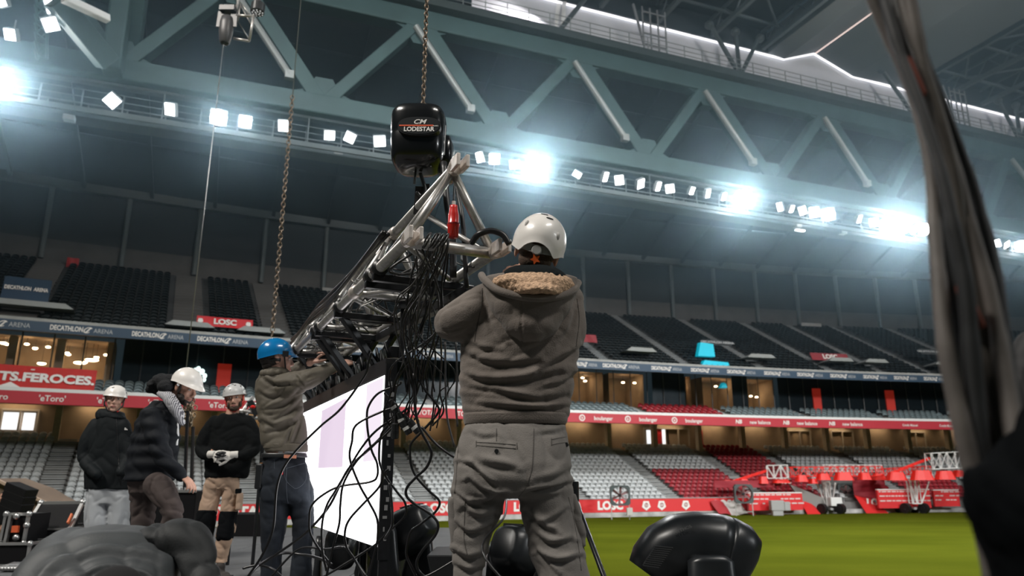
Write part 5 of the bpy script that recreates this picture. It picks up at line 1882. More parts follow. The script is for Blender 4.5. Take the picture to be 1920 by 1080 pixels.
# nape cradle with wheel
mb = MB(); pts = []
for k in range(9):
    t = math.pi + (k - 4) * .24
    pts.append(hm + HR @ V((.088 * math.sin(t), .108 * math.cos(t), -.022 - .012 * (1 - abs(k - 4) / 4))))
for a_, b2 in zip(pts[:-1], pts[1:]):
    mb.beam(a_, b2, .004, .030)
mb.build('cradle', mat('cradle_grey', (.30, .30, .29), .5), HB)
nc = hm + HR @ V((0, -.111, -.036))
mb = MB(); mb.tube([nc, nc + HR @ V((0, -.012, 0))], [.019, .016], 20); mb.build('adjusting_wheel', mat('wheel_grey', (.48, .48, .47), .4), HB)
mb = MB()
st = []
for k in range(10):
    a_ = 2 * math.pi * k / 10 + .3
    r_ = .020 if k % 2 else .010
    st.append(nc + HR @ V((r_ * math.cos(a_) + .004, .004, r_ * math.sin(a_) - .034)))
mb.rings([st, [p + HR @ V((0, -.008, 0)) for p in st]]); mb.build('orange_tab', mat('orange_tab', (.85, .13, .02), .5, emit=None), HB)
# black hood around the neck
mb = MB()
for k in range(22):
    a_ = 2 * math.pi * k / 22
    cc = at(994, 526, D)
    p = cc + V((.088 * math.cos(a_) * 1.08, .075 * math.sin(a_) + .0, -.010 - .016 * math.cos(a_) + (.012 * math.sin(a_))))
    mb.ell(p, (.030, .028, .026), 12, 8)
trunk(mb, [(506, 962, 1028, D - .05, 1.2), (512, 946, 1050, D - .06, 1.1), (522, 938, 1064, D - .07, 1.05), (532, 942, 1069, D - .08, 1.1), (540, 965, 1062, D - .09, 1.3)])
garment('black_hood', mb, .007, mat('black_jersey', (.004, .0065, .0075), .9, spec=.15), P5, amp=.006, sx=9, sz=16, seed=4, smooth=3)
# hoodie
HOOD = mat('brown_hoodie', (.150, .126, .108), .85, var=.12, vscale=14, bump=.25, bscale=220, sheen=.15)
mb = MB()
trunk(mb, [(520, 925, 1070, D + .01, .42), (535, 900, 1088, D, .46), (560, 885, 1094, D, .50), (590, 876, 1096, D, .53), (625, 868, 1094, D, .54), (660, 862, 1088, D, .54), (700, 860, 1080, D, .54), (740, 862, 1073, D, .55), (775, 866, 1068, D, .55), (792, 868, 1064, D, .54)], e=2.3)
limb(mb, [(928, 560, D, 38), (895, 580, D - .03, 40), (864, 600, D - .03, 39), (850, 606, D + .0, 36), (880, 588, D + .12, 28), (915, 555, D + .20, 22), (942, 533, D + .26, 17)])
limb(mb, [(1050, 570, D, 40), (1062, 595, D, 37), (1066, 630, D + .02, 33), (1045, 625, D + .10, 26), (1010, 560, D + .22, 22), (990, 525, D + .27, 18)])


def strokes(L):
    """creases given as polylines on the picture side of the cloth: list of (points, width px, depth m)"""
    segs = []
    for pts, w_, dep in L:
        sp = smooth_path([(a, b_, 0) for a, b_ in pts], 5)
        N_ = len(sp) - 1
        for i in range(N_):
            segs.append((sp[i], sp[i + 1], w_, dep * math.sin(math.pi * (i + .7) / (N_ + .9)) ** .6, id(pts)))

    def fn(c, n):
        if n.y > .25:
            return 0.0
        u, v_ = proj(c)
        best = {}
        for a, b_, w_, dep, key in segs:
            mx = 5 * w_
            if u < min(a.x, b_.x) - mx or u > max(a.x, b_.x) + mx or v_ < min(a.y, b_.y) - mx or v_ > max(a.y, b_.y) + mx:
                continue
            dx, dy = b_.x - a.x, b_.y - a.y
            L2 = dx * dx + dy * dy
            t = max(0, min(1, ((u - a.x) * dx + (v_ - a.y) * dy) / L2))
            ex, ey = u - a.x - t * dx, v_ - a.y - t * dy
            d = math.hypot(ex, ey)
            if key not in best or d < best[key][0]:
                best[key] = (d, ey if abs(ey) > 1e-6 else 0, w_, dep)
        r_ = 0.0
        for d, ey, w_, dep in best.values():
            sd = math.copysign(d, ey)
            r_ += -dep * math.exp(-(d / w_) ** 2) + .75 * dep * math.exp(-((sd + 2.1 * w_) / (1.5 * w_)) ** 2)
        return r_
    return fn


HS = strokes([([(906, 548), (914, 600), (940, 645)], 5, .010), ([(1084, 562), (1072, 612), (1050, 645)], 5, .010),
              ([(866, 662), (905, 680), (955, 686), (1010, 680)], 4.5, .012), ([(1088, 655), (1050, 676), (1010, 700)], 4.5, .010),
              ([(862, 700), (905, 716), (975, 716), (1050, 700)], 5, .013), ([(864, 728), (930, 736), (1000, 752), (1062, 744)], 4.5, .011),
              ([(868, 758), (935, 764), (1010, 770), (1066, 764)], 4.5, .012), ([(876, 640), (900, 655), (930, 660)], 4, .008), ([(1085, 700), (1055, 720), (1020, 728)], 4, .009),
              ([(850, 632), (868, 628), (885, 615)], 4, .006)])
TS = strokes([([(860, 868), (884, 876), (905, 897), (928, 916)], 4, .016), ([(878, 902), (905, 922), (938, 930)], 4, .013), ([(890, 944), (918, 940), (948, 930)], 4, .015),
              ([(892, 868), (925, 876), (962, 882)], 6, .010), ([(1072, 908), (1042, 916), (1008, 922), (978, 934)], 4.5, .016), ([(1068, 884), (1042, 900), (1008, 908)], 6, .010),
              ([(852, 926), (876, 944), (900, 950)], 3.5, .010), ([(850, 985), (878, 1004), (912, 996)], 4.5, .012), ([(850, 1036), (876, 1050), (908, 1040)], 4.5, .013), ([(868, 958), (898, 974), (930, 964)], 4.5, .011),
              ([(984, 958), (1008, 984), (1040, 1002)], 4.5, .013), ([(998, 1000), (1030, 1022), (1072, 1016)], 4.5, .013), ([(1010, 1040), (1045, 1056), (1090, 1046)], 4.5, .014), ([(1066, 956), (1040, 976), (1012, 984)], 4.5, .010),
              ([(998, 1024), (1020, 1052), (1040, 1078)], 4, .010), ([(850, 1062), (880, 1074), (906, 1068)], 4, .010), ([(880, 812), (905, 822), (930, 820)], 4, .005), ([(1010, 815), (1040, 812), (1062, 806)], 4, .005)])


def hoodie_folds(c, n):
    # horizontal ripples in the lower back, calm shoulders
    u, v_ = proj(c)
    w_ = 0.0
    if 655 < v_ < 800:
        t = min(1, (v_ - 655) / 40) * min(1, max(0, (798 - v_)) / 12)
        x = (c.x - PB.x)
        ph = c.z * 100 + 4.5 * noise.noise(V((x * 3.2, c.y * 2, c.z * 6))) + 2.5 * x
        s_ = math.sin(ph)
        w_ += t * .0085 * (abs(s_) ** .7 * (1 if s_ > 0 else -1)) * (.75 + .5 * noise.noise(V((x * 4, 3, c.z * 9))))
    if v_ < 600:
        w_ += .004 * nz(c, 6, 6, 14, 2)
    return .45 * w_ + HS(c, n)


HO = garment('hoodie', mb, .0065, HOOD, P5, amp=.005, sx=5, sz=9, seed=2.2, smooth=4, extra=hoodie_folds)
# ribbed hem, and a black strip standing in for the shadow line below it
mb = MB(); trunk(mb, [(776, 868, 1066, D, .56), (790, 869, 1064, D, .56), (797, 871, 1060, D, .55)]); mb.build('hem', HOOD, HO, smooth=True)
mb = MB(); trunk(mb, [(792, 874, 1056, D, .53), (806, 872, 1058, D, .53)]); mb.build('hem_shade_strip', mat('black_jersey', (.004, .0065, .0075), .9, spec=.15), P5, smooth=True)
# hood hanging down the back
mb = MB()
N = 26
bk = D - .158
rows_h = [(520, 905, 1085, .02), (545, 906, 1084, .045), (575, 915, 1074, .065), (605, 930, 1058, .062), (630, 952, 1038, .052), (648, 975, 1015, .03)]
trunk(mb, [(py, xl, xr, bk + .08, 2 * (dy + .05) / ((xr - xl) * mpp(bk, py) + .001)) for py, xl, xr, dy in rows_h], e=2.2)


def hood_folds(c, n):
    u, v_ = proj(c)
    k_ = 1 - ((u - 996) / 90) ** 2
    ph = (v_ + 34 * ((u - 996) / 80) ** 2 * -1) / 9.5
    return .0045 * math.sin(ph) * max(0, k_) + (-.004 if abs(u - 977) < 1.6 else 0)


HDm = garment('hood', mb, .006, HOOD, HO, amp=.003, sx=6, sz=9, seed=6, smooth=6, extra=hood_folds)
# hood rim: folded edge and fleece lining
mb = MB()
rim_pts = [at(903, 516, D - .04), at(910, 526, D - .11), at(936, 545, D - .175), (at(990, 558, D - .21)), at(1040, 557, D - .195), at(1073, 545, D - .13), at(1084, 530, D - .04)]
mb.tube(smooth_path(rim_pts, 8), [.014] * (6 * 8 + 1), 12)
mb.build('hood_edge', HOOD, HDm, smooth=True)
mb = MB(); mb.tube(smooth_path([p - V((0, .012, .004)) for p in rim_pts], 8), .0016, 6)
mb.build('stitching', mat('pale_thread', (.30, .27, .24), .8), HDm)
FLE = mat('sherpa_fleece', (.56, .37, .24), .95, var=.35, vscale=90, bump=1.0, bscale=160)
mb = MB()
trunk(mb, [(526, 935, 1062, D - .05, 1.0), (532, 916, 1076, D - .06, 1.0), (544, 916, 1079, D - .06, 1.12), (554, 930, 1072, D - .06, 1.34), (563, 946, 1062, D - .06, 1.85), (571, 956, 1054, D - .06, 2.3)], e=2.1)
me = remesh(mb, .0045, 2)
displace(me, lambda c, n: .0035 * nz(c, 90, 90, 90, 1) + .003 * nz(c, 45, 45, 45, 8))
fl_ = link('fleece_lining', me, FLE, HO); me.shade_smooth()
# sleeve seam, shoulder tag
mb = MB()
sh = [(906, 522), (904, 550), (900, 580), (893, 610), (896, 640)]
dg_ = bpy.context.evaluated_depsgraph_get()


def on_surface(o, px, py, lift=.0015):
    org = V((0, 0, CZ)); d = ray(px, py).normalized()
    inv = o.matrix_world.inverted() if False else Matrix.Translation(-wloc(o))
    ok, loc, nn, _ = o.ray_cast(inv @ org, d)
    if ok:
        return loc + wloc(o) - d * lift
    return None


bpy.context.view_layer.update()


def seam(o, pts, r, name, m, parent):
    P = []
    sp = smooth_path([(a, b_, 0) for a, b_ in pts], 6)
    for q in sp:
        h = on_surface(o, q.x, q.y, r * .6)
        if h is not None:
            P.append(h)
    if len(P) > 1:
        mb = MB(); mb.tube(P, r, 5)
        return mb.build(name, m, parent, smooth=True)


SEAM = mat('seam_dark', (.045, .040, .036), .9)
seam(HO, [(904, 540), (903, 570), (897, 600), (892, 625), (890, 640)], .0012, 'seam', SEAM, HO)
seam(HO, [(1082, 560), (1086, 600), (1080, 650)], .0012, 'seam', SEAM, HO)
p_ = on_surface(HO, 889, 536, .002)
if p_ is not None:
    mb = MB(); mb.obox(p_, V((.019, 0, .007)), V((0, .003, 0)), V((-.003, 0, .009))); lb_ = mb.build('sleeve_label', mat('label_brown', (.05, .045, .04), .7), HO, bevel=.001)
    mb = MB(); mb.obox(p_ - V((0, .0035, 0)), V((.012, 0, .0045)), V((0, .0006, 0)), V((-.001, 0, .0035))); mb.build('mark', mat('label_silver', (.5, .5, .48), .5), lb_)
# trousers
CARGO = mat('cargo_grey', (.185, .170, .155), .85, var=.10, vscale=10, bump=.2, bscale=260)
mb = MB()
trunk(mb, [(797, 872, 1060, D, .56), (810, 866, 1064, D, .57), (840, 855, 1069, D, .60), (870, 850, 1072, D, .63), (900, 848, 1074, D, .62), (925, 850, 1072, D, .55), (936, 862, 1060, D, .45)], e=2.5)


def leg(mb, rows, n=28):
    trunk(mb, rows, n, 2.2)


leg(mb, [(905, 846, 955, D, .85), (940, 843, 948, D, .9), (970, 842, 938, D, .9), (1000, 843, 926, D, .92), (1040, 846, 912, D, .95), (1080, 848, 906, D, .95), (1180, 852, 900, D, 1.0), (1290, 850, 902, D, 1.0), (1345, 846, 905, D, 1.0)])
leg(mb, [(905, 968, 1074, D, .85), (940, 972, 1076, D, .9), (970, 977, 1080, D, .9), (1000, 984, 1086, D, .92), (1040, 994, 1096, D, .95), (1080, 1006, 1106, D, .95), (1180, 1020, 1100, D, 1.0), (1290, 1024, 1092, D, 1.0), (1345, 1022, 1096, D, 1.0)])


def cargo_folds(c, n):
    u, v_ = proj(c)
    w_ = 0
    if v_ > 855:     # diagonal drags from the crotch
        x = u - 965
        sgn = -1 if x < 0 else 1
        ph = (v_ + sgn * x * .38) / 15 + 1.6 * noise.noise(V((c.x * 7, c.y * 4, c.z * 6)))
        a_ = min(1, (v_ - 855) / 60)
        w_ += .0085 * a_ * math.sin(ph) * (.6 + .8 * noise.noise(V((c.x * 9, 1, c.z * 7))))
    return .45 * w_ + TS(c, n)


CG = garment('trousers', mb, .0062, CARGO, P5, amp=.0055, sx=5, sz=7, seed=9, smooth=3, extra=cargo_folds)
bpy.context.view_layer.update()
CGS = mat('cargo_seam', (.075, .068, .062), .9)
for pts in ([(1001, 803), (1000, 840), (997, 880), (985, 915), (972, 932)], [(931, 803), (931, 827)], [(893, 829), (930, 831), (967, 834)], [(893, 835), (930, 838), (967, 841)], [(893, 826), (893, 838)], [(969, 830), (970, 842)], [(1034, 824), (1050, 821), (1068, 818)], [(1034, 834), (1050, 831), (1068, 829)], [(1034, 821), (1034, 836)],
            [(862, 812), (858, 850), (855, 900), (852, 925)], [(872, 935), (871, 970), (870, 1010), (876, 1040)], [(1066, 932), (1076, 975), (1084, 1020), (1090, 1070)]):
    seam(CG, pts, .0011, 'seam', CGS, CG)
p_ = on_surface(CG, 931, 846, .002)
for q in ((931, 846), (1062, 834)):
    p_ = on_surface(CG, *q, .002)
    if p_ is not None:
        mb = MB(); mb.tube([p_, p_ - V((0, .004, 0))], .0075, 14); mb.build('button', BLACK, CG)
# cargo pockets on the thighs
for rows, nm in (([(930, 842, 874, D - .02, .9), (936, 838, 876, D - .02, .9), (965, 838, 874, D - .02, .9), (1010, 842, 874, D - .02, .9), (1036, 846, 872, D - .02, .9)], 0), ([(925, 1060, 1080, D - .0, .9), (960, 1066, 1090, D, .9), (1000, 1074, 1100, D, .9), (1026, 1078, 1098, D, .9)], 1)):
    mb = MB(); trunk(mb, rows, 20, 3); garment('cargo_pocket', mb, .006, CARGO, CG, amp=.004, sx=8, sz=9, seed=3 + nm, smooth=4)
for kx in (876, 1059):
    a = at(kx, 1345, D)
    mb = MB()
    for k, (y, r_, h_) in enumerate(((-.09, .045, .05), (-.03, .05, .055), (.06, .052, .045), (.14, .045, .035))):
        mb.ell(V((a.x, D + y, h_)), (r_, .06, h_ - .004), 16, 10)
    mb.ell(V((a.x, D - .04, .10)), (.05, .055, .05), 14, 8)
    garment('boot', mb, .008, BLACK, P5, amp=.0, smooth=3)

tuck(P5, [(hcn, .125)])
# ---------- generic builders for the crew further back
def ground(px, d):
    p = at(px, 900, d)
    return V((p.x, d, 0))


def boot(par, x, y, m, yaw=0.0, L=.27, name='shoe'):
    Rz = Matrix.Rotation(math.radians(yaw), 3, 'Z')
    mb = MB()
    c = V((x, y, 0))
    mb.ell(c + Rz @ V((0, -.02, .055)), (.045, .06, .05), 14, 8)
    mb.ell(c + Rz @ V((0, .07, .042)), (.047, .08, .037), 14, 8)
    mb.ell(c + Rz @ V((0, .13, .034)), (.044, .05, .03), 14, 8)
    mb.ell(c + Rz @ V((0, -.03, .11)), (.045, .05, .05), 12, 8)
    return garment(name, mb, .009, m, par, amp=.0, smooth=3)


def strap(par, hc, Rm, s, m, name='chin_strap'):
    mb = MB()
    for sg in (-1, 1):
        mb.tube([hc + Rm @ (V(q) * s) for q in ((sg * .080, .02, .02), (sg * .076, .035, -.05), (sg * .040, .055, -.105), (0, .065, -.124))], .006 * s, 6)
        mb.tube([hc + Rm @ (V(q) * s) for q in ((sg * .080, -.045, .02), (sg * .080, -.01, -.05), (sg * .072, .03, -.07))], .005 * s, 6)
    return mb.build(name, m, par, smooth=True)


BLKJ = mat('black_shell_jacket', (.005, .0075, .009), .75, spec=.2, bump=.1, bscale=150)
# ---------- P1: black jacket, light sweatpants, white helmet
D = 7.3
P1 = person(ground(200, D), 'person in a black jacket and pale grey sweatpants, leftmost of the crew')
HR = euler(-150, -2, -4); hc = at(215, 749, D); hs = 1.08
mb = MB(); head_shapes(mb, hc, HR, hs)
mb.tube([hc + V((0, .02, -.05)), at(209, 785, D), at(203, 800, D)], [.060, .060, .08], 16)
trunk(mb, [(800, 178, 230, D, .6), (850, 170, 235, D, .55), (915, 172, 232, D, .6)])
limb(mb, [(180, 800, D, 11), (166, 850, D - .02, 10), (186, 880, D - .02, 8)])
limb(mb, [(232, 800, D, 11), (238, 850, D - .02, 10), (218, 880, D - .02, 8)])
for a_, b2 in ((184, 178), (222, 224)):
    limb(mb, [(a_, 915, D, 14), ((a_ + b2) / 2, 980, D, 11), (b2, 1050, D, 8)])
hand_shapes(mb, at(186, 880, D - .02), V((.5, -.0, -.6)), V((-.3, -1, 0)), 1, 1, .6)
hand_shapes(mb, at(218, 880, D - .02), V((-.5, -.0, -.6)), V((.3, -1, 0)), -1, 1, .6)
BO = finish_body(mb, P1, SKIN2, .0065)
face_bits(BO, hc, HR, hs)
mb = MB(); mb.ell(hc + HR @ V((0, -.030, .02)), (.083, .094, .092), 18, 12, rot=HR); mb.build('dark_beanie', mat('navy_beanie', (.02, .028, .045), .9), P1, smooth=True)


def rim_h(t):
    return -.12 - .12 * max(0, -math.cos(t))
HH = helmet(P1, hc + HR @ V((0, -.008, .040)), HR, .108, .128, .105, HW, rim_h, vents=[(-62, 28, .024, .012, 78), (28, 42, .012, .006, 20)], brim=.012)
strap(P1, hc, HR, hs, BLACK)
mb = MB(); mb.ell(hc + HR @ V((-.045, .058, -.118)), (.012, .01, .01), 8, 6); mb.build('red_buckle', REDP, P1)
mb = MB()
trunk(mb, [(776, 193, 226, D, .8), (786, 180, 234, D, .6), (800, 168, 241, D, .5), (830, 162, 244, D, .48), (870, 160, 243, D, .5), (905, 159, 243, D, .52), (918, 158, 243, D, .52)], e=2.3)
limb(mb, [(180, 797, D, 15), (166, 825, D - .02, 15), (159, 855, D - .03, 13), (166, 875, D - .10, 11), (182, 890, D - .16, 9)])
limb(mb, [(230, 797, D, 14), (237, 830, D, 13), (240, 860, D - .03, 12), (226, 885, D - .14, 9)])
J = garment('jacket', mb, .010, BLKJ, P1, amp=.010, sx=4, sz=4, seed=21, smooth=5)
mb = MB(); trunk(mb, [(766, 188, 214, D + .05, .9), (774, 182, 232, D + .02, .75), (784, 180, 236, D, .6), (792, 190, 228, D, .6)]); garment('collar_hood', mb, .009, BLKJ, J, amp=.006, sx=8, sz=8, seed=3, smooth=3)
bpy.context.view_layer.update()
p_ = on_surface(J, 236, 805, .004)
if p_ is not None:
    mb = MB()
    for k in range(3):
        mb.rings([[p_ + V((.018 * math.cos(a_) * (1 - .25 * k) - .004 * k, -.002 * q, .010 * math.sin(a_) + .006 * k - .006)) for a_ in [math.pi * j / 6 for j in range(7)]] for q in (0, 1)])
    mb.build('chest_mark', LETTER, J)
seam(J, [(217, 780), (219, 800), (222, 860), (226, 910)], .003, 'zip', mat('zip_dark', (.03, .03, .032), .4, .5), J)
mb = MB()
trunk(mb, [(905, 162, 240, D, .5), (925, 161, 242, D, .5), (945, 162, 242, D, .48)])
trunk(mb, [(930, 161, 203, D, .9), (980, 160, 206, D, .9), (1030, 162, 202, D, .9), (1058, 166, 198, D, .9)])
trunk(mb, [(930, 203, 243, D, .9), (980, 205, 243, D, .9), (1030, 206, 242, D, .9), (1058, 208, 238, D, .9)])
garment('sweatpants', mb, .010, mat('pale_grey_fleece', (.36, .38, .40), .9, var=.1), P1, amp=.016, sx=5, sz=2.2, seed=5, smooth=3)
for px in (181, 223):
    boot(P1, at(px, 1060, D).x, D - .05, WHITE, 180)

tuck(P1, [(at(215, 753, 7.3), .155)])
# ---------- P2: bowed, dark parka, striped scarf, brown trousers, white hard hat
D = 6.0
P2 = person(ground(290, D), 'person striding to the right in a dark parka with striped scarf')
HR = euler(-112, -20, 0); hc = at(348, 727, D); hs = 1.08
mb = MB(); head_shapes(mb, hc, HR, hs)
mb.tube([hc + HR @ V((0, -.03, -.03)), at(318, 758, D), at(300, 780, D)], [.062, .064, .09], 16)
trunk(mb, [(775, 262, 325, D, .5), (830, 250, 325, D, .5), (900, 245, 318, D, .55)])
limb(mb, [(292, 785, D - .12, 14), (303, 850, D - .14, 12), (340, 893, D - .16, 8)])
limb(mb, [(300, 785, D + .14, 13), (285, 850, D + .14, 11), (300, 890, D + .10, 8)])
limb(mb, [(262, 905, D + .05, 19), (268, 970, D + .05, 15), (265, 1090, D + .05, 10), (258, 1135, D + .05, 8)])
limb(mb, [(298, 905, D - .08, 19), (330, 962, D - .10, 14), (312, 1030, D - .05, 11), (280, 1085, D, 8)])
hand_shapes(mb, at(343, 892, D - .16), V((.75, -.15, -.62)), V((.35, -.2, .8)), -1, 1.05, .75)
hand_shapes(mb, at(300, 890, D + .10), V((.5, -.1, -.8)), V((.5, -.5, .3)), 1, 1.0, .6)
BO = finish_body(mb, P2, SKIN, .0065)
face_bits(BO, hc, HR, hs)
mb = MB()
mb.ell(hc + HR @ V((0, -.025, .02)), (.082, .094, .088), 18, 12, rot=HR); mb.ell(hc + HR @ V((0, -.06, -.03)), (.066, .05, .06), 14, 10, rot=HR)
for sg in (-1, 1):
    mb.ell(hc + HR @ V((sg * .074, .018, -.01)), (.012, .012, .04), 10, 8, rot=HR)
mb.build('hair', HAIR, P2, smooth=True)
mb = MB()
mb.ell(hc + HR @ V((0, .045, -.098)), (.052, .050, .040), 16, 10, rot=HR)
for sg in (-1, 1):
    mb.ell(hc + HR @ V((sg * .050, .035, -.070)), (.024, .042, .036), 12, 8, rot=HR)
mb.tube([hc + HR @ V(q) for q in ((-.03, .088, -.060), (0, .104, -.056), (.03, .088, -.060))], .006, 8)
garment('beard', mb, .006, HAIR, P2, amp=.004, sx=40, sz=40, seed=2, smooth=1)
HH = helmet(P2, hc + HR @ V((0, -.008, .040)), HR, .116, .138, .128, HW, lambda t: -.02 - .16 * max(0, -math.cos(t)), brim=.055, name='hard_hat')
mb = MB(); mb.ell(hc + HR @ V((.105, .02, .02)), (.01, .012, .012), 8, 6); mb.build('harness_clip', WHITE, HH, smooth=True)
PARK = mat('dark_parka', (.0045, .0065, .010), .75, spec=.25, bump=.1, bscale=150)
mb = MB()
trunk(mb, [(752, 288, 322, D, .9), (765, 272, 330, D, .75), (785, 258, 336, D, .65), (815, 248, 338, D, .6), (850, 240, 334, D, .6), (880, 235, 330, D, .62), (902, 232, 326, D, .62)], e=2.2)
limb(mb, [(286, 782, D - .13, 22), (294, 815, D - .17, 21), (303, 850, D - .18, 19), (322, 875, D - .18, 15), (340, 891, D - .17, 12)])
limb(mb, [(298, 785, D + .14, 20), (285, 845, D + .14, 17), (298, 885, D + .11, 12)])


def quilt(c, n):
    return .006 * math.sin(c.z * 58 + 1.5 * noise.noise(c * 4))


J = garment('parka', mb, .010, PARK, P2, amp=.010, sx=5, sz=5, seed=31, smooth=4, extra=quilt)
mb = MB()
for (x, y, dd, r_) in ((318, 716, 0, 19), (303, 715, 0, 19), (290, 722, 0, 15), (281, 731, 0, 9), (300, 731, .03, 15), (318, 735, .07, 13), (310, 725, -.08, 15), (325, 733, .02, 12)):
    p = at(x, y, D + dd); q = r_ * mpp(D, y); mb.ell(p, (q, q * 1.1, q * .8), 12, 8)
garment('fur_hood', mb, .010, mat('black_fur', (.008, .009, .011), .95, bump=1.0, bscale=90), J, amp=.007, sx=14, sz=14, seed=9, smooth=5)
SCF = mat('striped_scarf', (.34, .34, .36), .9)
nt = SCF.node_tree; b = nt.nodes['Principled BSDF']; tc = nt.nodes.new('ShaderNodeTexCoord'); wv = nt.nodes.new('ShaderNodeTexWave'); wv.inputs['Scale'].default_value = 26; wv.inputs['Distortion'].default_value = .6; wv.bands_direction = 'X'
cr = nt.nodes.new('ShaderNodeValToRGB'); cr.color_ramp.elements[0].color = (.10, .10, .12, 1); cr.color_ramp.elements[1].color = (.55, .55, .57, 1); cr.color_ramp.elements[0].position = .35; cr.color_ramp.elements[1].position = .6
nt.links.new(tc.outputs['Object'], wv.inputs['Vector']); nt.links.new(wv.outputs['Fac'], cr.inputs['Fac']); nt.links.new(cr.outputs['Color'], b.inputs['Base Color'])
mb = MB()
limb(mb, [(298, 738, D - .10, 6), (312, 745, D - .15, 9), (322, 758, D - .17, 10), (331, 775, D - .15, 9), (338, 788, D - .12, 8), (343, 793, D - .10, 6)])
limb(mb, [(302, 736, D - .04, 6), (318, 742, D - .11, 8), (330, 758, D - .12, 8), (340, 778, D - .10, 8)])
garment('scarf', mb, .007, SCF, P2, amp=.008, sx=10, sz=6, seed=4, smooth=2)
mb = MB(); mb.tube([at(333, 792, D - .02), at(333, 815, D - .02), at(331, 835, D - .02)], [.008, .012, .010], 8); mb.build('white_shirt_edge', WHITE, P2)
TRB = mat('brown_trousers', (.060, .044, .040), .85, var=.1, bump=.1, bscale=200)
mb = MB()
trunk(mb, [(893, 238, 322, D, .6), (910, 242, 322, D, .6), (925, 244, 322, D, .55)])
trunk(mb, [(905, 243, 297, D + .03, .8), (940, 245, 293, D + .04, .8), (980, 246, 290, D + .05, .8), (1030, 247, 284, D + .05, .9), (1100, 246, 276, D + .05, 1), (1130, 246, 272, D + .05, 1)])
limb(mb, [(296, 908, D - .05, 26), (312, 935, D - .09, 23), (325, 962, D - .10, 19), (318, 985, D - .08, 17), (308, 1020, D - .05, 15), (288, 1075, D, 12)])
garment('trousers', mb, .010, TRB, P2, amp=.013, sx=5, sz=6, seed=12, smooth=3)
boot(P2, at(262, 1100, D).x, D + .05, BLACK, -110)
boot(P2, at(284, 1085, D).x + .03, D + .0, BLACK, -100)

tuck(P2, [(at(348, 727, 6.0), .165), (at(347, 899, 5.83), .10)])
# ---------- P3: black hoodie, tan work trousers, gloves, grey white helmet
D = 7.1
P3 = person(ground(415, D), 'person in a black hoodie, tan work trousers and white gloves')
HR = euler(-168, -4, 9); hc = at(440, 747, D); hs = 1.06
mb = MB(); head_shapes(mb, hc, HR, hs)
mb.tube([hc + V((0, .02, -.05)), at(434, 780, D), at(430, 795, D)], [.058, .060, .08], 16)
trunk(mb, [(795, 402, 460, D, .6), (840, 395, 462, D, .55), (893, 392, 458, D, .6)])
limb(mb, [(400, 798, D, 12), (382, 842, D - .04, 10), (400, 851, D - .20, 7)])
limb(mb, [(464, 798, D, 12), (474, 842, D - .04, 10), (436, 852, D - .20, 7)])
for a_, b2, c2 in ((402, 394, 385), (434, 427, 414)):
    limb(mb, [(a_, 897, D, 15), (b2, 965, D, 11), (c2, 1045, D, 7)])
finish_body(mb, P3, SKIN, .0065)
BO = [o for o in P3.children if o.name.startswith('body')][0]
face_bits(BO, hc, HR, hs)
mb = MB()
mb.ell(hc + HR @ V((0, .050, -.096)), (.050, .052, .036), 16, 10, rot=HR)
for sg in (-1, 1):
    mb.ell(hc + HR @ V((sg * .052, .040, -.062)), (.020, .040, .040), 12, 8, rot=HR)
mb.tube([hc + HR @ V(q) for q in ((-.028, .088, -.056), (0, .103, -.052), (.028, .088, -.056))], .0055, 8)
garment('beard', mb, .006, BEARD, P3, amp=.003, sx=40, sz=40, seed=2, smooth=1)
mb = MB(); mb.ell(hc + HR @ V((0, -.025, .018)), (.081, .092, .086), 18, 12, rot=HR); mb.build('hair', HAIR, P3, smooth=True)
HH = helmet(P3, hc + HR @ V((0, -.006, .040)), HR, .108, .126, .108, mat('helmet_grey_white', (.52, .52, .51), .35, coat=.2), rim_h, vents=[(30, 48, .014, .007, 10), (10, 24, .010, .006, 60), (-20, 50, .012, .006, 0), (-60, 40, .014, .007, 40), (-75, 20, .012, .006, 0), (0, 60, .012, .005, 0), (50, 22, .008, .005, 0)])
strap(P3, hc, HR, hs, mat('red_strap', (.62, .03, .02), .5))
BH = mat('black_hoodie_fabric', (.004, .005, .0055), .9, spec=.15, bump=.1, bscale=200)
mb = MB()
trunk(mb, [(776, 414, 456, D, .8), (786, 400, 466, D, .6), (800, 390, 476, D, .5), (830, 385, 478, D, .48), (870, 384, 472, D, .5), (890, 383, 466, D, .52), (897, 384, 462, D, .52)], e=2.3)
limb(mb, [(404, 795, D, 17), (388, 818, D - .02, 16), (378, 842, D - .05, 13), (387, 853, D - .12, 11), (400, 853, D - .19, 8)])
limb(mb, [(462, 795, D, 18), (473, 820, D - .02, 17), (474, 842, D - .05, 14), (458, 853, D - .14, 11), (440, 854, D - .19, 8)])
J = garment('hoodie', mb, .010, BH, P3, amp=.011, sx=5, sz=5, seed=41, smooth=4)
mb = MB()
for k in range(14):
    a_ = math.pi * (k / 13) * 1.5 - math.pi * .25
    p = at(436, 778, D + .0) + V((.095 * math.cos(a_), .08 * math.sin(a_) + .01, .012 * math.sin(a_) - .01 * abs(math.cos(a_))))
    mb.ell(p, (.035, .035, .032), 10, 8)
garment('neck_hood', mb, .009, BH, J, amp=.006, sx=9, sz=9, seed=2, smooth=3)
GLV = mat('white_glove', (.60, .58, .54), .8)
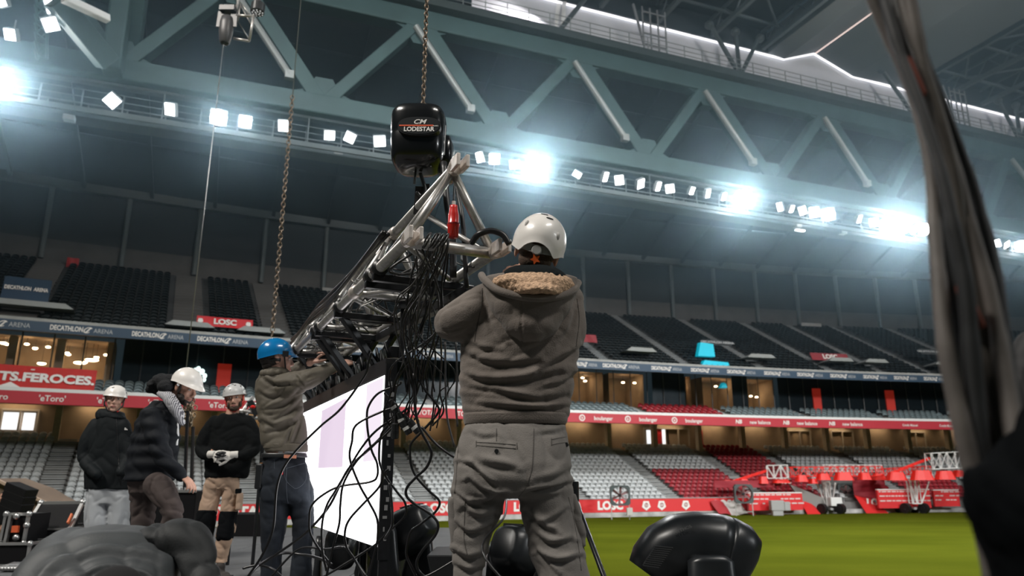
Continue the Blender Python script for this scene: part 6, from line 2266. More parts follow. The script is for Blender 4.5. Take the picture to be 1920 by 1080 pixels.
for (px, py, dv, sd) in ((400, 852, V((.9, -.25, .0)), 1), (436, 853, V((-.9, -.25, -.05)), -1)):
    mb = MB(); w_ = at(px, py, D - .20)
    hand_shapes(mb, w_, dv, V((0, -.8, .5)), sd, 1.12, .75)
    mb.tube([w_ - dv.normalized() * .05, w_ + dv.normalized() * .02], [.036, .034], 14)
    me = remesh(mb, .0045, 2); o = link('glove', me, GLV, P3); me.shade_smooth()
    mb = MB(); mb.ell(w_ + dv.normalized() * .10 + V((0, -.03, .012)), (.045, .02, .016), 10, 8); mb.ell(w_ + dv.normalized() * .12 + V((0, -.03, -.012)), (.03, .02, .012), 10, 8)
    mb.build('black_finger_coating', BLACK, o, smooth=True)
TAN = mat('tan_canvas', (.42, .29, .205), .85, var=.1, bump=.1, bscale=200)
mb = MB()
trunk(mb, [(886, 386, 450, D, .55), (900, 384, 451, D, .56), (918, 382, 450, D, .5)])
trunk(mb, [(905, 382, 417, D, .9), (940, 376, 411, D, .9), (975, 371, 404, D, .9), (1010, 371, 398, D, .9), (1045, 376, 398, D, 1), (1056, 377, 397, D, 1)])
trunk(mb, [(905, 417, 450, D, .9), (940, 416, 448, D, .9), (975, 411, 444, D, .9), (1005, 405, 438, D, .9), (1030, 402, 430, D, .95), (1048, 402, 427, D, 1), (1056, 403, 428, D, 1)])
TR = garment('trousers', mb, .009, TAN, P3, amp=.012, sx=6, sz=7, seed=14, smooth=3)
KP = mat('black_knee_cordura', (.005, .006, .007), .9, spec=.1)
mb = MB(); trunk(mb, [(956, 371, 406, D - .01, .96), (975, 368, 404, D - .01, .96), (1012, 369, 398, D - .01, .96), (1030, 372, 392, D - .01, .96)]); garment('knee_patch', mb, .008, KP, TR, amp=.006, sx=8, sz=8, seed=2, smooth=3)
mb = MB(); trunk(mb, [(958, 413, 446, D - .012, .96), (980, 410, 443, D - .012, .96), (1008, 405, 437, D - .012, .96), (1022, 411, 428, D - .012, .8)]); garment('knee_patch', mb, .008, KP, TR, amp=.006, sx=8, sz=8, seed=3, smooth=3)
mb = MB(); mb.box(at(447, 921, D - .1), (.055, .04, .045), .2); mb.build('pocket_flap', KP, TR, bevel=.008)
mb = MB(); mb.box(at(449, 940, D - .06), (.05, .12, .16), .2); garment('thigh_pocket', mb, .008, TAN, TR, amp=.006, seed=3, smooth=5)
boot(P3, at(385, 1060, D).x, D - .03, BLACK, 190, name='boot')
boot(P3, at(420, 1060, D).x, D - .05, mat('black_boot_suede', (.03, .025, .022), .8), 225, name='boot')

tuck(P3, [(at(439, 749, 7.1), .155)])
# ---------- P4: olive jacket, blue hard hat, dark jeans, reaching into the truss
D = 5.1
P4 = person(ground(532, D), 'person in an olive jacket, dark jeans and blue hard hat reaching up')
HR = euler(-62, 2, 4); hc = at(519, 673, D); hs = 1.06
mb = MB(); head_shapes(mb, hc, HR, hs)
mb.tube([hc + V((0, 0, -.04)), at(515, 702, D), at(515, 722, D)], [.060, .062, .09], 16)
trunk(mb, [(715, 492, 552, D, .6), (770, 495, 560, D, .55), (850, 500, 566, D, .6), (905, 498, 578, D, .6)])
limb(mb, [(545, 718, D - .05, 15), (585, 708, D - .10, 13), (628, 690, D + .02, 9)])
limb(mb, [(505, 715, D + .1, 13), (545, 700, D + .30, 11), (580, 680, D + .30, 8)])
for a_, b2, c2 in ((517, 508, 505), (560, 568, 562)):
    limb(mb, [(a_, 905, D, 22), (b2, 1010, D, 17), (c2, 1150, D, 12)])
hand_shapes(mb, at(580, 680, D + .30), V((.7, .1, .7)), V((-.5, -.6, .4)), 1, 1.05, .8)
hand_shapes(mb, at(628, 690, D + .02), V((.85, .2, .5)), V((-.3, -.7, .5)), 1, 1.05, .8)
BO = finish_body(mb, P4, SKIN2, .0065)
face_bits(BO, hc, HR, hs)
mb = MB(); mb.ell(hc + HR @ V((0, -.030, .01)), (.081, .090, .088), 18, 12, rot=HR); mb.ell(hc + HR @ V((0, -.06, -.045)), (.062, .04, .04), 14, 10, rot=HR); mb.build('hair', HAIR, P4, smooth=True)
BLU = mat('helmet_blue', (.004, .165, .42), .22, coat=.5)
HH = helmet(P4, hc + HR @ V((0, -.012, .034)), HR, .102, .124, .116, BLU, lambda t: -.06 - .30 * max(0, -math.cos(t)), brim=.038, name='hard_hat')
mb = MB(); mb.tube([hc + HR @ V(q) for q in ((.086, .035, .02), (.078, .045, -.04), (.05, .06, -.10), (0, .07, -.118))], .006, 6); mb.tube([hc + HR @ V(q) for q in ((-.086, .035, .02), (-.078, .045, -.04), (-.05, .06, -.10), (0, .07, -.118))], .006, 6)
mb.obox(hc + HR @ V((.100, .04, .03)), HR @ V((.006, 0, 0)), HR @ V((0, .02, 0)), HR @ V((0, 0, .02)))
mb.build('chin_strap', BLACK, P4, smooth=False)
mb = MB(); mb.tube([hc + HR @ V((.088 * math.cos(t_), .012 + .10 * math.sin(t_), -.012)) for t_ in [math.pi * (.0 + k / 12 * 1.0) + math.pi for k in range(13)]], .012, 8); mb.build('inner_cradle', BLACK, P4, smooth=True)
OLV = mat('olive_jacket', (.095, .082, .060), .7, var=.08, bump=.1, bscale=160)
mb = MB()
trunk(mb, [(690, 500, 538, D, .9), (700, 490, 548, D, .8), (715, 480, 560, D, .65), (740, 477, 566, D, .58), (770, 480, 570, D, .56), (800, 486, 574, D, .56), (825, 489, 577, D, .58), (843, 492, 579, D, .58)], e=2.3)
limb(mb, [(538, 722, D - .06, 24), (562, 716, D - .12, 22), (585, 708, D - .12, 19), (607, 697, D - .06, 15), (626, 688, D + .0, 12)])
limb(mb, [(505, 718, D + .1, 22), (540, 702, D + .28, 17), (575, 682, D + .30, 11)])


OS = strokes([([(562, 732), (534, 758), (498, 768)], 3.5, .016), ([(574, 772), (545, 796), (505, 810)], 4, .020), ([(548, 832), (558, 806), (567, 782)], 3, .014), ([(488, 706), (512, 722), (540, 722)], 3.5, .016),
              ([(570, 745), (548, 768), (520, 785)], 3, .012), ([(490, 790), (515, 800), (545, 790)], 3, .012), ([(556, 715), (575, 722), (598, 712)], 2.5, .010), ([(548, 700), (560, 712), (570, 728)], 2.5, .010), ([(535, 835), (543, 815), (552, 795)], 2.5, .010), ([(484, 735), (500, 745), (520, 745)], 3, .012)])


def olive_folds(c, n):
    u, v_ = proj(c)
    a_ = min(1, max(0, (v_ - 700) / 60))
    ph = ((u - 480) * .55 + (v_ - 700)) / 11 + 2.5 * noise.noise(V((c.x * 5, c.y * 5, c.z * 4)))
    return .003 * a_ * math.sin(ph) * (.5 + noise.noise(V((c.x * 4, 2, c.z * 4)))) + OS(c, n)


J = garment('jacket', mb, .009, OLV, P4, amp=.010, sx=5, sz=6, seed=51, smooth=2, extra=olive_folds)
mb = MB()
for k in range(12):
    a_ = 2 * math.pi * k / 12
    mb.ell(at(517, 702, D) + V((.085 * math.cos(a_), .085 * math.sin(a_), .0)), (.03, .03, .032), 10, 8)
garment('collar', mb, .009, OLV, J, amp=.005, sx=8, sz=8, seed=1, smooth=4)
mb = MB(); trunk(mb, [(832, 494, 577, D - .005, .60), (848, 498, 577, D - .005, .60)]); garment('hem_band', mb, .008, OLV, J, amp=.003, sx=8, sz=8, seed=3, smooth=2)
mb = MB(); trunk(mb, [(838, 505, 574, D, .58), (851, 505, 575, D, .58)]); garment('white_shirt', mb, .008, WHITE, P4, amp=.004, sx=9, sz=9, seed=4, smooth=2)
lt = MB()
p_ = None
bpy.context.view_layer.update()
for i, ch in enumerate('Carhartt'[:0]):
    pass
DEN = mat('dark_denim', (.014, .0175, .023), .85, spec=.2, var=.5, vscale=7, bump=.2, bscale=300)
mb = MB()
trunk(mb, [(849, 494, 572, D, .56), (865, 490, 575, D, .58), (890, 487, 581, D, .62), (915, 486, 586, D, .62), (938, 486, 588, D, .58), (946, 492, 584, D, .5)])
trunk(mb, [(915, 486, 540, D, .85), (950, 487, 541, D, .85), (990, 489, 537, D, .85), (1020, 489, 530, D, .9), (1080, 488, 527, D, .95), (1150, 487, 524, D, 1), (1170, 486, 525, D, 1)])
trunk(mb, [(915, 538, 587, D, .85), (950, 543, 590, D, .85), (990, 547, 588, D, .85), (1020, 548, 585, D, .9), (1080, 543, 584, D, .95), (1150, 541, 583, D, 1), (1170, 540, 584, D, 1)])
JN = garment('jeans', mb, .009, DEN, P4, amp=.011, sx=5, sz=6, seed=61, smooth=3)
mb = MB(); trunk(mb, [(850, 492, 574, D, .60), (858, 490, 576, D, .60)], 40); mb.build('belt', BLACK, P4, smooth=True)
bpy.context.view_layer.update()
p_ = on_surface(JN, 544, 856, .02)
if p_ is not None:
    mb = MB(); mb.obox(p_, V((.042, 0, -.002)), V((0, .002, 0)), V((0, 0, .011))); mb.build('leather_patch', mat('tan_leather', (.50, .20, .12), .6), JN)
DS = mat('denim_thread', (.045, .055, .07), .8)
for pts in ([(533, 880), (536, 900), (548, 913), (556, 916), (568, 908), (574, 895), (572, 868)], [(533, 880), (552, 874), (572, 868)], [(514, 862), (515, 880)], [(538, 862), (537, 900), (538, 930), (540, 944)]):
    seam(JN, pts, .0018, 'stitching', DS, JN)
p_ = on_surface(JN, 529, 887, .004)
if p_ is not None:
    mb = MB(); mb.obox(p_, V((.005, 0, 0)), V((0, .002, 0)), V((0, 0, .010))); mb.build('red_tab', REDP, JN)
# tool pouch on the left hip with an orange handle
mb = MB(); c_ = at(489, 893, D - .03); mb.box(c_, (.05, .10, .17)); mb.build('tool_pouch', BLACK, P4, bevel=.012)
mb = MB(); mb.tube([at(491, 868, D - .04), at(491, 880, D - .04)], .011, 10); mb.build('orange_handle', mat('orange_grip', (.80, .30, .03), .5), P4)
for px, yw in ((505, -10), (562, -30)):
    boot(P4, at(px, 1150, D).x, D, BLACK, yw, name='boot')

tuck(P4, [(at(519, 673, 5.1), .155), (at(637, 684, 5.12), .09), (at(590, 673, 5.4), .10)])
# ---------- P6: crouched figure, only the grey back shows
D = 2.15
P6 = person(ground(230, D), 'person bent low in a dark grey jacket, only the rounded back showing')
mb = MB()
def ellp(mb, px, py, d, rx, ry, rz, rot=None):
    k = mpp(d, py); mb.ell(at(px, py, d), (rx * k, ry * k, rz * k), 28, 18, rot=rot)
ellp(mb, 200, 1180, D + .10, 120, 110, 120)
ellp(mb, 165, 1240, D - .05, 90, 100, 90)
limb(mb, [(300, 1200, D + .05, 50), (385, 1180, D + .03, 25), (388, 1300, D, 24), (388, 1480, D, 18)])
limb(mb, [(110, 1180, D, 45), (90, 1300, D - .2, 35), (150, 1450, D - .3, 25)])
limb(mb, [(260, 1280, D + .1, 60), (230, 1380, D - .2, 50), (240, 1500, D + .2, 35)])
head_shapes(mb, at(90, 1330, D - .35), euler(150, -60, 0))
limb(mb, [(150, 1250, D - .1, 40), (110, 1300, D - .25, 38)])
hand_shapes(mb, at(150, 1450, D - .3), V((.2, -.3, -1)), V((-1, 0, 0)), 1)
hand_shapes(mb, at(380, 1480, D), V((.2, -.3, -1)), V((-1, 0, 0)), 1)
finish_body(mb, P6, SKIN, .010)
GJ = mat('charcoal_shell', (.045, .050, .053), .6, var=.1, bump=.08, bscale=150)
mb = MB()
trunk(mb, [(984, 165, 250, D + .14, .7), (988, 135, 272, D + .12, .8), (996, 112, 288, D + .1, .85), (1010, 92, 300, D + .08, .85), (1030, 74, 312, D + .05, .85), (1055, 56, 322, D + .02, .85), (1085, 38, 330, D, .85), (1150, 10, 335, D - .03, .85), (1250, -10, 330, D - .05, .85), (1330, 5, 300, D - .05, .8)], n=44, e=2.1)
ellp(mb, 60, 1280, D - .1, 60, 90, 120)


def back_folds(c, n):
    u, v_ = proj(c)
    if n.y > .4:
        return 0.0
    r_ = math.hypot((u - 215) * .62, v_ - 1118) + 5 * noise.noise(V((c.x * 5, c.y * 5, c.z * 5)))
    return .012 * math.exp(-((r_ - 56) / 4) ** 2) + .011 * math.exp(-((r_ - 92) / 6) ** 2) - .008 * math.exp(-((r_ - 80) / 6) ** 2) + .006 * math.exp(-((r_ - 118) / 6) ** 2)


J = garment('jacket', mb, .008, GJ, P6, amp=.009, sx=4, sz=4, seed=71, smooth=14, extra=back_folds)
mb = MB()
trunk(mb, [(974, 322, 352, D + .12, .8), (979, 292, 372, D + .11, .8), (990, 268, 386, D + .10, .7), (1005, 250, 396, D + .09, .6), (1022, 250, 402, D + .08, .5), (1034, 290, 406, D + .07, .5), (1050, 330, 410, D + .05, .7), (1085, 344, 418, D + .03, .9), (1180, 350, 425, D, 1), (1440, 355, 425, D, 1)], n=36, e=2.2)
SL_ = garment('bent_leg', mb, .008, mat('charcoal_trousers', (.009, .011, .012), .7, var=.1, bump=.08, bscale=150), P6, amp=.016, sx=6, sz=6, seed=78, smooth=7)
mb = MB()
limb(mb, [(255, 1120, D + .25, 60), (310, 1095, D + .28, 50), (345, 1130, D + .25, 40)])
mb.build('hollow_shade', mat('hollow_shade_black', (.006, .006, .007), .9), P6, smooth=True)  # black body standing in for the shade in the hollow beside the back
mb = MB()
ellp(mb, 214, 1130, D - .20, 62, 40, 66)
mb.build('hollow_shade', mat('hollow_shade_black', (.006, .006, .007), .9), P6, smooth=True)  # black dome standing in for the shaded opening under the jacket
for px, py in ((293, 1050), (326, 1044)):
    p_ = at(px, py, D + .10)
    mb = MB(); mb.tube([p_ + V((.005 * math.cos(t_) + .002 * k, -.002 * k, .006 * math.sin(t_))) for k, t_ in enumerate([math.pi * j / 5 for j in range(6)])], .0022, 6); mb.tube([p_, p_ + V((.010, -.004, -.010))], .0025, 6)
    mb.build('brass_buckle', mat('brass', (.45, .26, .08), .4, .8), P6, smooth=True)
tuck(P6, [])
# ------------------------------------------------------------------ gear on the far left of the stage
CASEB = mat('case_laminate', (.008, .008, .009), .6, spec=.12, bump=.1, bscale=60)
EDGE = mat('case_edge_aluminium', (.55, .55, .54), .35, .85)


def flight_case(p, w_, d_, h_, rz, label, lid=None, wheels=True):
    t = empty('flight_case', p, label, 'case')
    ca, sa = math.cos(rz), math.sin(rz)
    X, Y = V((ca, sa, 0)), V((-sa, ca, 0))
    z0 = .08 if wheels else .0
    mb = MB(); mb.obox(p + V((0, 0, z0 + h_ / 2)), X * w_ / 2, Y * d_ / 2, V((0, 0, h_ / 2))); mb.build('body', CASEB, t)
    e = MB()
    for sx in (-1, 1):
        for sy in (-1, 1):
            c = p + X * sx * w_ / 2 + Y * sy * d_ / 2
            e.beam(c + V((0, 0, z0)), c + V((0, 0, z0 + h_)), .028, .028, up=Y)
    for z in (z0, z0 + h_):
        for sy in (-1, 1):
            e.beam(p - X * w_ / 2 + Y * sy * d_ / 2 + V((0, 0, z)), p + X * w_ / 2 + Y * sy * d_ / 2 + V((0, 0, z)), .028, .028)
        for sx in (-1, 1):
            e.beam(p + X * sx * w_ / 2 - Y * d_ / 2 + V((0, 0, z)), p + X * sx * w_ / 2 + Y * d_ / 2 + V((0, 0, z)), .028, .028)
    e.build('edge_profiles', EDGE, t)
    for sx in (-1, 1):
        for sy in (-1, 1):
            for z in (z0, z0 + h_):
                b_ = MB(); b_.ell(p + X * sx * w_ / 2 + Y * sy * d_ / 2 + V((0, 0, z)), (.033, .033, .033), 10, 6); b_.build('ball_corner', EDGE, t, smooth=True)
            if wheels:
                b_ = MB(); c = p + X * sx * (w_ / 2 - .08) + Y * sy * (d_ / 2 - .08) + V((0, 0, .04)); b_.tube([c - X * .02, c + X * .02], .04, 14); b_.build('caster', RUBBER, t)
    return t


# open case: lid leaning back
cp = at(98, 1030, 9.6)
D8 = 8.8
bx0, bx1 = at(42, 1030, D8), at(160, 1030, D8)
wd = bx1.x - bx0.x
cp = V(((bx0.x + bx1.x) / 2, D8 + .3, 0))
top = at(98, 992, D8).z
t = empty('flight_case', cp, 'open black flight case with its silver edged lid tilted back', 'case')
mb = MB(); mb.box(cp + V((0, 0, top / 2)), (wd, .62, top)); mb.build('body', CASEB, t, bevel=.01)
lidp = [at(46, 993, D8 + .05), at(130, 994, D8 + .05), at(155, 942, D8 + .35), at(77, 943, D8 + .35)]
n_ = (lidp[1] - lidp[0]).cross(lidp[3] - lidp[0]).normalized()
mb = MB(); mb.rings([lidp, [p + n_ * -.10 for p in lidp]]); mb.build('lid', CASEB, t)
mb = MB()
for a, b_ in zip(lidp, lidp[1:] + lidp[:1]):
    mb.beam(a, b_, .035, .035)
mb.beam(at(46, 994, D8), at(158, 992, D8), .02, .03)
mb.build('edge_profiles', EDGE, t)
for a in lidp:
    mb = MB(); mb.ell(a, (.04, .04, .04), 10, 6); mb.build('ball_corner', EDGE, t, smooth=True)
mb = MB(); mb.beam(at(127, 981, D8 + .05), at(135, 964, D8 + .12), .02, .035); mb.build('orange_strap', mat('orange_web', (.62, .13, .03), .6), t)
t = flight_case(V((at(22, 1000, 8.2).x, 8.4, 0)), .42, .5, .22, .1, 'low black case lying flat at the left frame edge', wheels=False)
# rack of stacked gear left: case standing on end
g = empty('equipment_case', V((at(25, 1000, 8.4).x, 8.6, .24)), 'upright black equipment case with silver edges and latches at the left frame edge', 'case')
q = [at(0, 1023, 8.4), at(44, 1019, 8.4), at(54, 964, 8.4), at(12, 964, 8.4)]
mb = MB(); mb.rings([q, [p + V((0, .4, 0)) for p in q]]); mb.build('body', CASEB, g)
mb = MB()
for a, b_ in zip(q, q[1:] + q[:1]):
    mb.beam(a, b_, .03, .03)
mb.beam(at(10, 1022, 8.38), at(22, 964, 8.38), .05, .03)
mb.build('edge_profiles', EDGE, g)
for a in q + [at(31, 968, 8.36), at(30, 1008, 8.36), at(50, 985, 8.36)]:
    mb = MB(); mb.ell(a, (.035, .03, .035), 10, 6); mb.build('ball_corner', EDGE, g, smooth=True)
mb = MB(); mb.box(at(29, 992, 8.36), (.07, .03, .07)); mb.build('orange_sticker', mat('orange_sticker', (.6, .10, .03), .6), g)
mb = MB()
for k in range(7):
    mb.tube([V((at(2 + 6 * k, 1040, 7.6).x, 7.6, .03)), V((at(6 + 6 * k, 1040, 7.7).x, 7.9, .05))], .02, 6)
tag(mb.build('shackle_row', STEEL, smooth=True), 'small metal shackles lying in a row on the stage floor at the far left', 'shackles', kind='stuff')
# tool on the floor, brown ramp, black line of speakers, small figure
mb = MB(); a = at(412, 1054, 6.9)
mb.tube([V((a.x - .06, 7.0, .03)), V((a.x + .08, 7.05, .03))], .018, 8)
tag(mb.build('hand_torch', BLACK, smooth=True), 'small black torch lying by the tan trousered boots', 'torch')
BRN = mat('brown_board', (.17, .12, .085), .8, var=.15, vscale=2)
mb = MB(); pp = [at(-20, 897, 16), at(36, 917, 16), at(66, 935, 16), at(118, 962, 16), at(118, 1000, 16), at(-20, 1000, 16)]
mb.rings([pp, [p + V((0, 1.2, 0)) for p in pp]])
struct(mb.build('wall_ramp_board', BRN))
mb = MB(); mb.beam(at(-20, 893, 15.9), at(118, 958, 15.9), .08, .05); struct(mb.build('trim_4', mat('pale_wood', (.40, .30, .22), .7)))
t = empty('line_array_speaker', at(32, 985, 15), 'dark stack of angled loudspeaker boxes leaning at the far left', 'loudspeaker')
for k in range(5):
    mb = MB(); c = at(40 - 4 * k, 918 + 14 * k, 15.2); mb.obox(c, V((.22, 0, -.08)), V((0, .2, 0)), V((.02, 0, .075))); mb.build('cabinet', CASEB, t, bevel=.01)
mb = MB(); mb.box(V((at(32, 900, 15.2).x, 15.2, at(32, 985, 15).z / 2)), (.3, .3, at(32, 985, 15).z)); mb.build('base', BLACK, t)
D = 15.5
PF = person(V((at(7, 900, D).x, D, 0)), 'small distant figure in a dark top and jeans at the left frame edge')
mb = MB(); HR = euler(170); hc = at(8, 932, D); head_shapes(mb, hc, HR, 1.0)
mb.tube([hc, at(8, 945, D)], [.06, .07], 12)
trunk(mb, [(943, 0, 16, D, .5), (950, -3, 18, D, .5), (962, -2, 17, D, .5), (975, -2, 16, D, .55)])
limb(mb, [(-1, 947, D, 3), (-4, 960, D - .05, 3), (4, 966, D - .2, 2)]); limb(mb, [(17, 947, D, 3), (20, 960, D - .05, 3), (10, 966, D - .2, 2)])
for a_ in (2, 12):
    limb(mb, [(a_, 975, D, 5), (a_, 990, D - .05, 4), (a_, 1000, D, 3)]); c = at(a_, 990, D); mb.tube([at(a_, 985, D), V((c.x, D, .04))], .05, 10)
hand_shapes(mb, at(4, 966, D - .2), V((1, -.2, .2)), V((0, -1, .2)), 1); hand_shapes(mb, at(10, 966, D - .2), V((-1, -.2, .2)), V((0, -1, .2)), -1)
finish_body(mb, PF, SKIN, .012)
mb = MB(); trunk(mb, [(942, 1, 15, D, .55), (950, -4, 19, D, .55), (962, -3, 18, D, .56), (977, -3, 17, D, .6)])
limb(mb, [(-1, 948, D, 4), (-5, 960, D - .05, 3.6), (3, 966, D - .18, 3)]); limb(mb, [(17, 948, D, 4), (21, 960, D - .05, 3.6), (11, 966, D - .18, 3)])
garment('jacket', mb, .02, BLKJ, PF, amp=.01, smooth=2)
mb = MB(); trunk(mb, [(974, -3, 17, D, .6), (985, -3, 16, D, .6)])
for a_ in (2, 12):
    c = at(a_, 990, D); mb.tube([at(a_, 980, D), V((c.x, D, .05))], .09, 12)
garment('jeans', mb, .02, DEN, PF, amp=.01, smooth=2)
mb = MB(); mb.ell(hc + V((0, .02, .04)), (.083, .098, .09), 14, 8); mb.build('hair', HAIR, PF, smooth=True)
tuck(PF, [(hc, .16)])
# case with mixer behind the man in the parka
cx = at(345, 930, 8.6)
t = empty('control_desk', V((at(330, 930, 8.8).x, 8.8, 0)), 'black desk case with a row of small controls behind the dark parka', 'desk')
zt = at(345, 921, 8.6).z
xa, xb = at(270, 930, 8.7).x, at(374, 930, 8.7).x
mb = MB(); mb.box(V(((xa + xb) / 2, 8.9, zt / 2)), (xb - xa, .6, zt)); mb.build('body', CASEB, t, bevel=.01)
mb = MB(); mb.beam(V((xa, 8.6, zt)), V((xb, 8.6, zt)), .03, .03); mb.build('edge_profiles', EDGE, t)
for k in range(12):
    mb = MB(); mb.box(V((xa + .06 + k * (xb - xa - .12) / 11, 8.66, zt + .025)), (.02, .02, .03)); mb.build('knob', mat('knob_grey', (.3, .3, .3), .5), t)
mb = MB(); mb.beam(at(346, 921, 8.8), at(352, 770, 8.8), .03, .03, up=(1, 0, 0)); mb.build('mast', BLACKM, t)
# chain bag hanging over the desk
t = empty('chain_bag', at(352, 765, 9.0), 'bundle of tangled brown chain hanging behind the bearded profile', 'chain')
mb = MB(); rq = random.Random(5)
for k in range(70):
    f = rq.random()
    c = at(352 + rq.gauss(0, 6 - 2 * f), 735 + 62 * f, 9.0 + rq.uniform(-.05, .05)); a1 = rq.random() * 6
    pts = [c + V((.03 * math.cos(q) * math.cos(a1), .03 * math.cos(q) * math.sin(a1), .035 * math.sin(q))) for q in [2 * math.pi * j / 7 for j in range(8)]]
    mb.tube(pts, .008, 5, cap=False)
mb.build('links', mat('brass_chain', (.32, .26, .19), .4, .7), t, smooth=True)
mb = MB(); mb.tube([at(350, 700, 9.0), at(351, 736, 9.0)], .03, 8); mb.build('hook', BLACKM, t)
mb = MB(); mb.tube([at(362, 800, 9.0), at(361, 850, 9.0), at(358, 920, 9.0)], .02, 6); mb.build('tail_cable', RUBBER, t)
# short truss stub and lamp seen left of the olive jacket
t = empty('ground_truss', at(470, 790, 8.0), 'end of a small silver truss with a red plug beside the olive jacket', 'truss')
for a, b_ in (((452, 775), (474, 745)), ((455, 786), (478, 756)), ((448, 770), (500, 777)), ((450, 780), (500, 786))):
    mb = MB(); mb.tube([at(*a, 8), at(*b_, 8.2)], .022, 8); mb.build('tube', ALU, t, smooth=True)
mb = MB(); mb.rings([[at(x, y, 8.05) for x, y in ((462, 752), (473, 748), (486, 772), (478, 784))], [at(x, y, 8.3) for x, y in ((462, 752), (473, 748), (486, 772), (478, 784))]]); mb.build('connector', BLACK, t, bevel=.01)
mb = MB(); mb.ell(at(474, 763, 7.98), (.03, .02, .02), 8, 6); mb.build('red_plug', REDP, t)
for px in (452, 497):
    a = at(px, 782, 8.2); mb = MB(); mb.tube([a, (a.x, a.y, 0)], .02, 8); mb.build('leg', BLACKM, t)
# black risers at the back edge of the stage
zt = .34
for i, (p0, p1, d, lb) in enumerate([(432, 500, 12.0, 'low black riser box at the back edge of the stage behind the jeans'), (150, 166, 9.6, 'black box standing right of the open flight case')]):
    xa, xb = at(p0, 900, d).x, at(p1, 900, d).x
    mb = MB(); mb.box(V(((xa + xb) / 2, d + .3, zt / 2)), (xb - xa, .6, zt))
    tag(mb.build('black_riser', CASEB, bevel=.01), lb, 'box')
xa, xb = at(128, 900, 10.5).x, at(280, 900, 10.5).x
mb = MB(); mb.box(V(((xa + xb) / 2, 10.9, .22)), (xb - xa, .6, .44)); tag(mb.build('black_cabinet', BLACK, bevel=.01), 'long low black cabinet behind the pale sweatpants', 'cabinet')

# ------------------------------------------------------------------ black cloth and bag at the right frame edge
CL = mat('black_drape', (.0028, .0034, .0040), .9, spec=.05, bump=.1, bscale=80)
mb = MB()
Dd = .72
limb(mb, [(1930, 770, Dd, 16), (1918, 850, Dd, 48), (1908, 920, Dd, 74), (1910, 980, Dd, 82), (1930, 1050, Dd, 72), (1950, 1150, Dd, 70)])
limb(mb, [(1838, 900, Dd, 36), (1846, 945, Dd, 42), (1862, 985, Dd, 36), (1890, 1040, Dd, 40)])
o = garment('black_drape', mb, .006, CL, None, amp=.010, sx=12, sz=4, seed=91, smooth=4)
tag(o, 'black cloth bundle wrapped around the blurred cables at the lower right', 'cloth')
mb = MB()
limb(mb, [(1928, 640, 1.3, 22), (1925, 680, 1.3, 34), (1930, 740, 1.3, 44), (1940, 820, 1.3, 50)])
o = garment('hanging_black_bag', mb, .008, mat('bag_black', (.012, .012, .013), .7), None, amp=.008, sx=10, sz=6, seed=95, smooth=4)
tag(o, 'dark rounded bag half cut off by the right frame edge', 'bag')

# ------------------------------------------------------------------ grow light rigs, fans and dugout dressing on the pitch edge
RGB_ = mat('rig_red', (.72, .022, .015), .45, emit=(.9, .02, .01), estr=.12)
RIGW = mat('rig_white', (.72, .72, .70), .45)


def lattice(mb, a, b_, h, w_, n, r=.035):
    a, b_ = V(a), V(b_)
    d = (b_ - a).normalized(); s_ = d.cross(V((0, 0, 1))).normalized() * w_ / 2
    up = V((0, 0, h))
    for o_ in (s_, -s_):
        mb.tube([a + o_, b_ + o_], r, 5); mb.tube([a + o_ + up, b_ + o_ + up], r, 5)
        for k in range(n + 1):
            p = a.lerp(b_, k / n) + o_
            mb.tube([p, p + up], r * .9, 5)
            if k < n:
                q_ = a.lerp(b_, (k + 1) / n) + o_
                mb.tube([p, q_ + up] if k % 2 else [p + up, q_], r * .8, 5)
    for k in range(n + 1):
        p = a.lerp(b_, k / n)
        mb.tube([p - s_, p + s_], r * .8, 5); mb.tube([p - s_ + up, p + s_ + up], r * .8, 5)


def grow_rig(px_base, py_base, segs, lamps, label, cab=True):
    base = atz(px_base, py_base, PZ)
    d = base.y
    t = empty('grow_light_rig', base, label, 'machine')
    for nm, (a, b_, h, w_, n, m_) in segs:
        mb = MB(); lattice(mb, at(a[0], a[1], d + a[2]), at(b_[0], b_[1], d + b_[2]), h, w_, n)
        mb.build(nm, m_, t, smooth=False)
    for (px, py, wpx, hpx, dd) in lamps:
        c = at(px, py, d + dd); k = mpp(d + dd, py); w_, h_ = wpx * k / 2, hpx * k / 2
        mb = MB(); mb.rings([[c + V((x, y, h_)) for x, y in srr(w_ * .68, .35, 12, 5)], [c + V((x, y, -h_)) for x, y in srr(w_, .5, 12, 5)]])
        mb.build('lamp_hood', RGB_, t)
    # undercarriage
    k = mpp(d, py_base)
    for dx_, dd in ((-17, .2), (17, .2), (-14, 1.4), (15, 1.4)):
        r_ = 9.5 * k
        c = V((base.x + dx_ * k, d + dd, PZ + r_))
        mb = MB(); mb.tube([c - V((.16, .1, 0)), c + V((.16, .1, 0))], [r_, r_], 20); mb.tube([c - V((.19, .12, 0)), c + V((.19, .12, 0))], r_ * .45, 12); mb.build('wheel', RUBBER, t)
    mb = MB(); mb.box(V((base.x, d + .8, PZ + 9 * k)), (38 * k, .3, 4 * k)); mb.box(V((base.x, d + .8, PZ + 9 * k)), (5 * k, 1.4, 4 * k)); mb.build('axle_frame', mat('rig_grey', (.3, .3, .3), .5, .4), t)
    if cab:
        mb = MB(); mb.box(V((base.x + 12 * k, d + .7, PZ + 22 * k)), (22 * k, .9, 16 * k)); mb.build('engine_box', RIGW, t, bevel=.06)
    return t


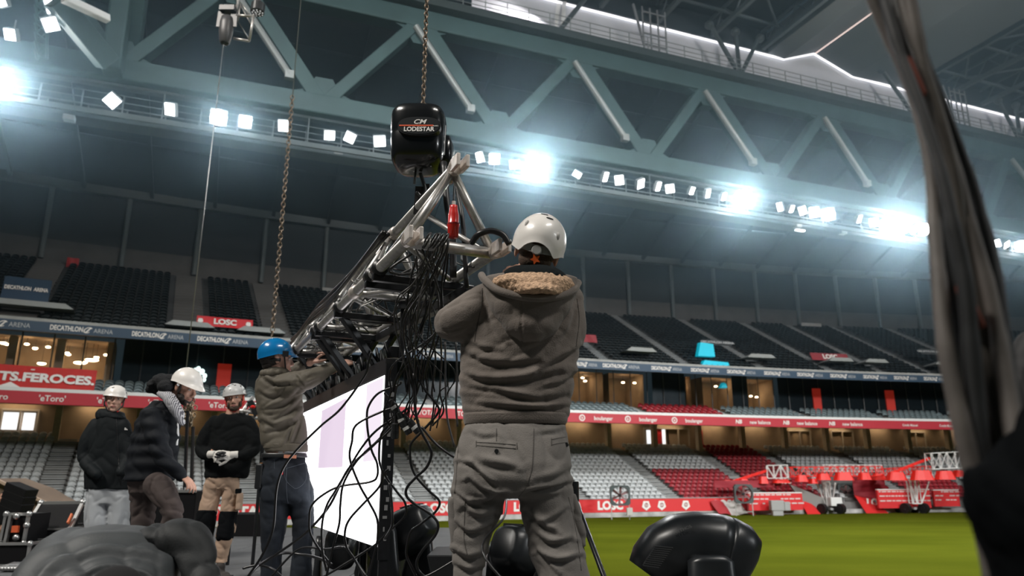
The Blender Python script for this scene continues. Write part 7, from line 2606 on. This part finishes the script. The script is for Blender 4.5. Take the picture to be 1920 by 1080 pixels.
d0 = atz(1562, 963, PZ).y
mast = lambda px, y0, y1, dd: ('mast', ((px - 6, y0, dd), (px - 5.8, y0 - .1, dd), 0, 0, 1, RIGW))
t = grow_rig(1562, 964,
             [('white_boom', ((1439, 897, 0), (1478, 896, -.4), 1.0, .8, 3, RIGW)), ('red_boom', ((1478, 894, 0), (1650, 892, 2), .75, .8, 12, RGB_)), ('white_boom', ((1540, 884, 3.5), (1650, 884, 5), .55, .6, 10, RIGW)), ('red_arm', ((1362, 908, 0), (1438, 884, 0), .12, .3, 6, RGB_))],
             [(1362, 905, 17, 10, 0), (1394, 904, 20, 11, 0), (1430, 900, 17, 13, 0), (1464, 902, 32, 7, 0), (1502, 897, 22, 12, 0), (1524, 902, 14, 9, .5), (1543, 894, 24, 12, 0), (1581, 893, 34, 15, -.5), (1620, 893, 22, 13, 1)],
             'red and white pitch grow light rig on black wheels, the nearer one')
k = mpp(d0, 964)
for px0, px1 in ((1548, 1551), (1556, 1557), (1566, 1560), (1531, 1550)):
    mb = MB(); mb.tube([at(px0, 905, d0 + .4), at(px1 + (0 if px0 != 1531 else 0), 952, d0 + .4)], .07, 6); mb.build('mast_tube', RIGW, t)
mb = MB(); lattice(mb, at(1549, 949, d0 + .3), at(1558, 949, d0 + .3), at(1550, 903, d0).z - at(1550, 949, d0).z, .4, 1, .05); mb.build('mast', RIGW, t)
d1 = atz(1719, 963, PZ).y
t = grow_rig(1719, 963,
             [('white_boom', ((1743, 880, -1), (1802, 877, -1), 1.25, .9, 4, RIGW)), ('red_boom', ((1650, 893, 3), (1743, 888, 0), .6, .8, 8, RGB_)), ('red_arm', ((1668, 890, 0), (1742, 861, 0), .12, .3, 5, RGB_)), ('red_boom', ((1826, 876, -2), (1838, 876, -2), 1.2, .8, 1, RGB_))],
             [(1647, 894, 24, 12, 2), (1680, 893, 36, 15, 0), (1728, 891, 40, 18, -1), (1771, 891, 34, 16, -1), (1800, 888, 26, 12, 0)],
             'red and white pitch grow light rig farther away beside the cable bundle', cab=False)
mb = MB(); lattice(mb, at(1708, 944, d1 + .3), at(1725, 944, d1 + .3), at(1710, 900, d1).z - at(1710, 944, d1).z, .5, 2, .05); mb.build('mast', RIGW, t)
mb = MB(); mb.tube([at(1742, 903, d1), at(1728, 944, d1)], .06, 6); mb.build('strut', RIGW, t)


def big_fan(px0, px1, py0, py1, dpt, label, cab=None, floor_py=None):
    a, b_ = at(px0, py1, dpt), at(px1, py0, dpt)
    w_, h_ = b_.x - a.x, b_.z - a.z
    c = (a + b_) / 2
    t = empty('pitch_fan', V((c.x, dpt, PZ)), label, 'fan')
    FG = mat('fan_grey', (.06, .075, .075), .5)
    N = 28
    for y0 in (0,):
        mb = MB()
        sq = []; ci = []
        for k in range(N):
            q = 2 * math.pi * k / N
            cx, sx = math.cos(q), math.sin(q); m_ = max(abs(cx), abs(sx))
            sq.append((cx / m_ * w_ / 2, sx / m_ * h_ / 2)); ci.append((cx * w_ * .44, sx * h_ * .44))
        for yy in (0, .35):
            mb.rings([[c + V((x, yy, z)) for x, z in sq], [c + V((x, yy, z)) for x, z in ci]], cap=False)
        mb.rings([[c + V((x, 0, z)) for x, z in sq], [c + V((x, .35, z)) for x, z in sq]], cap=False)
        mb.rings([[c + V((x, 0, z)) for x, z in ci], [c + V((x, .35, z)) for x, z in ci]], cap=False)
        mb.build('housing', FG, t)
    for k in range(6):
        q = 2 * math.pi * k / 6 + .4
        d = V((math.cos(q), 0, math.sin(q))); n2 = V((-math.sin(q), 0, math.cos(q)))
        mb = MB(); mb.rings([[c + V((0, .17, 0)) + d * .06 + n2 * x * .06 + V((0, x * .05, 0)) for x in (-1, 1)] + [c + V((0, .18, 0)) + d * .06 + n2 * x * .06 + V((0, x * .05, 0)) for x in (1, -1)],
                             [c + V((0, .17, 0)) + d * w_ * .42 + n2 * x * .09 + V((0, x * .05, 0)) for x in (-1, 1)] + [c + V((0, .18, 0)) + d * w_ * .42 + n2 * x * .09 + V((0, x * .05, 0)) for x in (1, -1)]])
        mb.build('blade', mat('fan_blade', (.20, .10, .10), .5), t)
    mb = MB(); mb.tube([c + V((0, .1, 0)), c + V((0, .3, 0))], .1, 12); mb.build('hub', BLACK, t)
    mb = MB()
    for sx in (-1, 1):
        mb.beam(V((c.x + sx * w_ * .45, dpt + .2, PZ)), V((c.x + sx * w_ * .45, dpt + .2, c.z - h_ / 2)), .06, .06, up=(1, 0, 0))
    mb.beam(V((c.x - w_ * .45, dpt + .2, PZ + .3)), V((c.x + w_ * .45, dpt + .2, PZ + .3)), .05, .05)
    mb.build('stand', mat('fan_stand', (.38, .38, .36), .5), t)
    if cab:
        mb = MB(); mb.box(V((c.x + w_ * .42, dpt - .1, PZ + .55)), (.4, .3, .5)); mb.build('control_box', mat('control_beige', (.5, .48, .44), .6), t, bevel=.02)
    return t


dF = atz(1160, 973, PZ).y - 1.0
big_fan(1145, 1181, 910, 948, dF, 'square grey pitch fan in front of the red boards', True)
dF2 = atz(1395, 966, PZ).y - 1.2
big_fan(1379, 1411, 908, 944, dF2, 'square grey pitch fan left of the nearer grow light rig', False)
big_fan(1574, 1601, 906, 939, atz(1590, 960, PZ).y + 1, 'square grey pitch fan behind the nearer grow light rig', False)
big_fan(1763, 1792, 897, 928, atz(1775, 955, PZ).y, 'square grey pitch fan close to the blurred cable bundle', False)
mb = MB(); c = atz(1445, 965, PZ); mb.box(V((c.x, c.y - 1.5, PZ + .75)), (1.0, .6, .75)); mb.box(V((c.x + .75, c.y - 1.5, PZ + .7)), (.45, .5, .65)); mb.box(V((c.x, c.y - 1.5, PZ + .2)), (.8, .5, .4))
tag(mb.build('generator_box', mat('generator_grey', (.34, .34, .33), .6), bevel=.04), 'grey generator box beside the red boards near the draped cloth', 'generator')
# draped red and white cloth over the boards
mb = MB(); cl = []
for i in range(13):
    col = []
    for j in range(7):
        px = 1336 + 70 * i / 12 + (10 * j / 6)
        x = px_to_x(px, -1.2, -0.8)
        col.append(S(x, -0.55 - .35 * j / 6 + .05 * math.sin(i * 1.9 + j), -0.95 - 1.0 * j / 6 + .10 * math.sin(i * .9)))
    cl.append(col)
CLO = mat('red_cloth_drape', (.36, .018, .025), .7)
mb.rings(cl, False, False); mb.rings([[p + V((0, .04, 0)) for p in col] for col in cl], False, False)
for i in range(len(mb.f)):
    col = (i % 72) // 6
    mb.mi[i] = 1 if 4 <= col <= 8 else 0
o = mb.build('draped_banner', [CLO, mat('white_cloth_drape', (.62, .58, .56), .7)], smooth=True)
tag(o, 'crumpled red and white cloth draped over the pitchside boards', 'cloth')
# red boards with white striped panels, tunnel mouth
STR = mat('striped_panel_white', (.66, .60, .58), .5)
for i, (p0, p1, z0, z1, lb) in enumerate([(1403, 1505, -1.65, -.35, 'red board with rows of white print left of the tunnel ramp'), (1647, 1745, -1.6, -.15, 'red board with rows of white print right of the tunnel ramp'), (1752, 1800, -1.5, -.2, 'red board with white print under the far pitch fan')]):
    a, b_ = span(p0, p1, -1, -1.4)
    mb = MB(); mb.rings([[S(a, -1.4, z0), S(b_, -1.4, z0), S(b_, -1.4, z1), S(a, -1.4, z1)], [S(a, -1.2, z0), S(b_, -1.2, z0), S(b_, -1.2, z1), S(a, -1.2, z1)]])
    o = tag(mb.build('printed_red_board', mat('side_board_red', (.66, .028, .032), .45)), lb, 'board')
    mb = MB(); rq = random.Random(i)
    for j, zz in enumerate((.90, .66, .40)):
        x = a + .1
        while x < b_ - .3:
            w_ = rq.uniform(.15, .6)
            if rq.random() < .85:
                c = S(x + w_ / 2, -1.42, z0 + (z1 - z0) * zz); mb.obox(c, tang(x) * w_ / 2 * .9, V((0, .005, 0)), V((0, 0, .045)))
            x += w_ + .04
    mb.build('printed_rows', STR, o)
    mb = MB(); mb.rings([[S(a, -1.42, z1 - .03), S(b_, -1.42, z1 - .03), S(b_, -1.42, z1 + .05), S(a, -1.42, z1 + .05)], [S(a, -1.18, z1 - .03), S(b_, -1.18, z1 - .03), S(b_, -1.18, z1 + .05), S(a, -1.18, z1 + .05)]]); mb.build('top_rail', LETTER, o)
a, b_ = span(1455, 1485, 0, .3)
banner(1452, 1484, .15, .9, .3, RED_D, 'red_banner', 'dark red banner with white letters above the tunnel beside the rig boom', 'LOSC', .42)
banner(1508, 1540, .30, .75, .8, RED_D, 'red_banner', 'small red banner with white letters over the tunnel mouth', 'LOSC', .26)
banner(1340, 1450, .05, .6, -.1, RED_D, 'red_covering', 'dark red sheet covering rows in front of the red seats')
banner(1600, 1660, -.9, 1.0, 1.0, RED_D, 'red_covering', 'dark red sheet hanging behind the nearer grow light rig')
mb = MB(); a, b_ = span(1478, 1545, -1, .2); pts = [S(a, -.2, .3), S(b_, -.2, -.9), S(b_, -.2, PZ), S(a + 1.6, -.2, PZ)]
mb.rings([pts, [p + V((0, .3, 0)) for p in pts]]); struct(mb.build('wall_tunnel_ramp', mat('ramp_grey', (.24, .235, .22), .8)))
for i, (p0, p1) in enumerate(((1507, 1537), (1617, 1658))):
    a, b_ = span(p0, p1, -1.5, -.6)
    mb = MB(); pts = [S(a, -1.0, PZ + .02), S(b_, -1.0, PZ + .02), S(b_ - .6, .2, -.9), S(a, .2, -.6)]
    mb.rings([pts, [p - V((0, 0, .04)) for p in pts]])
    tag(mb.build('red_carpet', mat('carpet_red', (.62, .015, .015), .8)), ['red carpet ramp left of the nearer rig wheels', 'red carpet ramp between the two grow light rigs'][i], 'carpet')
mb = MB()
for px in (1270, 1326, 1640, 1660, 1700, 1745, 1790):
    a = atz(px, 962 - (px - 1270) * .02, PZ); mb.tube([a, a + V((0, 0, .9))], .03, 5)
a, b_ = atz(1640, 955, PZ), atz(1790, 949, PZ)
mb.tube([a + V((0, 0, .85)), b_ + V((0, 0, .85))], .025, 5); mb.tube([a + V((0, 0, .45)), b_ + V((0, 0, .45))], .02, 5)
tag(mb.build('pitch_barrier', BLACKM), 'thin black barrier rail along the pitch edge at the right', 'barrier')
